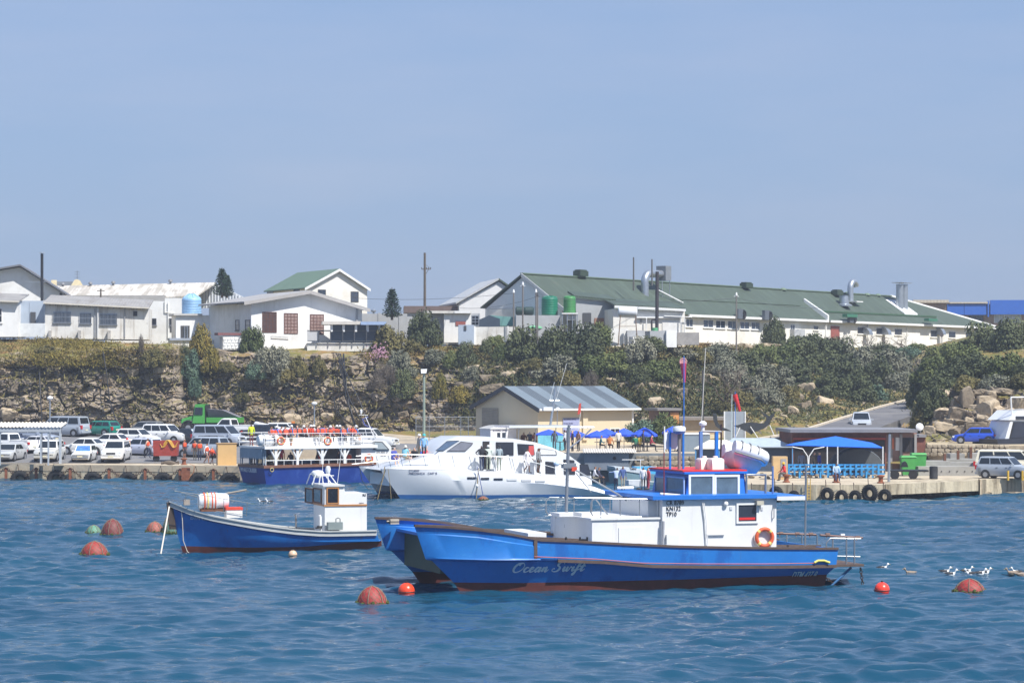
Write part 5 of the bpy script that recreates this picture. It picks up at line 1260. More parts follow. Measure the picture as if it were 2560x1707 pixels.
mb = fo.mb(); u,z = fo.uz(1435,1172,4.2); mb.box((u,4.2,z),(.22,.12,.16)); mb.build('red_block', mat('block_red',(206,74,50)), OS)
opipe('boom', [(1440,1175),(1545,1235),(1622,1292)], .035, ALU, 4.0); opipe('stay', [(1440,1182),(1478,1230)], .018, ALU, 4.0); opipe('stay', [(1490,1248),(1524,1292)], .03, ALU, 3.6)
for v,x0,x1,y in ((4.6,1365,1530,1243),(1.3,1477,1652,1246)):
    pr = [(x0+6,y+44),(x0,y+34),(x0,y+10),(x0+9,y),(x1,y+2)]; opipe('rail', pr, .025, ALU, v); opipe('rail', [(x0+6,y+44),(x1,y+46)], .02, ALU, v)
    for k in range(4): x = x0+25+k*(x1-x0-30)/3; opipe('stanchion', [(x,y+2),(x,y+54)], .02, ALU, v)
opipe('whip_aerial', [(1660,1065),(1660,1100),(1660,1250)], .02, mat('aerial_red',(130,40,48)), 1.2); opipe('whip_aerial', [(1661,1066),(1661,1130)], .026, WHITEF, 1.19)
opipe('aerial_foot', [(1659,1302),(1657,1362)], .05, mat('grey_pipe',(160,162,166)), .9, n=8)
mb = fo.mb(); u,z = fo.uz(1660,1262,1.18)
for k in range(3): mb.torus((u,1.18,z-.1+k*.1),.11,.05,'Z',14,6)
mb.build('blue_fender', mat('pale_blue_plastic',(96,156,206)), OS, 60)
zW = zw1+.15
u,z = fo.uz(1698,1075,3.0); zb_ = zW
mb = fo.mb(); mb.tube((u,3.0,zb_),(u,3.0,z-.1),.065,n=10); mb.build('radar_post', mat('post_bronze',(132,124,116)), OS, 40)
mb = fo.mb(); mb.lathe((u,3.0,z-.22),[(.1,0.06),(.22,.1),(.25,.18)],20); mb.build('radar_base', mat('radar_blue',(96,128,180)), OS, 40)
mb = fo.mb(); mb.lathe((u,3.0,z-.04),[(.26,0),(.265,.12),(.22,.19),(.05,.21)],20); mb.build('radar_dome', BSHINY, OS, 50)
for px,y in ((1675,1075),(1708,1080)): u2,z2 = fo.uz(px,y,3.2); mb = fo.mb(); mb.bx(u2-.035,u2+.035,3.16,3.23,zW,z2); mb.build('frame_leg', ROOFBLUE, OS)
u0,z0 = fo.uz(1661,1080,3.3); u1,z1 = fo.uz(1695,1122,3.3); obox('white_board', u0,u1,3.28,3.33,z1,z0,WHITEF)
for px in (1752,1791): u2,z2 = fo.uz(px,1078,3.0); mb = fo.mb(); mb.bx(u2-.06,u2+.06,2.94,3.06,zW,z2); mb.build('goalpost', mat('goal_blue',(92,124,176)) if px==1752 else ROOFBLUE, OS)
opipe('goalpost_bar', [(1752,1078),(1803,1079)], .05, mat('goal_grey',(150,150,150)), 3.0); opipe('dark_post', [(1803,1060),(1803,1100),(1800,1180)], .035, mat('aerial_dark',(60,40,44)), 3.0)
mb = fo.mb(); u,z = fo.uz(1757,1065,3.0); mb.lathe((u,3.0,z-.2),[(.07,0),(.08,.22),(.15,.24),(.16,.33),(.08,.4)],12); mb.build('masthead_lamp', WHITEF, OS, 40)
opipe('aerial', [(1710,890),(1710,1076)], .018, ROOFBLUE, 3.1); opipe('aerial', [(1764,870),(1753,1076)], .016, mat('aerial_beige',(206,200,188)), 3.1); opipe('aerial', [(1830,985),(1827,1140)], .014, mat('pale_aerial',(190,206,200)), 3.1)
opipe('navigation_bar', [(1650,1234),(1700,1238)], .05, mat('cream_tube',(214,206,190)), 1.7, n=8)
# aft frame, awning post
for a in ([(1866,1240),(1866,1186),(1914,1186),(1914,1240)],): opipe('tender_cradle', a, .05, ALU, 1.9)
opipe('awning_post', [(2015,1162),(2013,1364)], .04, ALU, .85, n=8); opipe('awning_post', [(1932,1165),(1932,1244)], .04, mat('goal_blue',(92,124,176)), 1.2)
# stern platform and rails
zp = fo.uz(2060,1413,.6)[1]; up0 = uS-.6; up1 = fo.u_(2153,.6)
obox('stern_platform', up0, up1, .35, 5.9, zp-.05, zp+.04, RAILBR)
for px in (2082,2116,2136):
    for v in (.5,): u,z = fo.uz(px,1344,v); mb = fo.mb(); mb.tube((u,v,zp),(u,v,z),.035,n=8); mb.build('stern_post', ALU, OS)
opipe('stern_rail', [(2072,1390),(2066,1376),(2066,1356),(2076,1345),(2152,1346)], .028, ALU, .5); opipe('stern_rail', [(2068,1386),(2078,1389),(2150,1391)], .028, ALU, .5)
opipe('rod_rail', [(1942,1333),(2040,1336)], .05, mat('varnished_brown',(86,44,38),rough=.5), 4.6); opipe('rod_rail', [(2050,1337),(2156,1344)], .05, mat('varnished_brown',(86,44,38)), 2.4)
for px,y in ((1952,1331),(1993,1332),(2027,1333),(2069,1334),(2106,1336),(2144,1341)):
    v = 4.6 if px < 2040 else 2.4; u,z = fo.uz(px,y,v); mb = fo.mb(); mb.box((u,v,z),(.18,.1,.07)); mb.tube((u-.05,v,z-.15),(u-.05,v,z),.02); mb.build('line_clamp', mat('clamp_rust',(140,112,100),var=.3) if px != 2106 else WHITEF, OS)
for px in (1967,2005,2043): opipe('rail_leg', [(px,1336),(px,1366)], .03, mat('blue_grey_tube',(110,120,130)), 4.5)
opipe('ladder_strut', [(2128,1418),(2064,1477)], .05, mat('strut_blue',(30,92,140)), .6)
def chain(name, a, b, parent, r=.02, lk=.11, m=None, sag=0.0):
    a = Vector(a); b = Vector(b); n = int((b-a).length/lk); mb = MB(); d = (b-a).normalized()
    for k in range(n):
        t = (k+.5)/n; p = a.lerp(b, t)-Vector((0,0,sag*4*t*(1-t))); q = d.to_track_quat('X','Z').to_matrix()
        if k % 2: q = q @ Matrix.Rotation(PI/2,3,'X')
        mb.torus(p, lk*.5, r, 'Z', 8, 4, q)
    mb.build(name, m or mat('rusty_chain',(64,46,38),rough=.9), parent)
a = fo.uz(2151,1418,.5); b_ = fo.uz(2160,1482,.5); chain('chain', fo.pt(a[0],.5,a[1]), fo.pt(b_[0],.5,b_[1]), OS)
a = fo.uz(2064,1442,.6); b_ = fo.uz(2100,1474,.6); chain('chain', fo.pt(a[0],.6,a[1]), fo.pt(b_[0],.6,b_[1]), OS)
opipe('yellow_hose', [(2036,1406),(2045,1401),(2060,1401),(2074,1406)], .05, mat('hose_yellow',(210,200,96)), -.06, n=8); opipe('red_hose', [(1336,1391),(1491,1397),(1606,1407),(1759,1409),(1912,1409),(2036,1407)], .02, mat('hose_red',(176,84,84)), -.06)
u,z = fo.uz(985,1303,5.9); mb = fo.mb(); mb.box((u,5.9,z),(.35,.25,.2)); mb.tube((u-.3,5.9,z),(u+.2,5.9,z),.05); mb.build('bow_roller', mat('roller_grey',(150,140,124)), OS)
# tanks and tender carried on the roof (things of their own)
def roofpt(px,py,v): u,z = fo.uz(px,py,v); return u,z
for i,(x0,x1) in enumerate(((1751,1784),(1779,1812))):
    v = 2.6-.5*i; u0,z0 = roofpt(x0,1144,v); u1,z1 = roofpt(x1,1177,v); c0 = fo.pt((u0+u1)/2,v+.3,zW)
    T_ = thing('water_canister', c0, ('rear' if i == 0 else 'front')+' of the two pinkish white canisters on the blue wheelhouse roof', 'canister', 'canisters on the wheelhouse roof', rz=fo.rz)
    mb = fo.mb(); hh = z0-zW
    mb.loft([[(u0+(u1-u0)*a,v+.6*b2,zW+hh*c2) for a,b2 in ((.06,.0),(.94,.0),(1,.1),(1,.9),(.94,1),(.06,1),(0,.9),(0,.1))] if True else 0 for c2 in (0,.82)]+[[(u0+(u1-u0)*(.12+.76*a),v+.6*(.12+.76*b2),zW+hh*.96) for a,b2 in ((.06,.0),(.94,.0),(1,.1),(1,.9),(.94,1),(.06,1),(0,.9),(0,.1))]])
    mb.build('body', mat('pinkish_plastic',(232,214,206),rough=.45,var=.04), T_, 50)
    mb = fo.mb(); mb.lathe(((u0+u1)/2,v+.3,zW+hh*.95),[(.1,0),(.1,.08),(.02,.09)],10); mb.build('cap', mat('pinkish_plastic',(232,214,206)), T_)
u,z = fo.uz(1862,1150,3.0); c0 = fo.pt(u,3.0,z)
T_ = thing('inflatable_tender', c0, 'white inflatable tender with grey hull carried behind the blue wheelhouse', 'dinghy', rz=fo.rz)
Mt = fo.T @ Matrix.Translation((u,3.0,z)) @ Matrix.Diagonal((1.02,1.1,1.25,1)) @ Matrix.Rotation(R(14),4,'Y') @ Matrix.Rotation(R(-8),4,'X')
mb = MB(Mt); 
out = [(-.75,-.5),(.35,-.52),(.62,-.35),(.78,0),(.62,.35),(.35,.52),(-.75,.5)]
mb.path([(x,y,.2) for x,y in out], .22, 12); mb.build('tube', mat('pvc_white',(232,232,232),rough=.4), T_, 60)
mb = MB(Mt); mb.loft([[(x*s_,y*s_,zz) for x,y in out] for s_,zz in ((.98,.12),(.92,-.1),(.7,-.32),(.3,-.42))]); mb.build('hull', mat('grey_blue_hull',(206,212,220),rough=.4), T_, 60)
for k in (-.5,-.15,.2): mb = MB(Mt); mb.path([(k,-.76,.2),(k+.02,-.68,.4),(k+.02,-.5,.46)],.025,5); mb.build('strap', mat('strap_grey',(120,120,120)), T_)
mb = MB(Mt); mb.path([(x*1.02,y*1.3,.02) for x,y in out], .03, 6); mb.build('rub_strip', mat('strap_grey',(120,120,120)), T_)

# ---- small blue fishing boat with white wheelhouse
fb = Frame(457, 119.6, 17)
SB = fb.root('fishing_boat', 'small blue fishing boat with a white wheelhouse left of the catamaran', 'boat', u=4)
vb = 1.55
gn = [(422,1256),(470,1276),(520,1290),(590,1303),(650,1313),(720,1322),(790,1327),(925,1325)]
bt = [(450,1364),(600,1365),(750,1362),(940,1346)]
Bg = lev(fb, vb, 422, 924, gn, 1.5, 4.2, 2.0, .9)
Bm = lev(fb, vb, 440, 932, [(x,y+ (1368-y)*.55) for x,y in gn], 1.42, 4.6, 2.0, .9)
Bb = lev(fb, vb, 452, 940, bt, 1.2, 5.0, 1.9, .9)
Bw = (fb.u_(458,vb), fb.u_(942,vb), [-5,20],[-.1,-.1], 1.1, 5.0, 1.9, .9); Bk = (fb.u_(470,vb), fb.u_(940,vb), [-5,20],[-.7,-.7], .4, 5.0, 1.9, .9)
posb, tsb = hull_parts(fb, vb, [Bg,Bm,Bb,Bw,Bk], [(0,2,'hull_side',BOATBLUE),(2,4,'antifouling',BOOTRED)], SB)
GRAIL = mat('grey_gunwale',(178,180,178),rough=.6,var=.1)
for s in (-1,1): strip(fb, posb, tsb, Bg, s, .2, .06, GRAIL, 'gunwale', SB, dz=-.17); strip(fb, posb, tsb, Bg, s, .05, .12, GRAIL, 'capping', SB, dz=.03)
mb = fb.mb(); mb.loft([[posb(Bg,t,-1) for t in tsb],[posb(Bg,t,1) for t in tsb]],cap=False,closed=False); d_ = mb.build('deck', mat('deck_grey',(196,196,192)), SB); d_.location.z -= .22
mb = fb.mb(); u,z = fb.uz(424,1258,vb); mb.hexa([(u-.02,vb-.07,z-1.2),(u+.3,vb-.07,z-1.2),(u+.3,vb+.07,z-1.2),(u-.02,vb+.07,z-1.2),(u-.14,vb-.09,z+.05),(u+.12,vb-.09,z+.05),(u+.12,vb+.09,z+.05),(u-.14,vb+.09,z+.05)]); mb.build('stem_post', mat('stem_dark',(70,58,50),var=.3,scale=4), SB)
vs0 = .55; u1 = fb.u_(812,vs0); u2 = fb.u_(917,vs0); zd = fb.uz(812,1328,vs0)[1]; zk = fb.uz(860,1262,vs0)[1]; zc = fb.uz(840,1216,vs0)[1]; zs = fb.uz(890,1233,vs0)[1]; um = fb.u_(861,vs0); vs1 = 2.95
obox('lower_house', u1,u2,vs0,vs1,zd-.3,zk,BWHITE,SB,fb)
mb = fb.mb(); mb.prism([(u1,vs0,zk),(u2,vs0,zk),(u2,vs0,zs),(um+.05,vs0,zs),(um-.03,vs0,zc),(u1,vs0,zc)],(0,vs1-vs0,0)); mb.build('upper_house', BWHITE, SB)
obox('wood_band', u1-.04,u2,vs0-.04,vs1+.04,zk-.05,zk+.03,mat('varnished_wood',(176,122,72),rough=.4),SB,fb)
obox('roof', u1-.1,um,vs0-.08,vs1+.08,zc,zc+.08,mat('roof_grey',(196,196,196)),SB,fb)
VW = mat('varnished_wood',(176,122,72))
win(SB, fb, 819,844,1221,1256, v=vs0, nx=1, ny=1, fm=VW, gm=DARKG, sill=False)
fbf = at_frame(fb.pt(u1,0,0), 107)
for a,b2 in ((785,804),(765,783)): win(SB, fbf, a,b2,1221,1256, v=.01, nx=1, ny=1, fm=mat('dark_varnish',(112,74,50)), gm=CABG, sill=False, s=1)
for t_,x,y,sz in (('IRS',906,1240,.16),('CHOW YD',898,1258,.055)): u,z = fb.uz(x,y,vs0-.01); text_part('lettering', t_, sz, fb.T @ Matrix.Translation((u,vs0-.012,z)), BLKTXT, SB, sx=.8)
u,z = fb.uz(832,1318,vs0-.3); obox('battery_box', u-.25,u+.45,vs0-.45,vs0-.1,z-.1,z+.25,mat('box_green_grey',(128,138,136)),SB,fb); 
mb = fb.mb(); mb.path([(u+.15,vs0-.3,z+.25),(u+.15,vs0-.3,z+.4),(u+.25,vs0-.3,z+.45),(u+.35,vs0-.3,z+.4),(u+.35,vs0-.3,z+.25)],.025,6); mb.build('exhaust_hoop', mat('hoop_grey',(100,104,104)), SB)
for px,m_,h in ((800,WHITEF,1287),(762,mat('pipe_dark_grey',(110,112,116)),1290)): u,z = fb.uz(px,1325,vs0-.1); zt_ = fb.uz(px,h,vs0)[1]; mb = fb.mb(); mb.path([(u,.4 if px==800 else 2.4,z-.3),(u,.4 if px==800 else 2.4,zt_-.1),(u-.04,.4 if px==800 else 2.4,zt_)],.07 if px==800 else .05,8); mb.build('vent_pipe', m_, SB, 50)
u,z = fb.uz(793,1313,.6); mb = fb.mb(); mb.torus((u,.3,z-.1),.13,.04,'Z',12,6); mb.torus((u+.05,.3,z-.03),.1,.04,'Z',12,6); mb.build('rope_coil', BLACKM, SB)
# radar frame on its roof
mb = fb.mb(); u0 = fb.u_(778,1.2); u3 = fb.u_(840,1.2)
tops = [fb.u_(787,1.2),fb.u_(822,1.2)]; zt_ = fb.uz(800,1186,1.2)[1]
for a,b2 in ((u0,tops[0]),(tops[0]+.15,tops[0]+.22),(tops[1]-.05,tops[1]-.1),(u3,tops[1])):
    for v in (1.0,2.2): mb.tube((a,v,zc+.08),(b2,v,zt_),.028)
mb.tube((tops[0],1.0,zt_),(tops[0],2.2,zt_),.026); mb.tube((tops[0],1.0,zt_),(tops[1],1.0,zt_),.028); mb.tube((tops[0],2.2,zt_),(tops[1],2.2,zt_),.028); mb.tube((u0+.25,1.0,zc+.5),(tops[1]+.2,1.0,zc+.5),.022); mb.build('radar_frame', WHITEF, SB)
mb = fb.mb(); u,z = fb.uz(794,1180,1.6); mb.lathe((u,1.6,z-.16),[(.15,-.1),(.25,0),(.3,.05),(.3,.16),(.22,.24),(.04,.26)],18); mb.build('radar_dome', BSHINY, SB, 50)
mb = fb.mb(); u,z = fb.uz(820,1172,1.4); mb.lathe((u,1.4,z-.3),[(.05,0),(.1,.1),(.13,.3),(.1,.42),(.03,.45)],12); mb.build('satellite_dome', BSHINY, SB, 50)
def bpipe(name, pts, r, m, v, n=6): mb = fb.mb(); mb.path([(fb.uz(x,y,v)[0],v,fb.uz(x,y,v)[1]) for x,y in pts], r, n); return mb.build(name, m, SB, 50)
bpipe('aerial', [(843,1212),(858,1090)], .012, WHITEF, 1.2); bpipe('aerial', [(806,1183),(808,1130)], .01, WHITEF, 1.5)
bpipe('bow_rail', [(436,1227),(500,1236),(570,1248),(627,1258)], .016, mat('dull_steel',(96,100,104),rough=.5), .5); bpipe('bow_rail', [(436,1226),(500,1243),(560,1236),(600,1228)], .015, mat('dull_steel',(96,100,104)), 2.2)
for px,y0,y1 in ((465,1236,1252),(498,1240,1272),(560,1247,1283),(618,1257,1291)): bpipe('rail_post', [(px,y0),(px-2,y1)], .014, mat('dull_steel',(96,100,104)), .5)
bpipe('low_rail', [(540,1277),(617,1287)], .012, mat('dull_steel',(96,100,104)), .5)
bpipe('plank', [(562,1234),(616,1224)], .05, mat('plank_grey',(128,124,114)), 2.0)
b_ = fb.uz(466,1254,1.5); obox('windlass', b_[0]-.12,b_[0]+.15,1.4,1.65,b_[1]-.15,b_[1]+.1,mat('windlass_grey',(150,140,130)),SB,fb)
bpipe('mooring_rope', [(452,1262),(456,1300),(458,1350),(468,1378),(478,1386)], .02, mat('rope_cream',(206,198,182)), -.02 if False else 1.2)
T_ = fb; p = fb.pt(fb.u_(400,1.0),1.0,0)
T_ = thing('mooring_line', W(402,1383,118.5), 'pale slanting mooring line running from the small boat bow into the water', 'rope'); mb = MB(); mb.tube(W(402,1384,118.5),W(423,1266,120.0),.035,n=6); mb.build('rope', mat('rope_pale',(214,206,192)), T_)
def side_vb(u,z):
    return posb(Bg,(u-Bg[0])/(Bg[1]-Bg[0]),-1)[1]
u,z = fb.uz(476,1298,1.0); o = text_part('registration', 'DTM 435 B', .2, fb.T @ Matrix.Translation((u,0,z)) @ Matrix.Rotation(R(3.0),4,'Y'), SILTXT, SB, sx=.95)
M_ = fb.T.inverted() @ wm(SB); mj = M_.inverted()
for v in o.data.vertices:
    q = M_ @ v.co; t = (q.x-Bg[0])/(Bg[1]-Bg[0]); zg = posb(Bg,t,-1)[2]; tm = (q.x-Bm[0])/(Bm[1]-Bm[0]); pm = posb(Bm,max(0,tm),-1); f = min(1,max(0,(zg-q.z)/(zg-pm[2])))
    q.y = q.y+posb(Bg,t,-1)[1]*(1-f)+pm[1]*f-.025; v.co = mj @ q
# raft canister and cool box on its foredeck
c0 = fb.uz(533,1268,1.6); p0 = fb.pt(c0[0],1.6,c0[1])
T_ = thing('life_raft_canister', p0, 'white life raft canister on the foredeck of the small blue boat', 'life raft', rz=fb.rz)
Mt = fb.T @ Matrix.Translation((c0[0],1.6,c0[1]+.3)) @ Matrix.Rotation(PI/2,4,'Y')
mb = MB(Mt); prof = [(.05,-.72),(.3,-.7),(.36,-.6),(.38,-.2),(.4,-.18),(.4,.18),(.38,.2),(.36,.6),(.3,.7),(.05,.72)]; mb.lathe((0,0,0),prof,18); mb.build('shell', BSHINY, T_, 50)
for k,m_ in ((-.45,ORANGE),(-.3,REFL),(-.1,ORANGE),(.05,ORANGE)): mb = MB(Mt); mb.lathe((0,0,k),[(.385,-.03),(.41,-.03),(.41,.03),(.385,.03)],18); mb.build('strap', m_, T_)
mb = MB(fb.T); mb.box((c0[0],1.6,c0[1]-.12),(1.2,.5,.12)); mb.build('cradle', mat('rusty_brown',(104,66,46)), T_)
c0 = fb.uz(584,1288,1.0); T_ = thing('cool_box', fb.pt(c0[0],1.2,c0[1]), 'white box with a red lid behind the raft canister', 'box', rz=fb.rz)
mb = fb.mb(); mb.bx(c0[0]-.35,c0[0]+.4,.9,1.5,c0[1]-.1,c0[1]+.26); mb.build('body', BWHITE, T_); mb = fb.mb(); mb.bx(c0[0]-.37,c0[0]+.42,.88,1.52,c0[1]+.26,c0[1]+.38); mb.build('lid', mat('lid_red',(210,70,48)), T_)
# ---- Miroshca: white passenger catamaran
fm_ = Frame(1003, 173.4, 18)
MI = fm_.root('passenger_catamaran', 'large white passenger catamaran behind the blue fishing boats', 'boat', u=7)
vc = 1.1; SPm = 5.6
mg = [(950,1172),(1050,1173),(1150,1175),(1250,1178),(1350,1187),(1420,1200),(1480,1217),(1545,1242)]
mm = [(960,1196),(1100,1198),(1250,1202),(1350,1207),(1450,1220),(1545,1244)]
ml = [(990,1236),(1200,1236),(1400,1234),(1545,1246)]
Mg = lev(fm_, vc, 950, 1545, mg, .95, 4.5, 2.0, .85); Mm = lev(fm_, vc, 966, 1545, mm, 1.12, 5.0, 2.0, .85); Ml = lev(fm_, vc, 994, 1540, ml, .8, 6.0, 1.9, .85)
Ml2 = lev(fm_, vc, 996, 1539, [(x,y+3) for x,y in ml], .78, 6.0, 1.9, .85)
Mw = (fm_.u_(1004,vc), fm_.u_(1535,vc), [-5,30],[-.15,-.15], .7, 6.0, 1.9, .9); Mk = (fm_.u_(1020,vc), fm_.u_(1525,vc), [-5,30],[-.9,-.9], .3, 6.0, 1.9, .9)
for dv in (0, SPm):
    posm, tsm = hull_parts(fm_, vc, [Mg,Mm,Ml,Ml2,Mw,Mk], [(0,2,'hull_side',BSHINY),(2,5,'boot_stripe',mat('boot_blue',(36,92,150),rough=.5))], MI, dv)
    mb = fm_.mb(); mb.loft([[(a[0],a[1]+dv*0,a[2]+.02) for a in (posm(Mg,t,-1) for t in tsm)],[(a[0],a[1],a[2]+.02) for a in (posm(Mg,t,1) for t in tsm)]],cap=False,closed=False); mb.build('side_deck', BWHITE, MI)
zdk = fm_.uz(1250,1176,1.2)[1]
mb = fm_.mb(); mb.bx(fm_.u_(975,1.2),fm_.u_(1480,1.2),1.4,SPm+.8,.9,zdk-.15); mb.build('bridge_deck', BSHINY, MI)
# sea-green shade panel: trampoline front between bows
# superstructure: outline lofted across with softened shoulders
outl = [(958,1176),(1000,1163),(1045,1148),(1088,1134),(1100,1118),(1125,1100),(1150,1091),(1220,1091),(1290,1096),(1340,1104),(1385,1118),(1425,1137),(1455,1160),(1478,1190),(1480,1212),(1400,1206),(1250,1190),(1100,1184)]
vin = 1.35
base = [fm_.uz(x,y,vin) for x,y in outl]; zc_ = zdk-.1
def ringm(v, f, dzt):
    out = []
    for u,z in base:
        k = max(0,(z-zc_)/3.2); out.append((u*1.0+(0 if f==1 else (fm_.u_(1260,vin)-u)*(1-f)*k), v, z-dzt*k))
    return out
mb = fm_.mb(); mb.loft([ringm(vin,.98,.30), ringm(vin+.12,.99,.12), ringm(vin+.5,1,.02), ringm(vin+1.2,1,0), ringm(SPm-.4,1,0), ringm(SPm+.4,1,.02), ringm(SPm+.75,.99,.12), ringm(SPm+.9,.98,.30)]); mb.build('superstructure', BSHINY, MI, 30)
SMOKE = mat('smoked_glass',(46,48,58),rough=.1,var=.2,scale=.8,spec=.7); SKYG = mat('windscreen_glass',(92,112,138),rough=.1,var=.2,spec=.7)
def mwin(pts, m=SMOKE, v=vin-.03, name='window', fmm=None):
    o = fpoly(fm_.mb(), fm_, pts, v-.012, v+.06).build(name, fmm or mat('black_gasket',(30,30,34)), MI)
    cx = sum(p[0] for p in pts)/len(pts); cy2 = sum(p[1] for p in pts)/len(pts)
    fpoly(fm_.mb(), fm_, [(cx+(x-cx)*.92,cy2+(y-cy2)*.88) for x,y in pts], v-.022, v+.05).build('pane', m, o)
mwin([(1088,1127),(1118,1102),(1149,1100),(1108,1127)], SKYG, name='windscreen'); mwin([(1117,1128),(1153,1103),(1183,1107),(1180,1112),(1163,1128)], mat('side_glass',(126,128,138),rough=.12))
mwin([(1240,1105),(1284,1105),(1284,1138),(1241,1138)]); mwin([(1294,1109),(1334,1111),(1337,1136),(1296,1136)]); mwin([(1364,1153),(1388,1155),(1388,1185),(1364,1184)]); mwin([(1409,1148),(1436,1150),(1438,1186),(1410,1186)]); mwin([(1450,1160),(1470,1160),(1478,1188),(1450,1188)])
mwin([(1207,1103),(1231,1103),(1231,1172),(1209,1172)], mat('doorway_dark',(54,50,50)), name='door')
mwin([(1347,1120),(1390,1126),(1392,1137),(1350,1137)], BWHITE); fslab('door_leaf', fm_, (1224,1236,1100,1172), vin-.32, vin-.27, BSHINY, MI); fslab('pink_towel', fm_, (1322,1335,1114,1137), vin-.07, vin-.052, mat('towel_red',(200,80,78)), MI)
for x0,x1 in ((1169,1189),(1203,1223),(1235,1257),(1268,1292),(1304,1328),(1339,1363)):
    y = 1192+(x0-1169)*.045; fslab('hull_light', fm_, (x0,x1,y,y+5), -.045, .1, SMOKE if x0 < 1260 else mat('pale_light',(196,198,200)), MI)
# name
for t_,x,y,sz in (('DTC8009',1027,1178,.16),('MIROSHCA   C447 B',1027,1186,.2)):
    u,z = fm_.uz(x,y,0); o = text_part('boat_name', t_, sz, fm_.T @ Matrix.Translation((u,0,z)), mat('navy_lettering',(44,52,96)), MI, sx=1.05)
    M_ = fm_.T.inverted() @ wm(MI); mj = M_.inverted()
    for v in o.data.vertices:
        q = M_ @ v.co; t = (q.x-Mg[0])/(Mg[1]-Mg[0]); a = posm(Mg,t,-1); t2 = max(0,(q.x-Mm[0])/(Mm[1]-Mm[0])); b = posm(Mm,t2,-1); f = min(1,max(0,(a[2]-q.z)/(a[2]-b[2])))
        q.y = q.y+a[1]*(1-f)+b[1]*f-SPm-.035; v.co = mj @ q
def mpipe(name, pts, r, m, v, n=6, root=None): mb = fm_.mb(); mb.path([(fm_.uz(x,y,v)[0],v,fm_.uz(x,y,v)[1]) for x,y in pts], r, n); return mb.build(name, m, root or MI, 50)
for pts in ([(1168,1139),(1260,1141),(1272,1139)],[(1268,1142),(1345,1158),(1420,1178)],[(890,1140),(990,1135),(1085,1137)],[(880,1160),(960,1152),(1000,1150)]): mpipe('guard_rail', pts, .025, ALU, .4 if pts[0][0] > 1100 else .9)
for x,y in ((1173,1141),(1200,1141),(1237,1142),(1273,1143),(1280,1146),(1312,1152),(1345,1159),(1385,1170),(940,1138),(970,1137),(1000,1136),(1020,1136),(1058,1136),(1095,1137),(1130,1138)): mpipe('stanchion', [(x,y),(x+7,y+30)], .018, ALU, .5)
# canopy on the flybridge
uA,zA = fm_.uz(1266,1066,2.5); uB,_ = fm_.uz(1421,1066,2.5)
mb = fm_.mb(); mb.bx(uA,uB,1.9,5.2,zA-.08,zA+.06); mb.build('canopy', BSHINY, MI)
for x in (1266,1298,1340,1390,1418): mpipe('canopy_post', [(x,1067),(x-3,1100+(x-1266)*.12)], .03, ALU, 2.0)
mpipe('radar_mast', [(1376,1062),(1384,1010),(1390,965)], .09, STEEL, 3.2, 8); mpipe('aerial', [(1390,1000),(1417,908)], .012, WHITEF, 3.2); mpipe('aerial', [(1375,1000),(1386,955)], .012, WHITEF, 3.2); mpipe('mast_yard', [(1374,1001),(1398,1001)], .05, STEEL, 3.2)
u,z = fm_.uz(1368,1022,3.1); mb = fm_.mb(); mb.bx(u-.33,u+.33,2.9,3.3,z-.12,z+.14); mb.build('radar_scanner', BSHINY, MI)
mpipe('lamp_mast', [(1393,1062),(1393,1025)], .03, ALU, 3.2); u,z = fm_.uz(1394,1020,3.2); mb = fm_.mb(); mb.lathe((u,3.2,z-.06),[(.05,0),(.16,.04),(.12,.1),(.02,.13)],12); mb.build('lamp_cap', BSHINY, MI)
mpipe('flag_staff', [(1452,1030),(1445,1075)], .015, WHITEF, 3.4)
u,z = fm_.uz(1451,1020,3.4); mb = fm_.mb(); mb.hexa([(u-.22,3.38,z-.45),(u+.02,3.4,z-.38),(u+.02,3.42,z-.38),(u-.22,3.40,z-.45),(u-.1,3.38,z+.3),(u+.06,3.4,z+.35),(u+.06,3.42,z+.35),(u-.1,3.4,z+.3)]); mb.build('flag', mat('flag_red',(190,70,58),var=.3,scale=4), MI)
mpipe('mooring_ropes', [(1196,1170),(1194,1200),(1191,1245)], .03, mat('rope_tan',(150,132,92)), -.15); mpipe('mooring_ropes', [(1193,1165),(1200,1200),(1208,1240)], .025, mat('rope_blue',(52,80,150)), -.15); mpipe('bow_line', [(962,1166),(960,1185),(952,1215),(944,1248)], .03, mat('rope_tan',(150,132,92)), .2); mpipe('bow_line', [(970,1170),(975,1210),(978,1248)], .02, mat('rope_tan',(150,132,92)), .2)
mpipe('bow_line', [(900,1170),(905,1200),(920,1222),(940,1224),(955,1200),(965,1172)], .025, mat('rope_dark',(50,58,56)), .3)
fslab('black_line', fm_, (0,1,0,1), 0, .01, BLACKM, MI) if False else None
c0 = fm_.uz(1192,1214,-.2); T_ = thing('rope_float', fm_.pt(c0[0],-.25,c0[1]), 'small white float hanging on the ropes at the white catamaran side', 'float'); mb = fm_.mb(); mb.ell((c0[0],-.25,c0[1]),(.1,.1,.12),10,6); mb.build('ball', BWHITE, T_, 60)
# fender and red buoy at its side
def fender(px,py,D,L,r,label,m=None,tilt=-12):
    c = W(px,py,D); T_ = thing('fender', c, label, 'fender'); Mt = Matrix.Translation(c) @ Matrix.Rotation(R(90+tilt),4,'Y'); mb = MB(Mt)
    mb.lathe((0,0,0),[(.04,-L/2-.08),(.06,-L/2),(r*.8,-L/2+.08),(r,-L/2+.2),(r,L/2-.2),(r*.8,L/2-.08),(.06,L/2),(.04,L/2+.08)],14); mb.build('body', m or BSHINY, T_, 50); return T_
fender(1348,1241,177.4,1.05,.19,'white sausage fender floating at the stern quarter of the white catamaran', tilt=8)

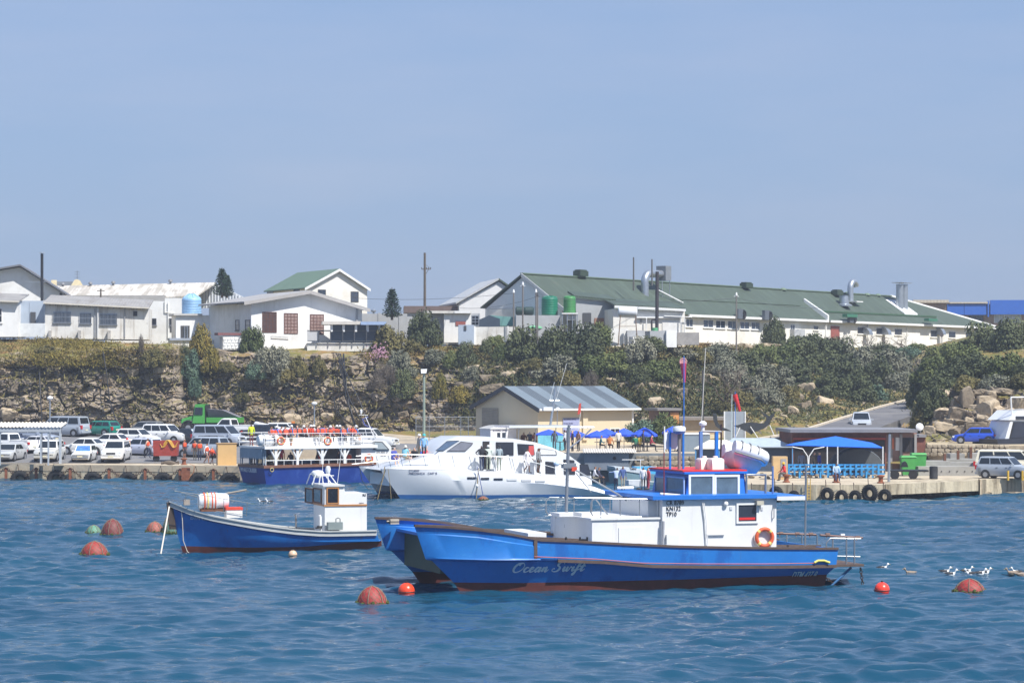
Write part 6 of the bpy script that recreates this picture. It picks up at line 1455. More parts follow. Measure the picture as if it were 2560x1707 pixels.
# ---- Whale Cruiser: two-deck blue excursion boat
fc = Frame(668, 198.6, 28); ft = Frame(668, 198.6, 118)
WC = fc.root('excursion_boat', 'two-deck blue and white excursion boat moored at the quay', 'boat', u=6)
uN = fc.u_(1000,0); Bm_ = 5.2
zg = fc.uz(668,1165,0)[1]
mb = fc.mb(); mb.prism([(-.25,0,zg),(8.5,0,zg+.05),(11,.8,zg+.25),(12.6,2.6,zg+.5),(11,4.4,zg+.25),(8.5,Bm_,zg+.05),(-.25,Bm_,zg)],(0,0,-.01))
top = [(-.3,0,zg),(8.5,0,zg+.1),(11,.7,zg+.3),(12.8,2.6,zg+.55),(11,4.5,zg+.3),(8.5,Bm_,zg+.1),(-.3,Bm_,zg)]
bot = [(.15,.35,-.5),(8.5,.4,-.5),(10.4,1.1,-.5),(11.6,2.6,-.5),(10.4,4.1,-.5),(8.5,Bm_-.4,-.5),(.15,Bm_-.35,-.5)]
mb = fc.mb(); mb.loft([bot, top]); mb.build('hull', DEEPBLUE, WC)
mb = fc.mb(); mb.loft([[(x*1.002,y+(-.06 if y<2.6 else .06 if y>2.6 else 0),z-.16) for x,y,z in top],[(x*1.002,y+(-.06 if y<2.6 else .06 if y>2.6 else 0),z+.04) for x,y,z in top]]); mb.build('rubbing_rail', mat('rail_brown',(122,84,66),var=.2), WC)
u,z = ft.uz(648,1176,.02); text_part('boat_name', 'WHALE CRUISER', .46, ft.T @ Matrix.Translation((ft.uz(600,1178,.3)[0],.27,z-.15)) @ Matrix.Rotation(PI,4,'Z'), SILTXT, WC, sx=.95, bold=.006)
fslab('name_splash', ft, (640,612,1198,1209), .0, .0, DEEPBLUE, WC) if False else None
u,z = fc.uz(679,1174,0); mb = fc.mb(); mb.torus((u,-.08,z),.14,.03,'Y',14,6); mb.build('hawse_ring', mat('brass_ring',(190,176,120)), WC)
# decks
zU = fc.uz(700,1117,0)[1]
obox('upper_deck', -.2,9.2,-.05,Bm_+.05,zU-.12,zU+.02,BWHITE,WC,fc); obox('deck_fascia', -.25,9.25,-.12,-.055,zU-.16,zU+.08,WHITEF,WC,fc)
for k,px in enumerate((690,744,806,862)):
    u,_ = fc.uz(px,1140,0); mb = fc.mb(); mb.bx(u-.1,u+.1,-.02,.14,zg,zU-.12); mb.tube((u-.05,.06,zU-.9),(u-.45,.06,zU-.15),.07); mb.tube((u+.05,.06,zU-.9),(u+.45,.06,zU-.15),.07); mb.build('deck_pillar', WHITEF, WC)
    mb = fc.mb(); mb.bx(u-.1,u+.1,Bm_-.14,Bm_+.02,zg,zU-.12); mb.build('deck_pillar', WHITEF, WC)
obox('screen', 6.6,9.0,Bm_-.1,Bm_-.04,zg+.1,zU-.2,mat('screen_grey_blue',(96,108,122),rough=.4),WC,fc)
obox('centre_casing', 6.4,9.3,1.2,Bm_-.8,zg-.3,zU-.13,mat('casing_blue_grey',(82,96,112)),WC,fc)
obox('bench', 2.0,6.0,2.2,3.0,zg-.1,zg+.35,mat('bench_blue',(60,100,150)),WC,fc)
mb = fc.mb()
for z_,r_ in ((zg+.42,.035),): mb.tube((-.1,.02,z_),(9.0,.02,z_),r_)
for k in range(13): x = -.1+k*.75; mb.tube((x,.02,zg),(x,.02,zg+.42),.025)
mb.build('lower_rail', WHITEF, WC)
mb = fc.mb(); zr_ = zU+1.02
for z_ in (.34,.68,1.02):
    mb.path([(-.2,.0+.05,zU+z_),(9.0,.05,zU+z_)],.024,5); mb.path([(-.2,.05,zU+z_),(-.2,Bm_-.05,zU+z_)],.024,5); mb.path([(-.2,Bm_-.05,zU+z_),(9,Bm_-.05,zU+z_)],.024,5)
for k in range(11):
    x = -.2+k*.92; mb.tube((x,.05,zU),(x,.05,zr_),.024); mb.tube((x,Bm_-.05,zU),(x,Bm_-.05,zr_),.024)
mb.build('upper_rail', WHITEF, WC)
for v_ in (1.0,2.0,2.9): obox('bench', .6,8.4,v_,v_+.35,zU+.02,zU+.66,WHITEF,WC,fc)
# stern gantry
mb = fc.mb()
for v in (.3,1.9,3.4,4.9): mb.tube((-.05,v,zg),(-.05,v,zU),.05)
for v in (.3,4.9): mb.tube((-.2,v,zg+1.0),(-.2,v,zg),.03)
mb.tube((-.2,.3,zg+.9),(-.2,4.9,zg+.9),.03); mb.tube((-.2,.3,zg+.5),(-.2,4.9,zg+.5),.025); mb.build('stern_gantry', mat('gantry_grey_blue',(140,156,170)), WC)
obox('gantry_panel', -.3,.1,.4,Bm_-.4,zU-.9,zU-.15,mat('gantry_panel',(120,142,158)),WC,fc)
# wheelhouse at the bow end
uq = fc.u_(905,0); 
mb = fc.mb(); zq = fc.uz(940,1100,0)[1]; mb.prism([(uq,.15,zg),(uq+2.6,.15,zg),(uq+2.6,.15,zg+1.35),(uq+2.1,.15,zq-.05),(uq-.1,.15,zq),(uq,.15,zU)],(0,Bm_-.3,0)); mb.build('wheelhouse', BWHITE, WC)
mw = fpoly(fc.mb(), fc, [(935,1103),(956,1104),(974,1124),(935,1124)], .05, .15).build('window', mat('black_gasket',(30,30,34)), WC); fpoly(fc.mb(), fc, [(937,1105),(955,1106),(970,1122.5),(937,1122.5)], .03, .1).build('pane', mat('hazy_glass',(150,160,164),rough=.2), mw)
for t_,x,y,sz in (('DTC 8232  D',942,1132,.2),('CR 701',952,1140,.18)): u,z = fc.uz(x,y,.1); text_part('registration', t_, sz, fc.T @ Matrix.Translation((u,.13,z)), BLKTXT, WC, sx=.85)
def cpipe(name, pts, r, m, v, n=6): mb = fc.mb(); mb.path([(fc.uz(x,y,v)[0],v,fc.uz(x,y,v)[1]) for x,y in pts], r, n); return mb.build(name, m, WC, 50)
cpipe('signal_mast', [(936,1095),(924,1065),(914,1042)], .035, WHITEF, 2.0); cpipe('mast_yard', [(897,1037),(920,1038)], .02, WHITEF, 2.0); cpipe('bow_fitting', [(930,1070),(912,1062),(906,1048),(920,1042)], .05, mat('banner_blue',(80,90,150)), 2.1)
u,z = fc.uz(903,1024,2.0); mb = fc.mb(); mb.lathe((u,2.0,z-.25),[(.05,-.1),(.08,0),(.1,.2),(.04,.28)],10); mb.build('mast_lamp', WHITEF, WC)
# life-raft drum on its upper deck and lifebuoys
c0 = fc.uz(643,1100,.6); T_ = thing('raft_drum', fc.pt(c0[0]+.2,1.2,c0[1]), 'white life raft drum at the stern end of the upper deck', 'life raft', rz=fc.rz)
Mt = fc.T @ Matrix.Translation((c0[0]+.9,.6,zU+.5)) @ Matrix.Rotation(PI/2,4,'Y'); mb = MB(Mt); mb.lathe((0,0,0),[(.1,-.9),(.38,-.85),(.44,-.7),(.44,-.05),(.47,-.03),(.47,.03),(.44,.05),(.44,.7),(.38,.85),(.1,.9)],16); mb.build('shell', BSHINY, T_, 50)
for k in (-.4,.4): mb = MB(Mt); mb.lathe((0,0,k),[(.45,-.03),(.465,-.03),(.465,.03),(.45,.03)],16); mb.build('strap', mat('strap_grey',(120,120,120)), T_)
for px,py,lab in ((702,1102,'orange lifebuoy, left one on the upper rail of the excursion boat'),(819,1102,'orange lifebuoy, right one on the upper rail of the excursion boat')):
    u,z = fc.uz(px,py,-.1); lifebuoy(fc.pt(u,-.12,z), .27, .065, None, Matrix.Rotation(R(28),3,'Z'), lab)
u,z = fc.uz(922,1146,.0); lifebuoy(fc.pt(u,.0,z), .3, .07, None, Matrix.Rotation(R(28),3,'Z'), 'orange lifebuoy on the white wheelhouse of the excursion boat')

# ---- grey workboat behind the catamaran's cabin
fg = Frame(1535, 196.5, 10)
T_ = fg.root('grey_workboat', 'blue-grey workboat with a pale bow moored below the terrace wall', 'boat')
mb = fg.mb(); pts = [(1510,1150),(1640,1152),(1640,1225),(1530,1225)]
fpoly(mb, fg, [(1538,1172),(1600,1182),(1650,1186),(1650,1222),(1548,1222)], 0, 3); mb.build('hull', mat('teal_grey_hull',(112,142,152),rough=.5), T_)
fpart('bow_band', fg, [(1536,1166),(1606,1172),(1608,1184),(1540,1174)], -.06, 2.8, mat('pale_grey_band',(196,204,210)), T_)
u,z = fg.uz(1591,1172,-.08); text_part('registration', 'MIRL', .26, fg.T @ Matrix.Translation((u,-.09,z+.12)) @ Matrix.Rotation(PI,4,'Y'), BLKTXT, T_)
fslab('canopy', fg, (1592,1640,1167,1186), .5, 2.2, mat('sky_blue_cover',(70,160,206)), T_)
fslab('casing', fg, (1572,1602,1200,1232), -2.5, -1.2, mat('casing_white',(206,210,214)), T_); fslab('casing_end', fg, (1602,1616,1200,1234), -2.6, -1.3, WHITEF, T_)
mb = fg.mb()
for a,b in (((1601,1198),(1601,1148)),((1555,1149),(1610,1149)),((1600,1202),(1636,1204))): p,q = fg.uz(*a,-2), fg.uz(*b,-2); mb.tube((p[0],-2,p[1]),(q[0],-2,q[1]),.03)
mb.build('mast', WHITEF, T_)
fh2 = Frame(1470, 184, 10)
T_ = fh2.root('blue_workboat', 'low dark workboat with a blue deck edge and tyre fenders beside the white catamaran stern', 'boat')
fpart('hull', fh2, [(1500,1232),(1660,1236),(1660,1262),(1520,1262)], 0, 2.5, mat('dark_green_hull',(40,84,74)), T_); fpart('deck_edge', fh2, [(1498,1226),(1660,1230),(1660,1238),(1500,1234)], -.08, 2.6, ROOFBLUE, T_)
for px in (1597,1617):
    u,z = fh2.uz(px,1228,-.2); mb = fh2.mb(); mb.torus((u,-.2,z),.19,.075,'Y',18,8); mb.build('tyre_fender', BLACKM, T_, 60)
Mt = fh2.T @ Matrix.Translation((fh2.uz(1563,1220,1.0)[0],1.0,fh2.uz(1563,1220,1.0)[1])) @ Matrix.Rotation(PI/2,4,'Y'); mb = MB(Mt); mb.lathe((0,0,0),[(.05,-.62),(.14,-.6),(.15,.6),(.05,.62)],12); mb.build('roll', mat('roll_cream',(218,214,204)), T_, 50)
c = fh2.uz(1525,1235,.5); T_ = thing('green_tarpaulin', fh2.pt(c[0],-.3,c[1]-.2), 'green tarpaulin bundle at the stern of the white catamaran', 'tarpaulin')
mb = fh2.mb(); mb.ell((c[0],-.3,c[1]-.15),(.55,.4,.3),12,6); mb.ell((c[0]+.6,-.25,c[1]-.12),(.5,.4,.28),12,6); mb.ell((c[0]-.5,-.3,c[1]-.28),(.4,.3,.2),10,5); mb.build('folds', mat('tarp_green',(92,140,118),rough=.7,var=.15), T_, 60)
# ---- inflatable on the car park behind the excursion boat
b = W(650, 1085, 240); T_ = thing('inflatable_boat', (b.x+1.2,240,LZ(240)), 'grey inflatable boat on a trailer behind the excursion boat', 'boat')
zz = ZY(1078,240)
for s in (-1,1): mb = MB(); mb.path([W(640,1060,240+s*.1)+Vector((0,s*.1,0)),W(650,1063,240)+Vector((0,s*.6,0)),W(690,1072,240)+Vector((0,s*.9,0)),W(760,1078,240)+Vector((0,s*.9,0))],.26,10); mb.build('tube', mat('pvc_grey',(200,202,206),rough=.5), T_, 60)
mb = MB(); mb.loft([[W(x,y,240)+Vector((0,s,0)) for x,y,s in ((648,1066,.0),(700,1076,.7),(758,1080,.7),(758,1080,-.7),(700,1076,-.7))],[W(x,y,240)+Vector((0,s,0)) for x,y,s in ((660,1080,.0),(700,1086,.3),(752,1086,.3),(752,1086,-.3),(700,1086,-.3))]]); mb.build('hull', mat('hull_white',(214,214,210)), T_)
mb = MB(); q = W(735,1066,240); mb.box(q,(.5,.5,.6)); mb.build('console', BLACKM, T_)
mb = MB(); q = W(733,1056,240); mb.box(q,(.3,.3,.25)); mb.build('orange_bag', mat('bag_orange',(216,130,60)), T_)
mb = MB(); mb.tube(W(660,1088,240),W(745,1090,240),.05); mb.tube(W(715,1092,239.2),W(715,1092,240.8),.28,n=10); mb.build('trailer', BLACKM, T_)
# ---- dark-hulled motor yacht on the hard at the right edge
fy = Frame(2492, 203, 25)
T_ = fy.root('motor_yacht', 'dark-hulled white motor yacht on the hard, cut by the right edge', 'boat', z=2.98)
mb = fy.mb(); fpoly(mb, fy, [(2493,1098),(2640,1090),(2640,1140),(2510,1132),(2496,1118)], 0, 3.4); mb.build('hull', mat('navy_hull',(40,44,56),rough=.35), T_)
fpart('superstructure', fy, [(2512,1099),(2526,1052),(2560,1044),(2640,1040),(2640,1094)], .4, 3.0, BSHINY, T_)
mw = fpoly(fy.mb(), fy, [(2524,1096),(2534,1054),(2600,1054),(2600,1094)], .33, .5).build('window', mat('black_gasket',(30,30,34)), T_); fpoly(fy.mb(), fy, [(2527,1094),(2536,1056),(2598,1056),(2598,1092)], .31, .45).build('pane', SMOKE, mw)
fpart('flybridge', fy, [(2521,1050),(2545,1026),(2640,1020),(2640,1048)], .3, 3.1, BSHINY, T_); fslab('flybridge_screen', fy, (2540,2600,1040,1048), .25, .29, SMOKE, T_)
mb = fy.mb()
for a,b_ in (((2530,1042),(2527,993)),((2527,993),(2640,991))): p,q = fy.uz(*a,.6), fy.uz(*b_,.6); mb.tube((p[0],.6,p[1]),(q[0],.6,q[1]),.06)
mb.build('arch', BSHINY, T_)
fslab('keel_block', fy, (2520,2560,1134,1145), 1.2, 2.2, mat('block_timber',(120,96,70)), T_)
# ------------------------------------------------------------------ vehicles
TYRE = mat('tyre_rubber',(30,30,31),rough=.85,var=.15,scale=5)
RIM = mat('wheel_rim',(170,172,176),rough=.35,metal=.5)
CGLASS = mat('car_glass',(30,36,42),rough=.06,var=.15,spec=.8)
HEADL = mat('headlamp',(214,220,226),rough=.12,spec=.8); TAILL = mat('tail_lamp',(190,36,40),rough=.25)
PLATE = mat('number_plate',(226,220,190),rough=.5); PLASTIC = mat('dark_plastic',(44,45,48),rough=.6)
mb = MB(); mb.lathe((0,0,-.1),[(.2,0),(.29,0),(.32,.03),(.32,.17),(.29,.2),(.2,.2)],18,Matrix.Rotation(PI/2,4,'X')); TYM = mb.mesh('tyre',TYRE,smooth=40)
mb = MB(); mb.lathe((0,0,-.1),[(.02,.0),(.2,.0),(.2,.2),(.02,.2)],18,Matrix.Rotation(PI/2,4,'X')); mb.v = [(x,y+.1,z+.1) for x,y,z in mb.v]
for k in range(5):
    a = 2*PI*k/5; mb.box((.11*math.cos(a),.0,.11*math.sin(a)),(.05,.215,.05),0)
RIMM = mb.mesh('rim',RIM)
TYM.transform(Matrix.Translation((0,.1,.1))) 
CARK = {  # length, width, height, wheelbase, belt, hood, boot heights, greenhouse x: rear base, rear top, front top, front base
 'hatch':(3.9,1.7,1.48,2.5,.92,.86,.92,-1.9,-1.55,.35,1.0), 'sedan':(4.5,1.76,1.44,2.7,.92,.82,.95,-1.55,-.95,.35,1.05), 'wagon':(4.4,1.66,1.42,2.6,.9,.84,.9,-2.1,-1.75,.3,.95),
 'suv':(4.6,1.88,1.75,2.75,1.08,1.02,1.08,-2.2,-1.95,.4,1.05), 'van':(4.8,1.9,1.88,3.1,1.05,1.0,1.05,-2.3,-2.1,.95,1.75), 'pickup':(5.0,1.8,1.75,3.05,1.05,1.0,1.05,-.45,-.25,.65,1.25), 'dcab':(5.1,1.84,1.8,3.1,1.08,1.02,1.08,-.95,-.75,.55,1.2),
 'old':(3.7,1.56,1.4,2.3,.86,.82,.86,-1.7,-1.35,.2,.7)}
def bil(q, a, b): return q[0].lerp(q[1],a).lerp(q[3].lerp(q[2],a),b)
def car(kind, rgb, loc, head, label, sc=1.0, group='cars parked on the quay', roof=None, shade=None, rack=False, cat='car', lower=None):
    L,Wd,Ht,wb,belt,hood,boot,xr0,xr1,xf1,xf0 = CARK[kind]; hw = Wd/2; g = .24 if kind in ('suv','dcab','pickup') else .18
    root = thing('parked_car' if cat == 'car' else 'pickup_truck' if cat == 'pickup' else 'parked_van', (0,0,0), label, cat, group)
    pm = mat('car_paint_%d_%d_%d' % rgb, rgb, rough=.28, var=.03, coat=.5, dirt=tuple(int(c*.85) for c in rgb), dirt_amt=.3)
    st = [(-L/2,.45,boot-.12,.86),(-L/2+.12,g+.05,boot,.95),(-L/2+.5,g,boot+.02,1),(xr0+.15,g,belt,1),(0,g,belt,1),(xf0-.05,g,belt-.01,1),(L/2-.75,g,hood,.99),(L/2-.25,g,hood-.08,.94),(L/2-.04,g+.06,hood-.2,.86),(L/2,.42,hood-.34,.82)]
    mb = MB(); rings = []
    for x,zb,zt,f in st:
        w_ = hw*f; rings.append([(x,-w_*.9,zb),(x,-w_,zb+.16),(x,-w_,zt-.2),(x,-w_*.95,zt-.05),(x,-w_*.8,zt),(x,w_*.8,zt),(x,w_*.95,zt-.05),(x,w_,zt-.2),(x,w_,zb+.16),(x,w_*.9,zb)])
    mb.loft(rings); body = mb.build('body', pm, root, 32)
    bz = belt-.06; b4 = [Vector((xr0,-hw*.93,bz)),Vector((xf0,-hw*.93,bz)),Vector((xf0,hw*.93,bz)),Vector((xr0,hw*.93,bz))]
    rw = .76 if kind != 'van' else .84
    t4 = [Vector((xr1,-hw*rw,Ht-.06)),Vector((xf1,-hw*rw,Ht-.06)),Vector((xf1,hw*rw,Ht-.06)),Vector((xr1,hw*rw,Ht-.06))]
    c4 = [Vector((xr1+.15,-hw*rw*.85,Ht)),Vector((xf1-.2,-hw*rw*.85,Ht)),Vector((xf1-.2,hw*rw*.85,Ht)),Vector((xr1+.15,hw*rw*.85,Ht))]
    mb = MB(); mb.loft([b4,t4,c4]); mb.build('cabin', mat('car_paint_%d_%d_%d' % roof, roof, rough=.3) if roof else pm, root, 30)
    def pane(q, a0,a1,b0,b1,name,m=CGLASS,off=.012):
        n = (q[1]-q[0]).cross(q[3]-q[0]).normalized(); c = [bil(q,a,b)+n*off for a,b in ((a0,b0),(a1,b0),(a1,b1),(a0,b1))]
        mb = MB(); mb.prism(c, -n*(off+.02)); mb.build(name, m, root)
    R_ = [b4[0],b4[1],t4[1],t4[0]]; L_ = [b4[2],b4[3],t4[3],t4[2]]; Fq = [b4[1],b4[2],t4[2],t4[1]]; Bq = [b4[3],b4[0],t4[0],t4[3]]
    cuts = [(.05,.34),(.37,.66),(.69,.97)] if kind in ('wagon','suv','van') else [(.1,.9)] if kind == 'pickup' else [(.06,.48),(.52,.96)]
    for a0,a1 in cuts:
        pane(R_,a0,a1,.22,.9,'side_window'); pane(L_,1-a1,1-a0,.22,.9,'side_window')
    pane(Fq,.06,.94,.14,.93,'windscreen', shade or CGLASS); pane(Bq,.08,.92,.25,.9,'rear_window')
    for s in (-1,1):
        for x in (-wb/2-.05, wb/2-.05):
            mb = MB(); mb.tube((x,s*(hw-.1),.33),(x,s*(hw+.004),.33),.39,n=16); mb.build('wheel_arch', PLASTIC, root)
            wl = bpy.data.objects.new('wheel', TYM); C.objects.link(wl); wl.parent = root; wl.location = (x,s*(hw-.09),.32)
            rm = bpy.data.objects.new('rim', RIMM); C.objects.link(rm); rm.parent = wl; rm.scale = (1,1.06,1)
        mb = MB(); mb.box((L/2-.12,s*hw*.68,hood-.24),(.22,.36,.16)); mb.build('headlight', HEADL, root)
        mb = MB(); mb.box((-L/2+.06,s*hw*.82,boot-.18),(.2,.2,.34 if kind in ('suv','van','wagon') else .2)); mb.build('tail_light', TAILL, root)
        mb = MB(); mb.box((xf0-.25,s*(hw+.08),belt+.04),(.12,.18,.13)); mb.build('wing_mirror', pm, root)
        for a in ((-.45,.35) if kind != 'pickup' else (.3,)):
            mb = MB(); mb.box((a,s*(hw+.006),belt-.2),(.16,.02,.03)); mb.build('door_handle', PLASTIC, body)
    mb = MB(); mb.box((L/2-.02,0,hood-.3),(.08,hw*.8,.14)); mb.build('grille', PLASTIC, root)
    for x in (L/2,-L/2): mb = MB(); mb.box((x,0,.42),(.12,Wd*.86,.18)); mb.build('bumper', pm if kind != 'old' else STEEL, root)
    mb = MB(); mb.box((L/2+.07,0,.46),(.02,.44,.11)); mb.build('number_plate', PLATE, root); mb = MB(); mb.box((-L/2-.07,0,.6),(.02,.44,.11)); mb.build('number_plate', PLATE, root)
    mb = MB(); mb.bx(-L/2+.3,L/2-.3,-hw*.85,hw*.85,.16,.3); mb.build('underbody', PLASTIC, root)
    if lower:
        for s in (-1,1): mb = MB(); mb.box((-.05,s*(hw+.003),g+.18),(wb-.75,.02,.2)); mb.build('sill_stripe', mat('stripe_%d' % lower[0], lower), root)
    if kind in ('pickup','dcab'):
        mb = MB(); x0 = -L/2+.1; x1 = xr0-.05; mb.bx(x0,x1,-hw*.8,hw*.8,belt-.02,belt+.005); mb.build('load_bed', PLASTIC, root)
        for s in (-1,1): mb = MB(); mb.bx(x0,x1,s*hw*.9-.05,s*hw*.9+.05,belt-.1,belt+.1); mb.build('bed_side', pm, root)
        mb = MB(); mb.bx(x0-.06,x0,-hw*.92,hw*.92,belt-.45,belt+.1); mb.build('tailgate', pm, root)
    if rack:
        for s in (-1,1): mb = MB(); mb.path([(xr1+.2,s*hw*.6,Ht-.01),(xr1+.3,s*hw*.6,Ht+.07),(xf1-.4,s*hw*.6,Ht+.07),(xf1-.3,s*hw*.6,Ht-.01)],.025,5); mb.build('roof_rail', PLASTIC, root)
    root.location = loc; root.rotation_euler = (0,0,R(head)); root.scale = (sc,sc,sc)
    return root
def lot(px, py): D = lotD(py); return Vector((XP(px,D),D,LZ(D)))
WH=(232,232,230); SV=(176,182,190); LG=(196,198,204)
car('sedan',(186,188,188),lot(24,1151),-97,'silver sedan facing the water beside the shelter, at the left edge')
car('pickup',WH,lot(28,1132),152,'white pickup seen from behind at the left edge', cat='pickup')
car('sedan',(34,40,58),lot(18,1112),-28,'dark navy sedan under the shelter roof at the left edge')
car('sedan',(150,160,176),lot(88,1108),-24,'silver-blue sedan half hidden by the shelter posts')
car('van',(166,174,184),lot(160,1090),158,'silver people carrier parked against the cliff left of the teal estate', rack=True)
car('wagon',(30,128,112),lot(246,1089),150,'old teal estate car against the cliff')
car('suv',(196,196,190),lot(124,1152),-92,'silver off-roader with a white roof facing the water behind the shelter posts', roof=WH, lower=None)
car('sedan',LG,lot(92,1130),165,'pale silver car mostly hidden behind the white-roofed off-roader')
car('sedan',(222,222,218),lot(212,1136),165,'white saloon seen from its rear quarter behind the small hatchback')
car('old',WH,lot(211,1153),-92,'small boxy white hatchback with a blue sunshade in its windscreen', shade=mat('blue_sunshade',(70,120,226),rough=.5,var=.5,scale=4))
car('sedan',WH,lot(276,1124),162,'white saloon behind the white off-roader')
car('suv',WH,lot(290,1153),-92,'white off-roader facing the water right of the small hatchback')
car('hatch',(198,202,216),lot(352,1138),152,'pale lilac hatchback seen from behind the red trailer')
car('hatch',WH,lot(344,1112),-24,'white hatchback heading right in the second row')
car('hatch',(116,118,120),lot(362,1092),160,'dark grey hatchback at the back against the cliff')
car('suv',WH,lot(416,1108),-24,'white compact off-roader heading right behind the red trailer')
car('sedan',(34,38,44),lot(482,1110),-40,'black sedan with a silver sunshade left of the van', shade=mat('silver_sunshade',(190,204,214),rough=.3,var=.3,scale=5))
car('van',(170,178,190),lot(548,1114),-24,'silver minibus heading right behind the people in orange', cat='van')
car('suv',(166,176,188),lot(506,1143),158,'silver-blue crossover seen from behind the people in orange', rack=True)
car('pickup',WH,lot(578,1092),160,'white pickup half hidden behind the silver minibus', cat='pickup')
car('sedan',(40,46,60),lot(668,1100),-20,'dark sedan hidden behind the excursion boat upper deck')
car('hatch',WH,lot(716,1096),-20,'white hatchback hidden behind the passengers on the upper deck')
D = 229; car('dcab',WH,(XP(922,D),D,LZ(D)),-16,'white double-cab pickup with an orange stripe by the slipway', cat='pickup', lower=(226,96,50))
D = 222; p = W(2152,1078,D); car('pickup',(176,182,190),(p.x,D,p.z),-95,'silver pickup coming down the hill road', cat='pickup', sc=.95)
D = 206; car('hatch',(38,78,190),(XP(2434,D),D,2.99),172,'bright blue hatchback parked below the pale rocks', sc=.86)
D = 183; car('suv',(166,174,184),(XP(2516,D),D,1.09),-32,'silver off-roader at the right edge of the quay', rack=True, sc=.88)
D = 188.5; car('van',(228,222,200),(XP(2522,D),D,1.09),-18,'cream van behind the silver off-roader', cat='van', sc=1.0, lower=(190,40,60))

# green lorry
D = lotD(1082); b = Vector((XP(532,D),D,LZ(D)))
T_ = thing('green_lorry', b, 'bright green tipper lorry parked against the cliff', 'truck'); Mt = Matrix.Translation(b) @ Matrix.Rotation(R(174),4,'Z')
GR = mat('lorry_green',(76,158,70),rough=.35,var=.04,coat=.3)
def lp(name, mb, m=GR, sm=None): return mb.build(name, m, T_, sm)
mb = MB(Mt); mb.hexa([(.55,-1.05,.95),(1.75,-1.05,.95),(1.75,1.05,.95),(.55,1.05,.95),(.6,-.98,2.75),(1.5,-.98,2.75),(1.5,.98,2.75),(.6,.98,2.75)]); cab = lp('cab', mb)
for s in (-1,1):
    mb = MB(Mt); mb.prism([(.75,s*1.06,1.75),(1.58,s*1.06,1.75),(1.48,s*1.02,2.45),(.75,s*1.02,2.45)],(0,s*.02,0)); mb.build('side_window', CGLASS, cab)
mb = MB(Mt); mb.prism([(1.72,-.85,1.8),(1.72,.85,1.8),(1.58,.8,2.55),(1.58,-.8,2.55)],(.04,0,.01)); mb.build('windscreen', CGLASS, cab)
mb = MB(Mt); mb.hexa([(1.75,-.9,.95),(2.9,-.8,.95),(2.9,.8,.95),(1.75,.9,.95),(1.75,-.85,1.65),(2.85,-.7,1.35),(2.85,.7,1.35),(1.75,.85,1.65)]); lp('bonnet', mb)
mb = MB(Mt); mb.box((2.92,0,1.1),(.1,1.2,.4)); lp('grille', mb, PLASTIC)
mb = MB(Mt); mb.bx(-2.8,.4,-1.05,1.05,1.0,1.5); lp('tipper_body', mb)
mb = MB(Mt); mb.prism([(-2.7,-.9,1.5),(.3,-.9,1.5),(.3,-.5,2.3),(-1.2,-.3,2.2)],(0,1.6,0)); lp('tarpaulin', mb, mat('tarp_grey',(112,110,118),rough=.8))
mb = MB(Mt); mb.bx(-2.8,2.7,-.5,.5,.6,1.0); lp('chassis', mb, PLASTIC)
mb = MB(Mt); mb.bx(.44,.52,-.9,.9,1.0,2.7); lp('headboard', mb, PLASTIC)
for x in (2.15,-1.8):
    for s in (-1,1): mb = MB(Mt); mb.tube((x,s*.75,.52),(x,s*1.1,.52),.52,n=16); w_ = lp('wheel', mb, TYRE, 40); mb = MB(Mt); mb.tube((x,s*1.09,.52),(x,s*1.13,.52),.25,n=12); mb.build('rim', RIM, w_)
for s in (-1,1): mb = MB(Mt); mb.path([(2.15+.66*math.cos(t),s*.95,.52+.66*math.sin(t)) for t in np.linspace(.1,PI-.1,8)],.09,6); lp('mudguard', mb, PLASTIC)
# red skip trailer
b = lot(415,1154); T_ = thing('red_trailer', b, 'rust-red box trailer with yellow ropes among the people in orange', 'trailer')
mb = MB(); mb.hexa([b+Vector(q) for q in ((-.95,-.6,.5),(.95,-.6,.5),(.95,.6,.5),(-.95,.6,.5),(-1.0,-.65,1.75),(1.05,-.65,1.75),(1.05,.65,1.75),(-1.0,.65,1.75))]); mb.build('box', mat('trailer_red',(150,56,46),rough=.6,var=.15,scale=3), T_)
for s in (-.75,.7): mb = MB(); mb.tube(b+Vector((s,-.5,.3)),b+Vector((s,-.3,.3)),.28,n=12); mb.build('wheel', TYRE, T_)
mb = MB(); mb.tube(b+Vector((-1.6,0,.5)),b+Vector((-.9,0,.5)),.04); mb.build('drawbar', STEEL, T_)
for k in range(4): mb = MB(); mb.path([b+Vector((-.4+.1*k+.9*t,-.68-.02*k,1.5-.3*math.sin(t*PI*1.7+k))) for t in np.linspace(0,1.3,14)],.025,4); mb.build('rope', mat('rope_yellow',(214,170,70)), T_)
# plywood kiosk box on the quay
b = lot(566,1166); b.z = 1.19; b.y = 207.5; b.x = XP(566,207.5); T_ = thing('plywood_kiosk', b, 'tan plywood kiosk at the quay edge beside the excursion boat', 'kiosk', rz=R(12))
Mt = Matrix.Translation(b) @ Matrix.Rotation(R(12),4,'Z'); mb = MB(Mt); mb.bx(-.75,.75,-.6,.6,0,1.75); mb.build('cabinet', mat('plywood',(206,168,112),rough=.7,var=.06,scale=1.5), T_); mb = MB(Mt); mb.bx(-.8,.8,-.65,.65,1.75,1.8); mb.build('lid', mat('plywood_dark',(186,150,102)), T_); mb = MB(Mt); mb.bx(-.76,-.751,-.5,.5,.1,1.6); mb.build('door', mat('plywood_grey',(170,150,120)), T_)

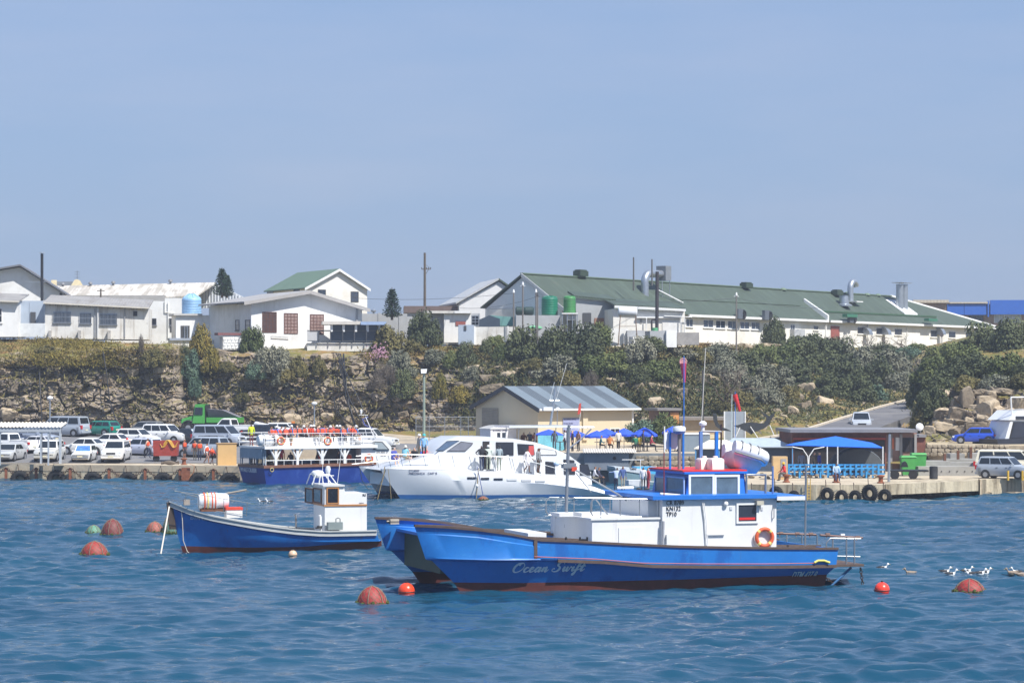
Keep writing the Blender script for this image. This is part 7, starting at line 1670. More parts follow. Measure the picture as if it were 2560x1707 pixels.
# ------------------------------------------------------------------ people
def person_mesh(name, J, E, rad):
    me = bpy.data.meshes.new(name); names = list(J); idx = {n:i for i,n in enumerate(names)}
    me.from_pydata([J[n] for n in names], [(idx[a],idx[b]) for a,b in E], [])
    ob = bpy.data.objects.new(name, me); C.objects.link(ob); sk = ob.modifiers.new('s','SKIN'); ss = ob.modifiers.new('d','SUBSURF'); ss.levels = ss.render_levels = 1
    for n in names:
        d = me.skin_vertices[0].data[idx[n]]; r = rad(n); d.radius = r if isinstance(r, tuple) else (r,r); d.use_root = n == 'pelvis'
    dg = bpy.context.evaluated_depsgraph_get(); dg.update(); out = bpy.data.meshes.new_from_object(ob.evaluated_get(dg)); bpy.data.objects.remove(ob)
    segs = [(Vector(J[a]),Vector(J[b]),a,b) for a,b in E]; hd = Vector(J['head']); out.materials.clear()
    for k in range(7): out.materials.append(None)
    for p in out.polygons:
        c = p.center; best = None; bd = 9
        for a,b,na,nb in segs:
            ab = b-a; t = max(0,min(1,(c-a).dot(ab)/ab.length_squared)); rr = rad(nb if t > .5 else na); d = (a+ab*t-c).length-(rr[0] if isinstance(rr,tuple) else rr)*.6
            if d < bd: bd = d; best = (na,nb,t)
        nb = best[1]; k = 2
        if nb.startswith(('head','nose','jaw')): k = 1 if (c.z > hd.z+.03 and c.y > hd.y-.06) or c.y > hd.y+.04 else 0
        elif nb.startswith('neck'): k = 0 if best[2] > .5 else 2
        elif nb[:4] in ('wris',): k = 6
        elif nb[:4] in ('hand','fing','thum'): k = 0
        elif nb[:3] in ('hip','kne'): k = 3
        elif nb[:3] == 'ank': k = 5
        elif nb[:3] == 'toe': k = 4
        p.material_index = k; p.use_smooth = True
    return out
def prad(n):
    t = {'pelvis':(.15,.11),'spine':(.14,.1),'chest':(.165,.11),'neck':.055,'head':(.075,.09),'headtop':(.06,.075),'jaw':(.055,.06),'nose':.018}
    if n in t: return t[n]
    return {'sho':.06,'elb':.042,'wri':.03,'han':(.035,.018),'fin':.009,'thu':.011,'hip':.085,'kne':.058,'ank':.04,'toe':.035}[n[:3]]
def pose(dz=0, lean=0, arms=((-.06,.0,-.27,-.05,-.05,-.52),(.06,.0,-.27,.05,-.05,-.52)), knees=((0,-.02,-.42),(0,-.02,-.42)), ankles=((0,.03,-.84),(0,.03,-.84))):
    J = {}; E = []
    J['pelvis'] = (0,0,.95+dz); J['spine'] = (0,-lean*.4,1.15+dz); J['chest'] = (0,-lean,1.36+dz); J['neck'] = (0,-lean*1.2,1.49+dz); J['head'] = (0,-lean*1.3-.02,1.6+dz); J['headtop'] = (0,-lean*1.3,1.69+dz); J['jaw'] = (0,-lean*1.3-.07,1.54+dz); J['nose'] = (0,-lean*1.3-.125,1.59+dz)
    E += [('pelvis','spine'),('spine','chest'),('chest','neck'),('neck','head'),('head','headtop'),('head','jaw'),('head','nose')]
    for i,s in ((0,'L'),(1,'R')):
        sx = -1 if i == 0 else 1; a = arms[i]; sh_ = Vector((sx*.19,-lean,1.41+dz)); el = sh_+Vector(a[:3]); wr = sh_+Vector(a[3:]); d = (wr-el).normalized(); ha = wr+d*.08
        J['sho'+s] = tuple(sh_); J['elb'+s] = tuple(el); J['wri'+s] = tuple(wr); J['hand'+s] = tuple(ha); E += [('chest','sho'+s),('sho'+s,'elb'+s),('elb'+s,'wri'+s),('wri'+s,'hand'+s)]
        side = Vector((0,1,0)) if abs(d.y) < .8 else Vector((1,0,0))
        for k,l in enumerate((.07,.08,.075,.06)): q = ha+side*(.03*(k-1.5))+d*l; J['fing%s%d' % (s,k)] = tuple(q); E.append(('hand'+s,'fing%s%d' % (s,k)))
        J['thumb'+s] = tuple(wr+side*(-.055)+d*.06); E.append(('wri'+s,'thumb'+s))
        hp = Vector((sx*.095,0,.92+dz)); kn = hp+Vector(knees[i]); an = hp+Vector(ankles[i]); J['hip'+s] = tuple(hp); J['knee'+s] = tuple(kn); J['ank'+s] = tuple(an); J['toe'+s] = (an.x,an.y-.16,an.z-.05)
        E += [('pelvis','hip'+s),('hip'+s,'knee'+s),('knee'+s,'ank'+s),('ank'+s,'toe'+s)]
    return J, E
HANG = ((-.06,.0,-.27,-.05,-.05,-.52),(.06,.0,-.27,.05,-.05,-.52))
POSES = {'stand':pose(), 'walk':pose(arms=((-.05,.1,-.25,-.05,.1,-.5),(.05,-.12,-.24,.04,-.28,-.42)),knees=((0,-.2,-.38),(0,.05,-.42)),ankles=((0,-.22,-.82),(0,.34,-.78))),
 'hips':pose(arms=((-.26,.06,-.2,-.06,.0,-.38),(.26,.06,-.2,.06,.0,-.38))), 'reach':pose(lean=.12,arms=((-.06,0,-.27,-.04,-.15,-.48),(.28,-.1,-.06,.52,-.2,-.05))),
 'rail':pose(lean=.22,arms=((-.05,-.14,-.22,-.02,-.36,-.3),(.05,-.14,-.22,.02,-.36,-.3))),
 'sit':pose(dz=-.4,lean=.08,arms=((-.06,-.08,-.26,-.02,-.28,-.38),(.06,-.08,-.26,.02,-.28,-.38)),knees=((-.03,-.4,-.02),(.03,-.4,-.02)),ankles=((-.03,-.42,-.45),(.03,-.42,-.45)))}
PM = {k:person_mesh('person_'+k, *v, prad) for k,v in POSES.items()}
def vest_mesh(J):
    c = Vector(J['chest']); sp = Vector(J['spine']); mb = MB(); rings = []
    for t,w_,d_ in ((-.35,.2,.15),(.2,.22,.165),(.8,.225,.17),(1.15,.2,.14),(1.28,.13,.1)):
        p = sp.lerp(c,t); rings.append([(p.x+w_*math.cos(a)*.95,p.y+d_*math.sin(a),p.z) for a in np.linspace(0,2*PI,12,endpoint=False)])
    mb.loft(rings); return mb.mesh('life_jacket', mat('life_jacket_orange',(226,84,44),rough=.75,var=.12,scale=5), smooth=50)
VM = {k:vest_mesh(v[0]) for k,v in POSES.items()}
SKINS = [(206,160,132),(150,104,78),(96,64,48),(224,182,156)]; HAIRS = [(40,30,26),(66,48,36),(122,98,70),(28,26,26),(150,148,144)]
CL = lambda rgb: mat('cloth_%d_%d_%d' % rgb, rgb, rough=.85, var=.1, scale=6)
prnd = random.Random(5)
def person(loc, face, kind, top, bottom, label, vest=False, shorts=False, group=None, hat=None, sc=1.0, skin=None, sleeve=False, mesh=None):
    """face: heading in degrees, 0 = towards the camera, 90 = to the right"""
    o = bpy.data.objects.new('person', PM[kind]); C.objects.link(o); o.location = loc; o.rotation_euler = (0,0,R(face)); o.scale = (sc,)*3
    sk = mat('skin_%d' % (skin if skin is not None else prnd.randrange(4)), SKINS[skin if skin is not None else prnd.randrange(4)], rough=.6, var=.05) if skin is not None else (lambda i: mat('skin_%d' % i, SKINS[i], rough=.6, var=.05))(prnd.randrange(4))
    hi = prnd.randrange(5); hr = mat('hair_%d' % hi, HAIRS[hi], rough=.8, var=.2, scale=12)
    ms = [sk,hr,CL(top),CL(bottom),CL((50,46,44)),sk if shorts else CL(bottom),CL(top) if sleeve else sk]
    for i,m_ in enumerate(ms): o.material_slots[i].link = 'OBJECT'; o.material_slots[i].material = m_
    tag(o, label, 'person', group)
    J = POSES[kind][0]; h = Vector(J['headtop'])
    if vest: v = bpy.data.objects.new('life_jacket', VM[kind]); C.objects.link(v); v.parent = o
    if hat: mb = MB(); mb.lathe(h+Vector((0,.0,-.07)),[(.15,-.02),(.15,0),(.105,.01),(.1,.09),(.05,.12),(.01,.125)],12); m_ = mb.mesh('hat', CL(hat), smooth=50); q = bpy.data.objects.new('hat', m_); C.objects.link(q); q.parent = o
    return o
def P_lot(px, py): return lot(px, py)
OV = (214,90,50); NV = (44,50,74); KH = (168,156,130); BK = (40,40,46)
for a in [((369,1153),80,'walk',(206,180,160),NV,'walker in an orange life jacket left of the red trailer',1,0,None),((318,1146),0,'stand',(220,190,150),BK,'person in a pale top standing behind the white off-roader',0,0,(206,60,60)),
 ((461,1154),60,'stand',(90,70,70),BK,'person in an orange vest and dark shorts right of the red trailer',1,1,None),((487,1155),-20,'stand',(150,130,120),KH,'person in an orange life jacket and khaki trousers on the quay',1,0,None),((499,1152),20,'stand',(120,110,100),NV,'person in an orange life jacket and cap behind the khaki trousers',1,0,(150,140,120)),
 ((517,1160),70,'walk',(226,226,230),(150,120,110),'person in a white shirt and orange life jacket walking past the kiosk',1,1,None),((530,1162),50,'walk',(200,90,80),BK,'child in an orange life jacket walking beside the plywood kiosk',1,1,None)]:
    D = lotD(a[0][1]) if a[0][1] < 1153 else DW(a[0][1],1.2); loc = Vector((XP(a[0][0],D),D,LZ(D) if D > 214 else 1.19))
    person(loc, a[1], a[2], a[3], a[4], a[5], bool(a[6]), bool(a[7]), 'people on the quay', a[8], sc=.86 if 'child' in a[5] else 1)
D = 214.6; person(fc.pt(.3,3.9,zU+.02), 200, 'stand', (196,210,40), (110,50,50), 'person in a bright yellow vest behind the life raft drum', skin=2)
# upper deck of the excursion boat
tops = [(190,60,50),(60,110,180),(90,90,100),(206,206,206),(120,60,90),(70,80,100)]
for k in range(32):
    v = prnd.choice((.6,.9,1.6,2.5)); u = fc.u_(674+k*6.9,v)+prnd.uniform(-.05,.05); kind = prnd.choice(('sit','sit','stand')) if v > .8 else 'sit'
    person(fc.pt(u,v,zU+.02+(.25 if kind == 'sit' else -.1)), 28+prnd.choice((0,180,90,40)), kind, prnd.choice(tops), prnd.choice((NV,BK,KH,(60,80,130))), '%s passenger from the left in an orange life jacket on the upper deck' % ORD[k], True, prnd.random() < .3, 'passengers on the upper deck', prnd.choice((None,None,(220,220,220))))
for k,(px,kind,tp,vs_) in enumerate(((678,'sit',(206,200,160),0),(703,'stand',(190,50,56),0),(728,'sit',(60,60,66),0),(741,'stand',(90,80,80),1),(790,'sit',(60,50,50),0),(797,'sit',(120,90,80),1),(842,'sit',(70,50,50),0),(873,'sit',(206,190,170),1))):
    u = fc.u_(px,.8); person(fc.pt(u,.8,zg-.25), 28+prnd.choice((0,60,180)), kind, tp, BK, '%s passenger from the left under the lower deck awning' % ORD[k], bool(vs_), False, 'passengers on the lower deck')
for k,(px,v) in enumerate(((606,4.0),(618,3.2),(634,2.2),(655,1.0))):
    u = fc.u_(px,v); person(fc.pt(.5,v,zg-.1), 20+40*k, 'stand', ((50,90,170),(206,120,60),(190,80,50),(80,70,120))[k], BK, '%s person from the left standing on the stern deck of the excursion boat' % ORD[k], k in (1,2), False, 'people on the stern deck')
# white catamaran
zs_ = zdk+.02
for (px,kind,face,tp,bt_,lab,sh_,hat) in ((1204,'hips',200,(34,36,44),(44,54,90),'crew member in a black shirt with hands on hips at the catamaran door',0,None),(1221,'reach',175,(196,206,196),(150,156,140),'man in a pale green shirt and cap reaching to the catamaran door',0,(230,230,226)),(1248,'stand',200,(150,164,170),(150,156,140),'man in a blue-grey shirt and dark cap by the catamaran window',0,(50,54,60)),(1318,'walk',60,(226,220,222),(226,220,220),'woman in a white top and white shorts on the catamaran side deck',1,None),(1346,'stand',70,(134,136,138),(60,60,58),'stout man in a grey shirt and dark shorts on the catamaran side deck',1,None)):
    o = person(fm_.pt(fm_.u_(px,.75),.75,fm_.uz(px,1176 if px < 1300 else 1183,.75)[1]), face, kind, tp, bt_, lab, False, bool(sh_), 'people along the catamaran side', hat)
    if 'stout' in lab: o.scale = (1.35,1.35,1.02)
for k,(px,py,kind,tp,bt_,sh_,hat) in enumerate(sorted(((983,1150,'sit',(70,80,160),(70,80,160),1,None),(1012,1146,'sit',(130,190,206),KH,0,(220,214,200)),(1020,1152,'sit',(206,160,132),(120,96,76),1,None),(1036,1150,'sit',(34,34,40),BK,0,None),(1048,1132,'stand',(170,160,150),KH,0,(226,222,214)),(1060,1132,'stand',(130,176,216),BK,0,(70,180,180)),(1050,1152,'sit',(60,100,200),NV,0,None),(1066,1150,'sit',(214,60,90),BK,0,None),(1080,1148,'sit',(226,110,120),BK,0,None)),key=lambda a: a[0])):
    v = 3.2+.4*(k % 3); person(fm_.pt(fm_.u_(px,v),v,fm_.uz(px,py+12,v)[1]-.1), prnd.choice((0,40,-60,160)), kind, tp, bt_, '%s person from the left on the foredeck of the white catamaran' % ORD[k], False, bool(sh_), 'people on the catamaran foredeck', hat)
for k,(px,py,kind,tp,bt_,face,lab) in enumerate(((1540,1228,'reach',(190,204,226),(40,44,60),150,'man in a pale blue shirt reaching out beside the catamaran stern'),(1557,1224,'stand',(70,90,140),KH,20,'man in a dark blue shirt facing the man in pale blue'),(1484,1212,'sit',(206,206,214),KH,90,'grey-haired person sitting on the catamaran stern steps'),(1494,1214,'sit',(60,60,80),BK,80,'person in dark clothes sitting on the catamaran stern steps'),(1608,1226,'stand',(226,226,226),BK,160,'person in white standing behind the blue deck tyres'),(1620,1228,'stand',(196,70,76),(196,70,76),120,'person in a red patterned dress behind the blue deck tyres'))):
    D = 185.4 if px > 1500 else 180; person(W(px,py,D), face, kind, tp, bt_, lab, group='people by the catamaran stern')
for k,(px,py) in enumerate(((1308,1100),(1325,1098),(1338,1100),(1412,1106),(1432,1108),(1446,1108))): person(fm_.pt(fm_.u_(px,3.0),3.0,fm_.uz(px,py,3.0)[1]-.55), 160+30*k, 'stand' if k > 2 else 'sit', ((90,60,50),(60,60,70),(120,70,60),(206,206,214),(50,60,100),(160,120,110))[k], BK, '%s person from the left on the catamaran flybridge' % ORD[k], group='people on the flybridge', sc=.85)
# ------------------------------------------------------------------ left quay: shelter, lamps, tyres, bollards
fq = Frame(40, 208.5, -1)
T_ = fq.root('quay_shelter', 'open quay shelter with a corrugated roof and thin posts at the left edge', 'shelter', z=1.2)
u0 = fq.u_(-130); u1,zr = fq.uz(156,1060,0); mb = fq.mb(); n = 64
top = []; bot = []
for k in range(n+1):
    u = u0+(u1-u0)*k/n; dz = .05*(1 if k % 2 else -1); top.append((u,-.8,zr-.22+dz)); bot.append((u,2.0,zr+.12+dz))
mb.loft([top,bot],cap=False,closed=False); mb.build('corrugated_roof', mat('fibre_cement',(200,194,184),rough=.9,var=.1), T_)
for v,z0,z1 in ((-.72,zr-.62,zr-.29),(1.9,zr-.2,zr+.02)): mb = fq.mb(); mb.bx(u0,u1-.1,v,v+.06,z0,z1); mb.build('fascia', mat('fascia_pale',(176,180,184)), T_)
for px,v in ((102,-.6),(121,-.6),(150,-.6),(0,-.6),(104,1.8),(152,1.8)): u = fq.u_(px,v); mb = fq.mb(); mb.bx(u-.06,u+.06,v-.06,v+.06,1.19,zr-.25); mb.build('post', mat('post_pale',(178,184,190)), T_)
for px in (102,148): u = fq.u_(px,-.6); mb = fq.mb(); mb.bx(u-.35,u+.35,-.95,-.25,1.18,1.32); mb.build('footing', CONC, T_)
def lamp(px,y0,y1,D,label,zb,dome=.26,flood=False,m=None):
    b = W(px,y1,D); T_ = thing('lamp_post', (b.x,D,zb), label, 'lamp'); zt = ZY(y0,D); mb = MB(); mb.tube((b.x,D,zb),(b.x,D,zt-.2),.07 if not flood else .13,.055 if not flood else .11,8); mb.build('post', m or STEEL, T_, 40)
    mb = MB()
    if flood: mb.hexa([Vector((b.x,D,zt))+Vector(q) for q in ((-.25,-.3,-.42),(.22,-.3,-.38),(.22,.12,-.36),(-.25,.12,-.4),(-.28,-.2,-.02),(.28,-.2,0),(.28,.16,0),(-.28,.16,-.02))])
    else: mb.lathe((b.x,D,zt-.25),[(.06,-.05),(dome*.75,.0),(dome,.1),(dome*.9,.2),(dome*.4,.28),(.02,.3)],14)
    mb.build('lamp_head', WHITEF, T_, 40)
lamp(125,991,1085,222,'pale domed lamp post rising behind the shelter roof',LZ(222)); lamp(786,1005,1100,232,'domed lamp post behind the excursion boat passengers',LZ(232))
lamp(1060,922,1088,236,'tall greenish floodlight post by the fence, left of the beige shed',LZ(236)-.2,flood=True,m=mat('post_green_grey',(138,150,138)))
def tyre_fender(px,py,D,Rr,r,label,group,rot=0,sink=0):
    c = W(px,py,D); T_ = thing('tyre_fender', c, label, 'tyre', group, rz=rot); M_ = Matrix.Rotation(rot,3,'Z')
    mb = MB(); mb.torus(c,Rr,r,'Y',28,10,M_); mb.build('tyre', TYRE, T_, 50)
    for k in range(26):
        a = 2*PI*k/26; q = M_ @ Vector(((Rr+r*.97)*math.cos(a),0,(Rr+r*.97)*math.sin(a))); t = M_ @ Vector((0,1,0)); mb = MB() if k == 0 else mb
        mb.tube(c+q-t*r*.75,c+q+t*r*.75,.035,n=4)
    o = mb.build('tread', TYRE, T_); o['kind'] = 'stuff'
    mb = MB(); mb.path([c+M_ @ Vector((-.1,0,Rr+r)),c+M_ @ Vector((-.25,.2,Rr+r+.5)),c+M_ @ Vector((-.3,.35,1.1-c.z))],.025,5); mb.build('chain', mat('rusty_chain',(64,46,38)), T_)
for k,(px,py) in enumerate(((50,1202),(141,1201),(232,1205),(320,1206),(408,1207),(496,1208),(572,1208))):
    D = 209.33-px*.00722-.33; tyre_fender(px,py-2,D,.56,.23,'%s half-sunk black tyre from the left along the quay wall' % ORD[k],'tyres along the left quay wall',R(-3))
for k,(px,py,rx) in enumerate(((1882,1240,.42),(1940,1232,.5),(1985,1240,.42),(2068,1234,.46),(2104,1240,.46),(2138,1240,.44),(2174,1230,.56),(2212,1238,.46))):
    tyre_fender(px,py+3,171.55+(.5 if px > 2180 else 0)*0,rx*.72,rx*.32,'%s black tyre from the left on the right-hand quay wall' % ORD[k],'tyres on the right quay wall',R(-38))
RUST = mat('rusty_iron',(132,78,52),rough=.85,var=.3,scale=4)
for k,(px,D) in enumerate(((18,209.2),(93,208.8),(178,208.2),(275,207.5),(365,206.9),(452,206.3),(535,205.8))):
    T_ = thing('fender_chain', (XP(px,D-.5),D-.5,.9), '%s hanging rusty chain from the left on the quay wall between tyres' % ORD[k], 'chain', 'chains on the left quay wall'); a = Vector((XP(px,D),D-.5,1.0))
    chain('chain_links', a, a+Vector((-.9,-.06,-.75)), T_, .03, .16); chain('chain_links', a, a+Vector((.9,-.06,-.75)), T_, .03, .16); mb = MB(); mb.bx(a.x-.1,a.x+.1,a.y-.05,a.y+.12,.1,1.0); mb.build('wall_plate', RUST, T_)
D = 205.1; T_ = thing('rust_panel', (XP(465,D),D,.5), 'rust-stained steel ladder plate on the left quay wall', 'plate'); mb = MB(); mb.bx(XP(453,D),XP(474,D),D+.2,D+.34,.1,1.1); mb.build('plate', RUST, T_); mb = MB(); mb.path([W(474,1160,D),W(486,1163,D),W(484,1180,D),W(472,1195,D)],.025,5); mb.build('rope', mat('rope_orange',(190,120,70)), T_)
def bollard(px,py,D,label,z):
    c = Vector((XP(px,D),D,z)); T_ = thing('bollard', c, label, 'bollard'); mb = MB(); mb.lathe(c,[(.26,0),(.26,.06),(.16,.1),(.15,.38),(.26,.44),(.26,.52),(.1,.56)],14); mb.build('casting', RUST, T_, 40); return c
bollard(460,1160,207.6,'rusty bollard with rope on the left quay',1.24); T_ = thing('rope_heap', (XP(430,207.4),207.4,1.24), 'heap of old rope beside the left bollard', 'rope'); mb = MB()
for k in range(5): mb.path([(XP(403+t*44,207.4),207.4+.15*math.sin(6*t+k),1.3+.05*k+.05*math.sin(9*t+k)) for t in np.linspace(0,1,12)],.045,5)
mb.build('coils', mat('rope_grey',(112,98,82)), T_)
c = bollard(1966,1206,176,'bollard under the seated man in red',1.09); person(c+Vector((-.1,.05,.1)), -75, 'sit', (216,48,50), (96,92,88), 'man in a red shirt and yellow cap sitting on a bollard', hat=(226,180,60), skin=2, sc=.95)
c = bollard(2090,1207,175.5,'bollard under the person in pale blue',1.09); person(c+Vector((0,.05,.1)), 10, 'sit', (176,200,224), (60,80,116), 'person in a pale blue shirt sitting on a bollard on the right-hand quay', skin=2, sc=.95)
bollard(2202,1203,174.5,'rusty bollard at the foot of the right-hand lamp post',1.09)
# ladder, lamp post, cabinet, bins on the right-hand quay
D = 171.9; T_ = thing('quay_ladder', (XP(2022,D),D,.6), 'yellow ladder fixed to the right-hand quay wall', 'ladder')
for px in (2018,2026): mb = MB(); mb.tube(W(px,1195,D),W(px,1256,D),.03); mb.build('stile', mat('ladder_yellow',(206,170,86)), T_)
for k in range(7): mb = MB(); y = 1208+k*7.5; mb.tube(W(2018,y,D),W(2026,y,D),.022); mb.build('rung', mat('ladder_yellow',(206,170,86)), T_)
D = 176.5; T_ = thing('mast_post', (XP(2222,D),D,1.08), 'bare galvanised post on the right-hand quay before the brown kiosk', 'post'); mb = MB(); mb.tube((XP(2222,D),D,1.0),(XP(2224,D),D,ZY(1085,D)),.1,.08,10); mb.build('shaft', STEEL, T_, 40)
D = 181; T_ = thing('power_cabinet', (XP(1952,D),D,1.08), 'tan service cabinet with a grey door behind the man in red', 'cabinet'); mb = MB(); mb.bx(XP(1933,D),XP(1969,D),D,D+1.0,1.08,ZY(1141,D)); mb.build('body', mat('cabinet_tan',(206,172,122)), T_); mb = MB(); mb.bx(XP(1952,D),XP(1966,D),D-.03,D-.002,1.3,ZY(1147,D)); mb.build('door', mat('cabinet_grey',(150,150,152)), T_)
for k,(px,D) in enumerate(((2270,188),(2296,189.5))):
    b = Vector((XP(px,D),D,1.08)); T_ = thing('wheelie_bin', b, 'green wheeled bin, %s one beside the brown kiosk' % ('left' if k == 0 else 'right'), 'bin', 'bins beside the kiosk'); mb = MB(); g = mat('bin_green',(72,156,76),rough=.5); hh = 1.35 if k == 0 else 1.5
    mb.hexa([b+Vector(q) for q in ((-.42,-.4,.08),(.42,-.4,.08),(.42,.4,.08),(-.42,.4,.08),(-.55,-.5,hh),(.52,-.5,hh),(.52,.5,hh),(-.55,.5,hh))]); mb.build('body', g, T_); mb = MB(); mb.hexa([b+Vector(q) for q in ((-.58,-.54,hh),(.56,-.54,hh),(.56,.54,hh),(-.58,.54,hh),(-.5,-.45,hh+.1),(.5,-.45,hh+.1),(.5,.45,hh+.12),(-.5,.45,hh+.12))]); mb.build('lid', g, T_)
    for s in (-.4,.4): mb = MB(); mb.tube(b+Vector((s,.3,.1)),b+Vector((s+.05,.3,.1)),.1,n=8); mb.build('wheel', BLACKM, T_)
D = 181.5; b = W(2285,1192,D); b.z = 1.08; T_ = thing('boat_trailer', b, 'low black flat trailer in front of the green bins', 'trailer'); mb = MB(); mb.bx(XP(2222,D),XP(2322,D),D,D+1.6,1.6,1.72); mb.build('bed', BLACKM, T_)
for px in (2237,2283): mb = MB(); mb.tube((XP(px,D),D-.05,1.4),(XP(px,D),D+.15,1.4),.32,n=14); mb.build('wheel', TYRE, T_)
mb = MB(); mb.loft([[(XP(x,D),D+.6,ZY(y,D)) for x,y in ((2256,1168),(2260,1156),(2266,1153),(2271,1158),(2274,1168))],[(XP(x,D),D+.9,ZY(y,D)) for x,y in ((2256,1168),(2260,1156),(2266,1153),(2271,1158),(2274,1168))]]); mb.build('fin_board', BLACKM, T_)
T_ = thing('oil_drum', W(2334,1192,182), 'black drum at the end of the flat trailer', 'drum'); T_.location.z = 1.08; mb = MB(); mb.lathe((XP(2334,182),182,1.08),[(.29,0),(.3,.3),(.29,.32),(.3,.6),(.29,.88),(.2,.9)],14); mb.build('shell', PLASTIC, T_, 40)
for k,px in enumerate((2520,2556)): D = 180.5; T_ = thing('yellow_post', (XP(px,D),D,1.08), 'yellow guard post, %s one before the silver off-roader' % ('left' if k == 0 else 'right'), 'post', 'guard posts'); mb = MB(); mb.tube((XP(px,D),D,1.05),(XP(px,D),D,ZY(1176,D)),.08,n=8); mb.build('tube', mat('post_yellow',(220,176,60)), T_)
for a in ((2450,1212,40,20),(2475,1216,44,22),(2440,1222,26,16),(2520,1225,70,14),(2555,1222,50,16),(2465,1232,30,10),(2540,1234,70,8)): rock(*a,True,0,bpy.data.objects['quay_right'],D=DW(a[1]+a[3]*.35,0))
QR = bpy.data.objects['quay_right']
for k in range(70): px = rg_.uniform(1800,2200); rock(px,1190+rg_.uniform(-5,7),rg_.uniform(6,16),rg_.uniform(4,9),rg_.random() < .5,0,QR,D=183+rg_.uniform(-.6,2))
# ------------------------------------------------------------------ beige shed, fence, kiosk trailer
fs = Frame(1345, 226, 35); fw = Frame(1345, 226, 125)
T_ = fs.root('beige_shed', 'beige shed with a striped grey-blue sheet roof behind the white catamaran', 'shed', z=2)
uL = fs.u_(1585); zE_ = fs.uz(1345,1017,0)[1]; Wg = 9.6; zA_ = ZY(967,229)
BEI = mat('beige_render',(204,190,162),rough=.9,var=.05,scale=.6,dirt=(190,172,134),dirt_amt=.3); mb = fs.mb(); mb.bx(0,uL,0,Wg,1.5,zE_); mb.build('wall', BEI, T_)
mb = fs.mb(); mb.prism([(0,0,zE_),(0,Wg,zE_),(0,Wg/2,zA_-.05)],(.25,0,0)); mb.build('gable', BEI, T_); sl2 = (zA_-zE_)/(Wg/2)
for k in range(9):
    a = -.3+(uL+.6)*k/9; b = -.3+(uL+.6)*(k+1)/9; mb = fs.mb(); mb.hexa([(a,-.55,zE_-.55*sl2),(b,-.55,zE_-.55*sl2),(b,Wg/2,zA_),(a,Wg/2,zA_),(a,-.55,zE_-.55*sl2+.07),(b,-.55,zE_-.55*sl2+.07),(b,Wg/2,zA_+.07),(a,Wg/2,zA_+.07)]); mb.build('roof_sheet', corr_mat('sheet_dark',(84,93,101),.3,0) if k % 2 else corr_mat('sheet_light',(110,122,131),.3,0), T_)
mb = fs.mb(); mb.hexa([(-.3,Wg/2+.01,zA_),(uL+.3,Wg/2+.01,zA_),(uL+.3,Wg+.4,zE_),(-.3,Wg+.4,zE_),(-.3,Wg/2+.01,zA_+.07),(uL+.3,Wg/2+.01,zA_+.07),(uL+.3,Wg+.4,zE_+.07),(-.3,Wg+.4,zE_+.07)]); mb.build('rear_roof', corr_mat('sheet_dark',(84,93,101)), T_)
for v0,v1,za,zb in ((-.6,Wg/2,zE_-.6*sl2,zA_),(Wg/2,Wg+.5,zA_,zE_-.1)): mb = fs.mb(); mb.hexa([(-.38,v0,za-.28),(-.305,v0,za-.28),(-.305,v1,zb-.28),(-.38,v1,zb-.28),(-.38,v0,za+.1),(-.305,v0,za+.1),(-.305,v1,zb+.1),(-.38,v1,zb+.1)]); mb.build('verge_trim', mat('charcoal_trim',(58,62,70)), T_)
mb = fs.mb(); mb.bx(-.3,uL+.3,-.68,-.56,zE_-.62*sl2-.1,zE_-.6*sl2+.06); mb.build('gutter', WHITEF, T_)
fslab('pilaster', fs, (1458,1470,1022,1100), -.18, -.002, BEI, T_); fslab('downpipe', fs, (1581,1584,1024,1085), -.14, -.003, WHITEF, T_)
o = win(T_, fs, 1526,1548,1072,1090, nx=2, ny=1, sill=False); fslab('roller_door', fw, (1246,1206,1020,1100), .003, .06, corr_mat('roller_grey',(186,188,190),.15,2), T_)
D = 223.4; fS = at_frame(fs.pt(0,-.05,0),35); sg = fs.root('office_sign','blue and white notice board on the lit wall of the beige shed','sign',z=3); fslab('board', fs, (1408,1449,1045,1080), -.08, -.02, mat('sign_lilac',(150,156,190)), sg)
for k,(t_,y,s_) in enumerate((('BOOKING OFFICE',1050,.2),('WHALE CRUISES',1060,.16),('DAILY TRIPS',1069,.2))): u,z = fs.uz(1410,y,-.1); text_part('lettering', t_, s_, fs.T @ Matrix.Translation((u,-.09,z)), mat('navy_lettering',(44,52,96)), sg, sx=.82)
D = 229; b = Vector((XP(1246,D),D,LZ(D))); T_ = thing('ticket_trailer', b, 'white ticket trailer with a curved roof in front of the beige shed', 'kiosk', rz=R(20)); Mt = Matrix.Translation(b) @ Matrix.Rotation(R(28),4,'Z'); mb = MB(Mt); mb.bx(-1.3,1.3,-1.0,1.0,.1,1.75); mb.build('body', mat('trailer_white',(226,226,230)), T_)
mb = MB(Mt); mb.loft([[(x,-1.08,1.75+.3*math.cos(x/1.45*PI/2)) for x in np.linspace(-1.4,1.4,9)]+[(1.4,-1.08,1.72),(-1.4,-1.08,1.72)],[(x,1.08,1.75+.3*math.cos(x/1.45*PI/2)) for x in np.linspace(-1.4,1.4,9)]+[(1.4,1.08,1.72),(-1.4,1.08,1.72)]]); mb.build('roof', BSHINY, T_)
for x,w_ in ((-.5,.3),(0,.3)): mb = MB(Mt); mb.bx(x-w_/2,x+w_/2,-1.03,-1.002,.9,1.4); mb.build('window', BLUEG, T_)
mb = MB(Mt); mb.bx(-1.2,1.2,-1.04,-1.005,.2,.7); mb.build('poster', mat('poster_blue',(130,140,190),var=.5,scale=5), T_); text_part('lettering', 'BOOKING OFFICE', .2, Mt @ Matrix.Translation((-1.1,-1.02,1.52)), mat('navy_lettering',(44,52,96)), T_, sx=.9)
T_ = thing('mesh_fence', W(1130,1090,238), 'wire mesh fence with galvanised posts below the cliff', 'fence'); T_.location.z = LZ(238)
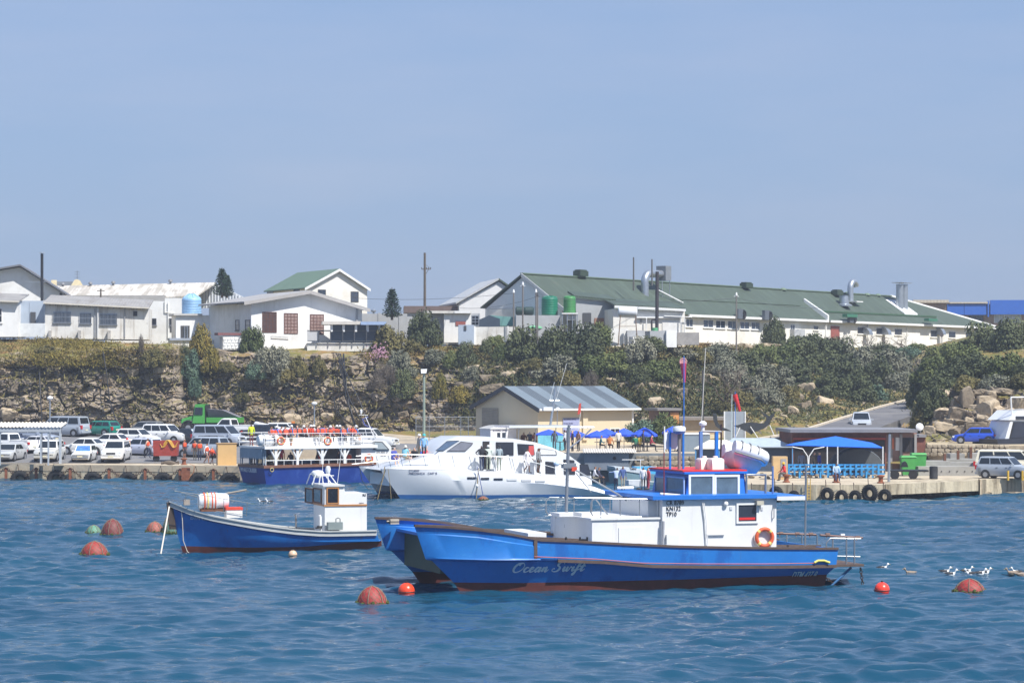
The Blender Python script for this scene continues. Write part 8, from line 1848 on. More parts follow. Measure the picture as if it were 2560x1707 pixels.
for px in (1040,1073,1112,1152,1171,1191,1230): mb = MB(); mb.tube((XP(px,238),238,LZ(238)-.2),(XP(px,238),238,ZY(1040,238)),.04); mb.build('post', STEEL, T_)
mb = MB()
for y in (1042,1066): mb.tube(W(1040,y,238),W(1230,y,238),.02)
mb.build('rail', STEEL, T_); mb = MB()
for k in range(48): x = 1040+k*4; mb.tube(W(x,1042,238),W(x,1088,238),.006,n=3)
for k in range(12): mb.tube(W(1040,1043+k*4,238),W(1230,1043+k*4,238),.006,n=3)
o = mb.build('mesh', STEEL, T_); o['kind'] = 'stuff'
# cables and hoses hanging down the cliff
for k,(pts,lab) in enumerate((([(106,880),(106,950),(110,1020),(112,1062)],'black pipe down the cliff above the shelter'),([(264,880),(272,930),(280,1000),(300,1065)],'black pipe down the cliff above the white hatchback'),([(860,885),(868,930),(880,1000),(896,1062)],'thick bundle of black hoses down the middle of the cliff'),([(838,990),(840,1020),(860,1045),(885,1062)],'looped black hose left of the hose bundle'),([(985,960),(960,1010),(930,1040),(910,1066)],'sagging black hose right of the hose bundle'))):
    q = [terr(x,y)+Vector((0,-1.5,0)) for x,y in pts]; T_ = thing('cliff_hose', q[-1], lab, 'hose'); m_ = 5 if k == 2 else 1
    for j in range(m_): mb = MB(); mb.path([p+Vector((.22*j*math.sin(i+1+j)+.12*j-.25*(m_>1),-.1*j,0)) for i,p in enumerate(q)],.06,6); mb.build('hose', BLACKM, T_, 60)
# ------------------------------------------------------------------ terrace cafe
BLUC = mat('umbrella_blue',(44,84,206),rough=.75,var=.05)
for k,(px,yt,yr,w_,D) in enumerate(((1372,1073,1086,76,212),(1440,1076,1088,60,217),(1492,1076,1090,62,210),(1516,1071,1086,62,214),(1560,1070,1086,64,210),(1611,1068,1086,68,208),(1682,1065,1080,56,214),(1962,1080,1094,60,214))):
    parasol(px,yt,yr,1125,D,w_,BLUC,'%s blue parasol from the left on the terrace' % ORD[k],'blue parasols',zbase=2.32,drop=.16)
for k,(px,kind,tp) in enumerate(((1386,'stand',(60,66,80)),(1416,'stand',(206,206,214)),(1430,'stand',(150,60,60)),(1500,'sit',(60,110,120)),(1524,'sit',(190,120,70)),(1546,'stand',(206,200,190)),(1590,'sit',(30,110,80)),(1600,'sit',(190,160,50)),(1608,'stand',(60,60,90)),(1626,'sit',(190,70,90)),(1668,'stand',(90,120,170)),(1690,'stand',(170,60,60)))): person(Vector((XP(px,207),207,2.33)), prnd.choice((160,200,90)), kind, tp, BK, '%s cafe guest from the left under the terrace parasols' % ORD[k], group='cafe guests')
for k,(px,D) in enumerate(((1400,209),(1500,208),(1545,210),(1595,206),(1618,208))):
    b = Vector((XP(px,D),D,2.32)); T_ = thing('cafe_table', b, '%s small cafe table from the left on the terrace' % ORD[k], 'table', 'cafe tables'); mb = MB(); mb.lathe(b,[(.25,0),(.05,.05),(.05,.7),(.45,.71),(.45,.75)],12); mb.build('top', mat('table_dark',(80,74,70)), T_)
D = 210; T_ = thing('aquarium_screen', W(1385,1100,D), 'turquoise printed windbreak under the first parasol', 'screen'); mb = MB(); mb.bx(XP(1345,D),XP(1412,D),D,D+.05,2.33,ZY(1088,D)); mb.build('panel', mat('turquoise_print',(120,196,212),var=.25,scale=2), T_)
fS = Frame(1470, 203, 0); T_ = fS.root('wharf_shed', 'low grey shed with a corrugated lean-to roof under the terrace', 'shed', z=1); fslab('wall', fS, (1462,1572,1130,1175), -1.6, -.05, mat('shed_grey',(122,130,140)), T_)
mb = fS.mb(); u0,z0 = fS.uz(1458,1128,-2); u1,_ = fS.uz(1592,1128,-2); n = 44; a = []; b = []
for k in range(n+1): u = u0+(u1-u0)*k/n; dz = .035*(1 if k % 2 else -1); a.append((u,-2.0,z0-.1+dz)); b.append((u,.6,z0+.15+dz))
mb.loft([a,b],cap=False,closed=False); mb.build('corrugated_roof', mat('fibre_cement',(170,164,154)), T_); u,z = fS.uz(1536,1145,-1.62); mb = fS.mb(); mb.tube((u,-1.7,z),(u,-1.6,z),.13,n=14); mb.build('port_hole', BLACKM, T_)
# kiosk / restaurant, shade canopy, sheds
fk = Frame(1982, 197, 2); T_ = fk.root('brown_kiosk', 'long brown brick restaurant with a flat grey roof and dark openings', 'restaurant', z=1.08)
KB = mat('dark_brick',(122,78,66),rough=.9,var=.25,scale=3); fslab('wall', fk, (1980,2216,1080,1180), 0, 7, KB, T_); fslab('end_wall', fk, (2216,2292,1082,1180), .4, 7, mat('pinkish_wall',(150,116,104),var=.2), T_); fslab('roof', fk, (1976,2294,1073,1081), -.8, 7.5, mat('roof_felt',(128,128,132)), T_)
fslab('opening', fk, (1986,2212,1100,1176), -.05, -.003, mat('dark_interior',(34,30,32)), T_); fslab('orange_beam', fk, (1984,2214,1094,1099), -.15, -.003, mat('orange_brown',(168,70,50)), T_); fslab('opening', fk, (2256,2286,1094,1130), .33, .39, mat('dark_interior',(34,30,32)), T_); fslab('white_board', fk, (2239,2251,1093,1126), .33, .39, WHITEF, T_)
for x in (2228,2253,2289): fslab('corner_post', fk, (x-3,x+3,1085,1180), .2, .38, mat('grey_timber',(150,148,146)), T_)
fslab('orange_board', fk, (2230,2234,1095,1122), .2, .3, mat('bright_orange',(226,110,50)), T_); fslab('lean_to', fk, (2292,2314,1092,1140), 2, 6, KB, T_); fslab('lean_to_roof', fk, (2290,2316,1086,1093), 1.8, 6.2, mat('roof_felt',(128,128,132)), T_)
D = 199; T_ = thing('satellite_dish', W(2299,1078,D), 'white satellite dish on the restaurant roof', 'dish'); mb = MB(); c = W(2299,1067,D); M3 = Matrix.Rotation(R(78),3,'X'); mb.lathe(c,[(.03,.1),(.2,.08),(.3,.02),(.3,0),(.2,.05),(.02,.07)],16,M3); mb.build('reflector', WHITEF, T_, 50); mb = MB(); mb.tube(c,W(2302,1082,D),.03); mb.build('stand', STEEL, T_)
D = 187; T_ = thing('shade_canopy', W(2088,1178,D), 'bright blue pyramid shade sail on thin posts before the restaurant', 'canopy'); T_.location.z = 1.08
c4 = [W(1963,1112,D),W(2208,1119,D),W(2180,1106,D+7),W(1990,1106,D+7)]; tp = W(2089,1090,D+2.5); mb = MB()
for k in range(4): mb.add([c4[k],c4[(k+1) % 4],tp],[(0,1,2)]); mb.add([c4[k]-Vector((0,0,.04)),c4[(k+1) % 4]-Vector((0,0,.04)),tp-Vector((0,0,.05))],[(0,2,1)])
mb.build('sail', mat('shade_blue',(28,104,220),rough=.75,var=.04), T_)
for px in (2068,2094,2207): q = W(px,1116,D); mb = MB(); mb.tube((q.x,q.y,1.08),q,.045,n=8); mb.build('post', WHITEF, T_)
for s in (-1,1): mb = MB(); mb.path([W(2021,1170,D),W(2021+s*2,1140,D),W(2021+s*14,1122,D),W(2021+s*40,1117,D)],.04,6); mb.build('curved_strut', WHITEF, T_)
D = 192; T_ = thing('dark_dome_tent', W(2140,1170,D), 'dark arched tent under the blue shade sail', 'tent'); T_.location.z = 1.08; mb = MB(); r_ = 2.1; cx = XP(2145,D); mb.loft([[(cx+r_*math.cos(t)*f,D+dy,1.08+r_*.92*math.sin(t)*f) for t in np.linspace(0,PI,14)] for dy,f in ((0,.96),(.4,1.0),(2.2,1.0),(3,.8))],cap=True); mb.build('cover', mat('tent_grey',(84,88,90),rough=.7), T_, 50)
T_ = thing('blue_picnic_benches', W(2090,1178,184.5), 'row of bright blue slatted picnic benches and railing below the shade sail', 'benches'); T_.location.z = 1.08; BB = mat('bench_bright_blue',(60,150,206),rough=.6,var=.1)
for k in range(17): x = 1972+k*14; mb = MB(); mb.bx(XP(x,184.5)-.07,XP(x,184.5)+.07,184.4,184.5,1.08,2.05+.0*k); mb.build('upright', BB, T_)
for z_ in (1.35,1.65,1.98): mb = MB(); mb.bx(XP(1970,184.5),XP(2212,184.5),184.52,184.6,z_-.05,z_+.06); mb.build('rail', BB, T_)
for x in (1998,2050,2110,2165): mb = MB(); mb.bx(XP(x,183.8)-.7,XP(x,183.8)+.7,183.4,184.1,1.75,1.82); mb.bx(XP(x,183.8)-.05,XP(x,183.8)+.05,183.5,184,1.08,1.75); mb.build('table', BB, T_)
for k,(px,tp_) in enumerate(((2004,(110,120,140)),(2036,(120,110,100)),(2048,(40,60,150)))): person(Vector((XP(px,188.5),188.5,1.09)), 30*k, 'stand', tp_, BK, '%s person from the left standing under the blue shade sail' % ORD[k], group='people under the shade sail')
fz = Frame(1740, 199, 2)
for nm,lab,r_,m_,v0,v1 in (('pale_roof_shed','low shed with a pale grey pitched roof left of the blue shade sail',(1802,1985,1104,1116),mat('slate_pale',(164,176,186)),-2.5,2),('tent_roof','small cream pitched roof in front of the grey shed',(1735,1860,1110,1120),mat('cream_sheet',(206,202,190)),-4,-2.6)):
    T_ = fz.root(nm, lab, 'shed', z=1.1); a = fz.uz(r_[0],r_[3],v0); b = fz.uz(r_[1],r_[3],v0); mb = fz.mb(); mb.hexa([(a[0],v0,a[1]-.08),(b[0],v0,a[1]-.08),(b[0]-1.2,(v0+v1)/2,a[1]+.5),(a[0]+1.2,(v0+v1)/2,a[1]+.5),(a[0],v0,a[1]),(b[0],v0,a[1]),(b[0]-1.2,(v0+v1)/2,a[1]+.6),(a[0]+1.2,(v0+v1)/2,a[1]+.6)]); mb.build('roof', m_, T_)
    slab(fz.mb(), fz, r_[0]+8, r_[1]-8, r_[3]+1, 1190, v0+.6, v1).build('wall', mat('shed_dark_blue',(62,76,96)), T_)
    for x in (r_[0]+4,(r_[0]+r_[1])/2,r_[1]-4): u,z = fz.uz(x,r_[3],v0+.1); mb = fz.mb(); mb.tube((u,v0+.1,1.08),(u,v0+.1,z),.05); mb.build('post', mat('post_blue',(90,150,200)), T_)
fz = Frame(1660, 206, 2); T_ = fz.root('grey_container', 'grey flat container office behind the wheelhouse', 'container', z=2.3); fslab('body', fz, (1706,1775,1086,1135), 0, 3, mat('container_grey',(124,138,150)), T_); fslab('trim', fz, (1706,1775,1083,1086), -.05, 3, WHITEF, T_)
fz = Frame(1700, 228, 4); T_ = fz.root('tan_storehouse', 'tan flat-roofed storehouse below the bare tree', 'building', z=2.5); fslab('wall', fz, (1700,1830,1050,1110), 0, 5, mat('tan_wall',(178,158,128)), T_); fslab('roof', fz, (1696,1836,1043,1050), -.5, 5.5, mat('roof_brown_grey',(132,124,116)), T_); fslab('painted_sun_panel', fz, (1774,1803,1086,1101), -.06, -.003, mat('cream_paint_and_sun',(226,212,176)), T_)  # the small cream slab paints a sunlit patch on the tan wall
fz = Frame(1650, 222, 20); T_ = fz.root('timber_hut', 'small brown timber hut with a grey roof beside the parasols', 'hut', z=2.3); fslab('wall', fz, (1650,1698,1026,1080), 0, 2.4, mat('hut_brown',(110,78,58),var=.2), T_); fslab('front', fz, (1676,1697,1031,1058), -.05, -.003, mat('hut_orange',(206,140,80)), T_); fslab('roof', fz, (1644,1704,1020,1026), -.3, 2.7, mat('hut_roof',(128,124,122)), T_)
D = 214; T_ = thing('whale_sculpture', W(1890,1100,D), 'flat black whale sculpture raised on thin struts', 'sculpture'); T_.location.z = 2.3
wp = [(1834,1064),(1846,1062),(1860,1057),(1880,1055),(1900,1058),(1912,1057),(1919,1046),(1908,1037),(1902,1030),(1914,1034),(1924,1040),(1930,1036),(1938,1032),(1934,1042),(1926,1050),(1922,1062),(1908,1072),(1890,1078),(1878,1086),(1870,1080),(1852,1072)]
mb = MB(); mb.prism([W(x,y,D) for x,y in wp],(0,.25,0)); mb.build('whale', mat('whale_black',(48,52,56),rough=.6), T_)
for a,b in (((1876,1066),(1897,1098)),((1924,1062),(1942,1104)),((1850,1068),(1838,1094))): mb = MB(); mb.tube(W(*a,D-.1),W(*b,D-.1),.04); mb.build('strut', WHITEF, T_)
T_ = thing('whale_tail_sculpture', W(1795,1090,D), 'black crescent whale tail sculpture left of the whale', 'sculpture'); T_.location.z = 2.3; pts = [(1782,1032),(1784,1050),(1790,1066),(1806,1076),(1830,1078)]
mb = MB(); mb.prism([W(x,y,D) for x,y in pts]+[W(x,y,D) for x,y in ((1818,1072),(1802,1066),(1794,1054),(1792,1034))],(0,.25,0)); mb.build('tail', mat('whale_black',(48,52,56)), T_)
D = 216; T_ = thing('display_frame', W(1837,1090,D), 'grey panelled display board in a white frame behind the whale', 'board'); T_.location.z = 2.3; mb = MB(); mb.bx(XP(1811,D),XP(1863,D),D,D+.1,2.4,ZY(1028,D)); mb.build('panel', mat('panel_grey',(150,158,164)), T_)
for x in (1811,1837,1863): mb = MB(); mb.bx(XP(x,D)-.05,XP(x,D)+.05,D-.06,D-.003,2.3,ZY(1028,D)); mb.build('frame_bar', WHITEF, T_)
for px,y0,yb,c_,lab in ((1709,900,1075,(170,40,84),'dark pink wind sock with a round mouth on a blue pole'),(1838,978,1090,(200,40,46),'red wind sock leaning right of the tall masts')):
    D = 205; T_ = thing('wind_sock', W(px,yb,D), lab, 'wind sock'); T_.location.z = 2.3; mb = MB(); mb.tube((XP(px,D),D,2.3),W(px,y0-10 if px < 1800 else y0,D),.03); mb.build('pole', ROOFBLUE, T_); lean = 2 if px < 1800 else 12
    a = W(px-1,y0+8,D); b = W(px+lean,y0+(56 if px < 1800 else 50),D); mb = MB(); mb.tube(a,b,.26 if px < 1800 else .2,.1,12); mb.build('sock', mat('sock_%d' % c_[0],c_,rough=.8,var=.15), T_, 40)
    if px < 1800: mb = MB(); mb.torus(W(px-1,y0+4,D-.1),.27,.04,'Y',18,6); mb.tube(W(px-1,y0+4,D-.1),W(px-1,y0+4,D-.04),.25,n=18); mb.build('mouth_ring', mat('ring_pale',(206,150,150)), T_)
D = 213; pole_thing('dark_mast', 1757, 925, 1090, D, .09, 'dark lamp mast with a small floodlight right of the wind sock', mat('mast_dark',(66,64,62)), base=2.3)
# ------------------------------------------------------------------ buoys, gulls
NET = mat('net_rope',(126,116,100),rough=.9,var=.2); WEED = mat('weed_green',(66,76,30),rough=.95,var=.35,scale=8,bump=.6)
def net_buoy(px,py,D,wpx,hpx,rgb,label,wd=None):
    c = W(px,py,D); c.z = 0; r = wpx*D/F/2; h = hpx*D/F; T_ = thing('net_buoy', c, label, 'buoy', 'netted mooring buoys')
    mb = MB(); prof = [(r*.9,-.3),(r*1.0,-.02),(r*.97,h*.2),(r*.86,h*.45),(r*.66,h*.7),(r*.4,h*.88),(r*.12,h*.97),(.02,h)]; mb.lathe(c,prof,18); mb.build('float', mat('buoy_%d_%d' % rgb[:2],rgb,rough=.6,var=.2,scale=4,dirt=(110,90,70),dirt_amt=.25,dscale=2), T_, 60)
    R_ = lambda z: float(np.interp(z,[p[1] for p in prof],[p[0] for p in prof]))
    mb = MB()
    for k in range(6): a = k*PI/3+.3; mb.path([c+Vector((math.cos(a)*R_(z)*1.03,math.sin(a)*R_(z)*1.03,z+.01)) for z in np.linspace(.0,h,8)],.016,4)
    mb.build('net_rope', NET, T_); mb = MB()
    for s in (-1,1):
        for k in range(14): a0 = k*2*PI/14; mb.path([c+Vector((math.cos(a0+s*z/h*1.5)*R_(z)*1.015,math.sin(a0+s*z/h*1.5)*R_(z)*1.015,z)) for z in np.linspace(.0,h*.95,8)],.006,3)
    o = mb.build('netting', NET, T_); o['kind'] = 'stuff'
    mb = MB()
    for k in range(26): a = k*2*PI/26; mb.ell(c+Vector((math.cos(a)*r*1.02,math.sin(a)*r*1.02,.03+.04*math.sin(k*2.3))),(r*.14,r*.14,.07+.03*math.sin(k)),6,4)
    o = mb.build('weed_collar', WEED, T_); o['kind'] = 'stuff'
for px,py,w_,h,rgb,lab in ((236,1388,68,36,(150,48,40),'netted red buoy nearest the left edge, lowest of the left group'),(281,1338,56,42,(112,44,44),'tall netted dull red buoy in the left group'),(234,1334,38,22,(88,150,124),'small green-netted buoy left of the tall red one'),(387,1331,44,28,(160,84,72),'pale red netted buoy just left of the small boat bow'),(424,1332,36,44,(70,120,104),'green-netted buoy half hidden by the small boat bow'),(930,1510,76,46,(150,44,40),'netted red buoy left of the plain orange buoy under the catamaran bow'),(2424,1480,78,34,(150,40,38),'netted red buoy at the right among the gulls'),(1208,1250,26,10,(150,70,50),'small red netted buoy at the white catamaran side')): net_buoy(px,py,DW(py),w_,h,rgb,lab)
for px,py,r_,rgb,lab in ((1016,1482,21,(226,70,36),'plain shiny orange buoy under the catamaran bow'),(2205,1478,19,(238,66,48),'plain orange buoy right of the catamaran stern'),(732,1383,11,(214,178,148),'small cream buoy at the side of the small blue boat')):
    D = DW(py) if px != 732 else 118.6; c = W(px,py,D); c.z = r_*D/F*.25; T_ = thing('round_buoy', c, lab, 'buoy'); mb = MB(); mb.ell(c,r_*D/F,20,12); mb.build('ball', mat('buoy_gloss_%d' % rgb[1],rgb,rough=.3,var=.06), T_, 80); mb = MB(); mb.torus(c+Vector((0,0,-.02)),r_*D/F*.985,.02,'Z',20,5); mb.build('band', mat('band_dark',(90,40,36)) if px != 732 else NET, T_)
    mb = MB(); mb.lathe(c+Vector((0,0,r_*D/F*.95)),[(.04,0),(.05,.05),(.02,.07)],8); mb.build('eyelet', BLACKM, T_)
for k,(px,py,b_) in enumerate(((2206,1424,0),(2276,1436,1),(2362,1433,0),(2377,1439,0),(2416,1432,0),(2427,1438,0),(2450,1437,0),(2462,1435,0),(2530,1436,1),(2543,1434,0),(2552,1440,1),(655,1257,0),(674,1257,0))):
    D = DW(py); c = Vector((XP(px,D),D,.0)); s = .85 if px > 1000 else .9; f = prnd.choice((1,-1)); T_ = thing('gull', c, '%s gull from the left on the water right of the catamaran stern' % ORD[k] if px > 1000 else '%s of two gulls floating off the quay wall' % ('left' if px == 655 else 'right'), 'gull', 'gulls on the water')
    wm_ = mat('gull_white',(230,230,228),rough=.8) if not b_ else mat('gull_brown',(150,134,118),rough=.9); dk = mat('gull_dark',(52,52,56),rough=.8)
    mb = MB(); ring = []
    for x,w_,z0,z1 in ((-.27,.02,.1,.13),(-.16,.07,.02,.16),(0,.1,-.06,.2),(.14,.08,-.04,.19),(.2,.045,.06,.22),(.22,.04,.17,.3),(.26,.05,.22,.36),(.31,.035,.24,.34),(.33,.01,.27,.3)): zc2 = (z0+z1)/2; ring.append([c+Vector((f*x*s,w_*s*math.cos(t),(zc2+(z1-z0)/2*math.sin(t))*s)) for t in np.linspace(0,2*PI,9)[:-1]])
    mb.loft(ring); mb.build('body', wm_, T_, 60)
    for q in (-1,1): mb = MB(); mb.loft([[c+Vector((f*x*s,q*(w_+.012)*s,z*s)) for x,z,w_ in ((a,.19,.05),(a,.12,.095),(a,.09,.09))] for a in (.1,0,-.14)]+[[c+Vector((f*-.32*s,q*.03*s,z*s)) for z in (.16,.15,.14)]],cap=False,closed=False); mb.build('wing', dk if not b_ else wm_, T_)
    mb = MB(); mb.tube(c+Vector((f*.32*s,0,.285*s)),c+Vector((f*.4*s,0,.27*s)),.014,.004,5); mb.build('bill', mat('bill_yellow',(220,180,80)), T_)

# ------------------------------------------------------------------ vegetation
def leaf_mat(name, c1, c2, rough=.75):
    m = bpy.data.materials.new(name); m.use_nodes = True; n = m.node_tree.nodes; l = m.node_tree.links; b = n['Principled BSDF']; b.inputs['Roughness'].default_value = rough; b.inputs['Specular IOR Level'].default_value = .25
    tc = n.new('ShaderNodeTexCoord'); ns = n.new('ShaderNodeTexNoise'); ns.inputs['Scale'].default_value = 2.4; ns.inputs['Detail'].default_value = 5; l.new(tc.outputs['Object'],ns.inputs['Vector'])
    oi = n.new('ShaderNodeObjectInfo'); ad = n.new('ShaderNodeMath'); ad.operation = 'MULTIPLY_ADD'; ad.inputs[1].default_value = .35; l.new(oi.outputs['Random'],ad.inputs[0]); l.new(ns.outputs['Fac'],ad.inputs[2])
    r_ = n.new('ShaderNodeMapRange'); r_.inputs[1].default_value = .4; r_.inputs[2].default_value = .95; l.new(ad.outputs[0],r_.inputs[0])
    mx = n.new('ShaderNodeMix'); mx.data_type = 'RGBA'; mx.inputs[6].default_value = (*lin(c1),1); mx.inputs[7].default_value = (*lin(c2),1); l.new(r_.outputs[0],mx.inputs[0]); l.new(mx.outputs[2],b.inputs['Base Color'])
    l.new(mx.outputs[2], b.inputs['Subsurface Radius']) if False else None
    return m
LEAF = {'grassy':leaf_mat('grass_blades',(92,88,48),(146,114,70)),'dark':leaf_mat('dark_green_leaves',(60,68,48),(98,104,68)),'green':leaf_mat('green_leaves',(72,84,48),(112,118,70)),'olive':leaf_mat('olive_leaves',(82,82,50),(124,114,70)),'grey':leaf_mat('grey_green_leaves',(96,100,84),(134,132,112)),'yellow':leaf_mat('yellow_green_leaves',(92,94,46),(142,124,58)),'blue':leaf_mat('blue_green_leaves',(66,88,72),(102,122,100)),'twig':leaf_mat('grey_brown_twigs',(96,88,80),(134,124,110))}
BARK = mat('bark',(92,80,68),rough=.95,var=.25,scale=5)
def crown_mesh(seed, key, n=3400, leaf=.056, flat=1.0, twig=False, nc=46):
    rg = np.random.default_rng(seed); cs = rg.normal(size=(nc,3)); cs /= np.linalg.norm(cs,axis=1,keepdims=True); cs *= (rg.uniform(.35,1,(nc,1)))**.5*.8; cs[:,2] = np.abs(cs[:,2])*1.0-.05
    rr = rg.uniform(.16,.34,nc); ci = rg.integers(0,nc,n); d = rg.normal(size=(n,3)); d /= np.linalg.norm(d,axis=1,keepdims=True); p = cs[ci]+d*(rr[ci]*rg.uniform(.55,1.05,n))[:,None]
    p[:,2] = np.maximum(p[:,2]*flat,-.12); nrm = d+rg.normal(size=(n,3))*.55+np.array([0,0,.35]); nrm /= np.linalg.norm(nrm,axis=1,keepdims=True)
    t = np.cross(nrm,rg.normal(size=(n,3))); t /= np.linalg.norm(t,axis=1,keepdims=True); b = np.cross(nrm,t); sz = leaf*rg.uniform(.6,1.4,n)[:,None]; wd = .55 if not twig else .09; ln = 1.0 if not twig else 2.6
    V = np.stack([p-t*sz*ln,p+b*sz*wd,p+t*sz*ln,p-b*sz*wd],1).reshape(-1,3); Fs = np.arange(n*4).reshape(n,4)
    me = bpy.data.meshes.new('crown'); me.from_pydata(V.tolist(),[],Fs.tolist()); me.materials.append(LEAF[key]); return me
CR = {}
for key in LEAF:
  if key != 'grassy': CR[key] = [crown_mesh(hash(key) % 1000+s if False else sum(map(ord,key))+s*31,key,twig=key == 'twig',n=7000 if key != 'twig' else 3600,nc=40+8*s) for s in range(3)]
mb = MB()
for k in range(7): a = k*.9; mb.path([(0,0,-.15),(.12*math.cos(a),.12*math.sin(a),.2),(.4*math.cos(a),.4*math.sin(a),.5)],.035,5,r1=.008)
STEM = mb.mesh('stem',BARK)
vr = random.Random(9)
def shrub(px,py,wpx,hpx,key,label,group,dy=0.0,name='shrub',D=None,depth=1.0):
    """px,py: middle of the foot; sizes in photograph pixels"""
    p = terr(px,py) if D is None else W(px,py,D); s = p.y/F; o = thing(name, p+Vector((0,dy,-.05)), label, 'shrub' if name == 'shrub' else 'tree', group); o.rotation_euler = (0,0,vr.uniform(0,6.28))
    k = wpx*s/2/.98; o.scale = (k,k*depth,hpx*s/1.02)
    c = bpy.data.objects.new('crown', vr.choice(CR[key])); C.objects.link(c); c.parent = o; st_ = bpy.data.objects.new('stem', STEM); C.objects.link(st_); st_.parent = o
    return o
SH = {'on the cliff edge below the white buildings':[(118,880,60,20,'olive'),(355,872,18,40,'twig'),(385,910,60,44,'olive'),(480,940,56,70,'blue'),(505,880,56,74,'yellow'),(530,920,50,60,'yellow'),(490,985,40,46,'blue'),(465,915,36,60,'dark'),(570,925,50,24,'olive'),(630,870,66,60,'green'),(660,920,60,60,'grey'),(640,940,56,40,'blue'),(695,925,70,70,'grey'),(720,950,50,36,'olive'),(745,935,50,50,'olive'),(800,930,40,44,'olive'),(700,960,40,30,'grey'),(610,1000,40,20,'olive')],
 'around the small pine and the outbuildings':[(975,880,90,70,'olive'),(1060,858,96,80,'dark'),(1000,930,80,60,'grey'),(1035,880,60,36,'olive'),(960,960,70,60,'twig'),(1010,985,70,60,'dark'),(1090,905,70,36,'grey'),(1130,915,50,40,'green'),(1165,905,60,50,'dark'),(1180,945,60,34,'grey'),(1240,862,60,28,'green'),(1255,895,50,40,'green'),(1215,880,36,34,'dark'),(1100,985,40,60,'yellow'),(1150,1000,60,40,'yellow')],
 'on the slope below the factory annex':[(1310,890,110,72,'dark'),(1395,895,120,84,'dark'),(1460,890,120,80,'dark'),(1500,870,70,64,'green'),(1400,935,120,50,'grey'),(1330,925,70,34,'olive'),(1480,930,110,50,'green'),(1540,920,100,50,'green'),(1420,965,70,40,'olive'),(1475,975,50,60,'twig'),(1600,900,90,60,'grey'),(1625,870,80,32,'dark'),(1640,940,90,46,'green'),(1590,950,70,44,'dark'),(1700,890,90,26,'grey'),(1690,930,70,44,'green'),(1740,905,80,40,'olive'),(1600,1095,90,50,'blue'),(1660,1095,80,64,'green')],
 'on the slope below the factory windows':[(1790,905,100,50,'grey'),(1820,950,120,60,'grey'),(1870,930,110,60,'dark'),(1900,900,90,40,'green'),(1935,860,68,66,'dark'),(1960,910,100,60,'green'),(1995,900,110,64,'dark'),(1930,965,100,60,'grey'),(1980,960,110,64,'dark'),(1880,985,90,50,'grey'),(1850,1010,70,40,'olive'),(1920,1010,80,50,'grey'),(2040,890,110,60,'dark'),(2060,935,120,70,'dark'),(2100,900,100,56,'dark'),(2110,960,120,80,'dark'),(2150,920,110,60,'grey'),(2070,990,100,60,'dark'),(2140,1000,110,64,'dark'),(2190,960,110,70,'dark'),(2180,1000,80,44,'blue'),(2230,930,110,60,'grey'),(2250,975,100,56,'grey'),(2210,890,90,36,'dark'),(2270,905,90,40,'blue'),(2290,885,80,30,'green'),(1805,1030,60,30,'olive'),(1970,1000,60,40,'olive')],
 'at the right above the pale rocks':[(2450,880,130,72,'dark'),(2520,880,130,82,'dark'),(2570,870,110,72,'dark'),(2400,905,110,56,'green'),(2350,900,100,44,'green'),(2330,945,110,60,'green'),(2390,950,110,56,'dark'),(2450,940,120,60,'dark'),(2520,945,130,64,'green'),(2570,950,100,60,'dark'),(2350,985,110,60,'dark'),(2420,975,90,40,'olive'),(2490,970,100,40,'grey'),(2560,965,90,36,'olive'),(2330,1030,90,70,'dark'),(2310,1070,80,70,'olive'),(2290,1010,60,60,'dark'),(2310,960,80,50,'dark')]}
CN = {'dark':'dark green','green':'mid green','olive':'olive green','grey':'grey-green','yellow':'yellow-green','blue':'blue-green','twig':'bare greyish'}
for zone,lst in SH.items():
    cnt = {}
    for (px,py,w_,h,key) in sorted(lst):
        cnt[key] = cnt.get(key,0)+1
        D_ = 222 if py > 1080 and px < 1700 else None
        shrub(px,py,w_*1.08,h*1.12,key,'%s %s shrub from the left %s' % (ORD[cnt[key]-1],CN[key],zone),'shrubs '+zone,dy=-.6,D=D_)
shrub(948,910,44,32,'twig','pink flowering bush on the cliff right of the veranda','flowering bush').children[0].data = crown_mesh(77,'olive',n=1500)
mb = MB(); q = terr(948,890); pr = random.Random(4)
for k in range(160): c = q+Vector((pr.gauss(0,.55),-1.2+pr.gauss(0,.3),pr.gauss(.2,.4))); mb.box(c,(.09,.09,.09),pr.uniform(0,3))
o = mb.build('flowers', mat('pink_flowers',(206,160,178),rough=.8)); tag(o, kind='stuff', label='pink flowers on the cliff right of the veranda')
# grass tufts and low scrub: one mass nobody could count
def scatter_stuff(name, key, n, rect, size, label, seed, twig=False):
    rg = np.random.default_rng(seed); V = []; 
    for k in range(n):
        px = rg.uniform(rect[0],rect[1]); py = rg.uniform(rect[2],rect[3]); p = terr(px,py)
        D_, Y_ = profile(px)
        if py < Y_[6] or py > Y_[1]: continue
        for j in range(5):
            c = np.array([p.x,p.y-.35,p.z])+rg.normal(size=3)*[.35,.3,.1]; d = rg.normal(size=3)*[.8,.8,.4]+[0,0,.7]; d /= np.linalg.norm(d); t = np.cross(d,rg.normal(size=3)); t /= np.linalg.norm(t); s_ = size*rg.uniform(.6,1.5)
            V += [c-t*s_*.2,c+t*s_*.2,c+d*s_+t*s_*.03,c+d*s_-t*s_*.03]
    me = bpy.data.meshes.new(name); me.from_pydata([tuple(v) for v in V],[],[(i,i+1,i+2,i+3) for i in range(0,len(V),4)]); me.materials.append(LEAF[key]); o = bpy.data.objects.new(name,me); C.objects.link(o); tag(o,label,None,None,'stuff')
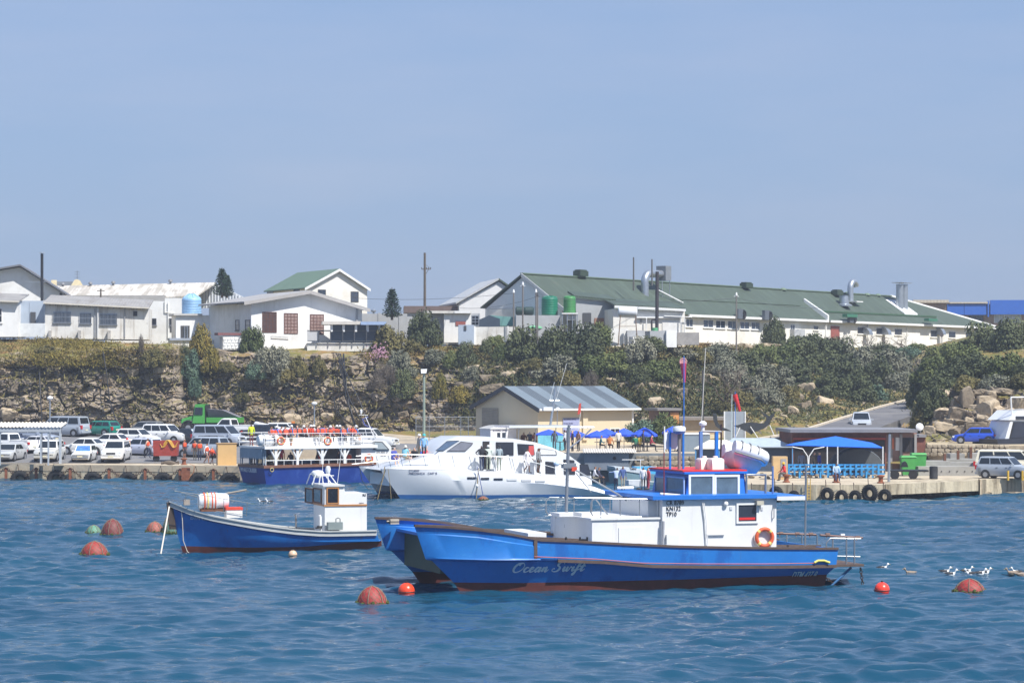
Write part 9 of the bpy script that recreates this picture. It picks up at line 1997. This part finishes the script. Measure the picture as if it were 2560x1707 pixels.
scatter_stuff('grass','yellow',2600,(90,300,842,915),.2,'yellow-green grass on the cliff top left of the pale blue tank',1); scatter_stuff('brown_grass','grassy',2300,(-40,480,842,915),.2,'brownish grass along the cliff top at the left',8); scatter_stuff('dry_grass','grassy',2600,(900,2000,858,900),.22,'dry grass along the hilltop',2); scatter_stuff('low_scrub','olive',5200,(1150,2320,870,1060),.32,'low olive scrub covering the hillside',3); scatter_stuff('heath','dark',5200,(1150,2320,870,1050),.34,'dark low scrub covering the hillside',4); scatter_stuff('cliff_plants','olive',600,(0,1250,900,1070),.35,'small plants growing on the cliff face',6)
# bare trees
def bare_tree(px,py,hpx,label,seed,D=None,spread=1.0,depth=4):
    p = terr(px,py) if D is None else W(px,py,D); h = hpx*p.y/F; rg = random.Random(seed); T_ = thing('bare_tree', p, label, 'tree'); mb = MB(); tw = MB()
    def grow(a, d, L, r, k):
        b = a+d*L; mid = (a+b)/2+Vector((rg.gauss(0,.06),rg.gauss(0,.06),0))*L; (mb if k > 1 else tw).path([a,mid,b],r,5 if k > 1 else 3,r1=r*.6)
        if k == 0: return
        for i in range(rg.choice((2,3)) if k > 1 else 4):
            nd = (d+Vector((rg.gauss(0,.55)*spread,rg.gauss(0,.5)*spread,rg.gauss(.1,.3)))).normalized(); grow(a.lerp(b,rg.uniform(.6,1)),nd,L*rg.uniform(.6,.85),r*.6,k-1)
    for i in range(3): grow(p+Vector((0,0,-.2)),Vector((rg.gauss(0,.5)*spread,rg.gauss(0,.3),1)).normalized(),h*.38,h*.022,depth)
    mb.build('trunk', BARK, T_, 60); o = tw.build('twigs', LEAF['twig'], T_); o['kind'] = 'stuff'
bare_tree(2265,882,66,'wide bare tree before the factory wall left of the disc sign',3,D=318,spread=1.5); bare_tree(1830,1030,140,'tall bare tree above the tan storehouse',5,spread=1.2,depth=5)
for k,px in enumerate((2050,2110,2160,2205)): bare_tree(px,890,74,'%s bare bush from the left rising against the white factory wall' % ORD[k],20+k,spread=1.3)
# Norfolk pines
def pine(px,y0,y1,D,wpx,label,tiers,name='norfolk_pine'):
    b = W(px,y1,D); h = (y1-y0)*D/F; r = wpx*D/F/2; T_ = thing(name,b,label,'tree'); mb = MB(); mb.tube(b,b+Vector((0,0,h)),.14,.03,8); mb.build('trunk', BARK, T_); V = []; rg = np.random.default_rng(px); mbb = MB()
    for k in range(tiers):
        t = k/tiers; z = h*(.12+.86*t); R__ = r*(1-t)**.8+.12
        for j in range(7):
            a = j*2*PI/7+k*.7; d = Vector((math.cos(a),math.sin(a),0)); tip = b+d*R__+Vector((0,0,z+R__*.18)); root = b+Vector((0,0,z)); mbb.path([root,root.lerp(tip,.5)-Vector((0,0,.06)),tip],.03,4,r1=.01)
            for q in range(26):
                f = rg.uniform(.15,1); c = root.lerp(tip,f)-Vector((0,0,.1*f*(1-f)*4)); e = Vector(rg.normal(size=3)*[.6,.6,.35]+np.array([d.x*.5,d.y*.5,.25])).normalized(); sd = e.cross(Vector(rg.normal(size=3))).normalized(); L = .17*(1-.3*f); c = np.array(c)+rg.normal(size=3)*.04; e = np.array(e); s2 = np.array(sd)*.045
                c = c-np.array(b); V += [c-s2,c+s2,c+e*L+s2*.6,c+e*L-s2*.6]
    mbb.build('branches', BARK, T_)['kind'] = 'stuff'; me = bpy.data.meshes.new('needles'); me.from_pydata([tuple(v) for v in V],[],[(i,i+1,i+2,i+3) for i in range(0,len(V),4)]); me.materials.append(leaf_mat('pine_needles_%d' % px,(38,56,44),(62,84,60))); o = bpy.data.objects.new('needles',me); C.objects.link(o); o.parent = T_; o['kind'] = 'stuff'
pine(980,718,800,266,46,'small tiered Norfolk pine right of the veranda',13); pine(555,668,745,292,44,'dark Norfolk pine behind the cliff house roof',14); pine(567,684,745,293,34,'shorter pine tip close against the dark Norfolk pine',11)

# thin summer haze over harbour and town
mb = MB(); mb.bx(-1350,1350,-330,1320,-4,27); o = mb.build('haze', bpy.data.materials.new('haze')); o['kind'] = 'stuff'; o['label'] = 'thin summer haze over the harbour'
hm = o.data.materials[0]; hm.use_nodes = True; n_ = hm.node_tree.nodes; n_.remove(n_['Principled BSDF']); pv = n_.new('ShaderNodeVolumePrincipled'); pv.inputs['Color'].default_value = (.82,.89,1,1); pv.inputs['Density'].default_value = .00042; pv.inputs['Anisotropy'].default_value = .3
hm.node_tree.links.new(pv.outputs[0], n_['Material Output'].inputs['Volume'])
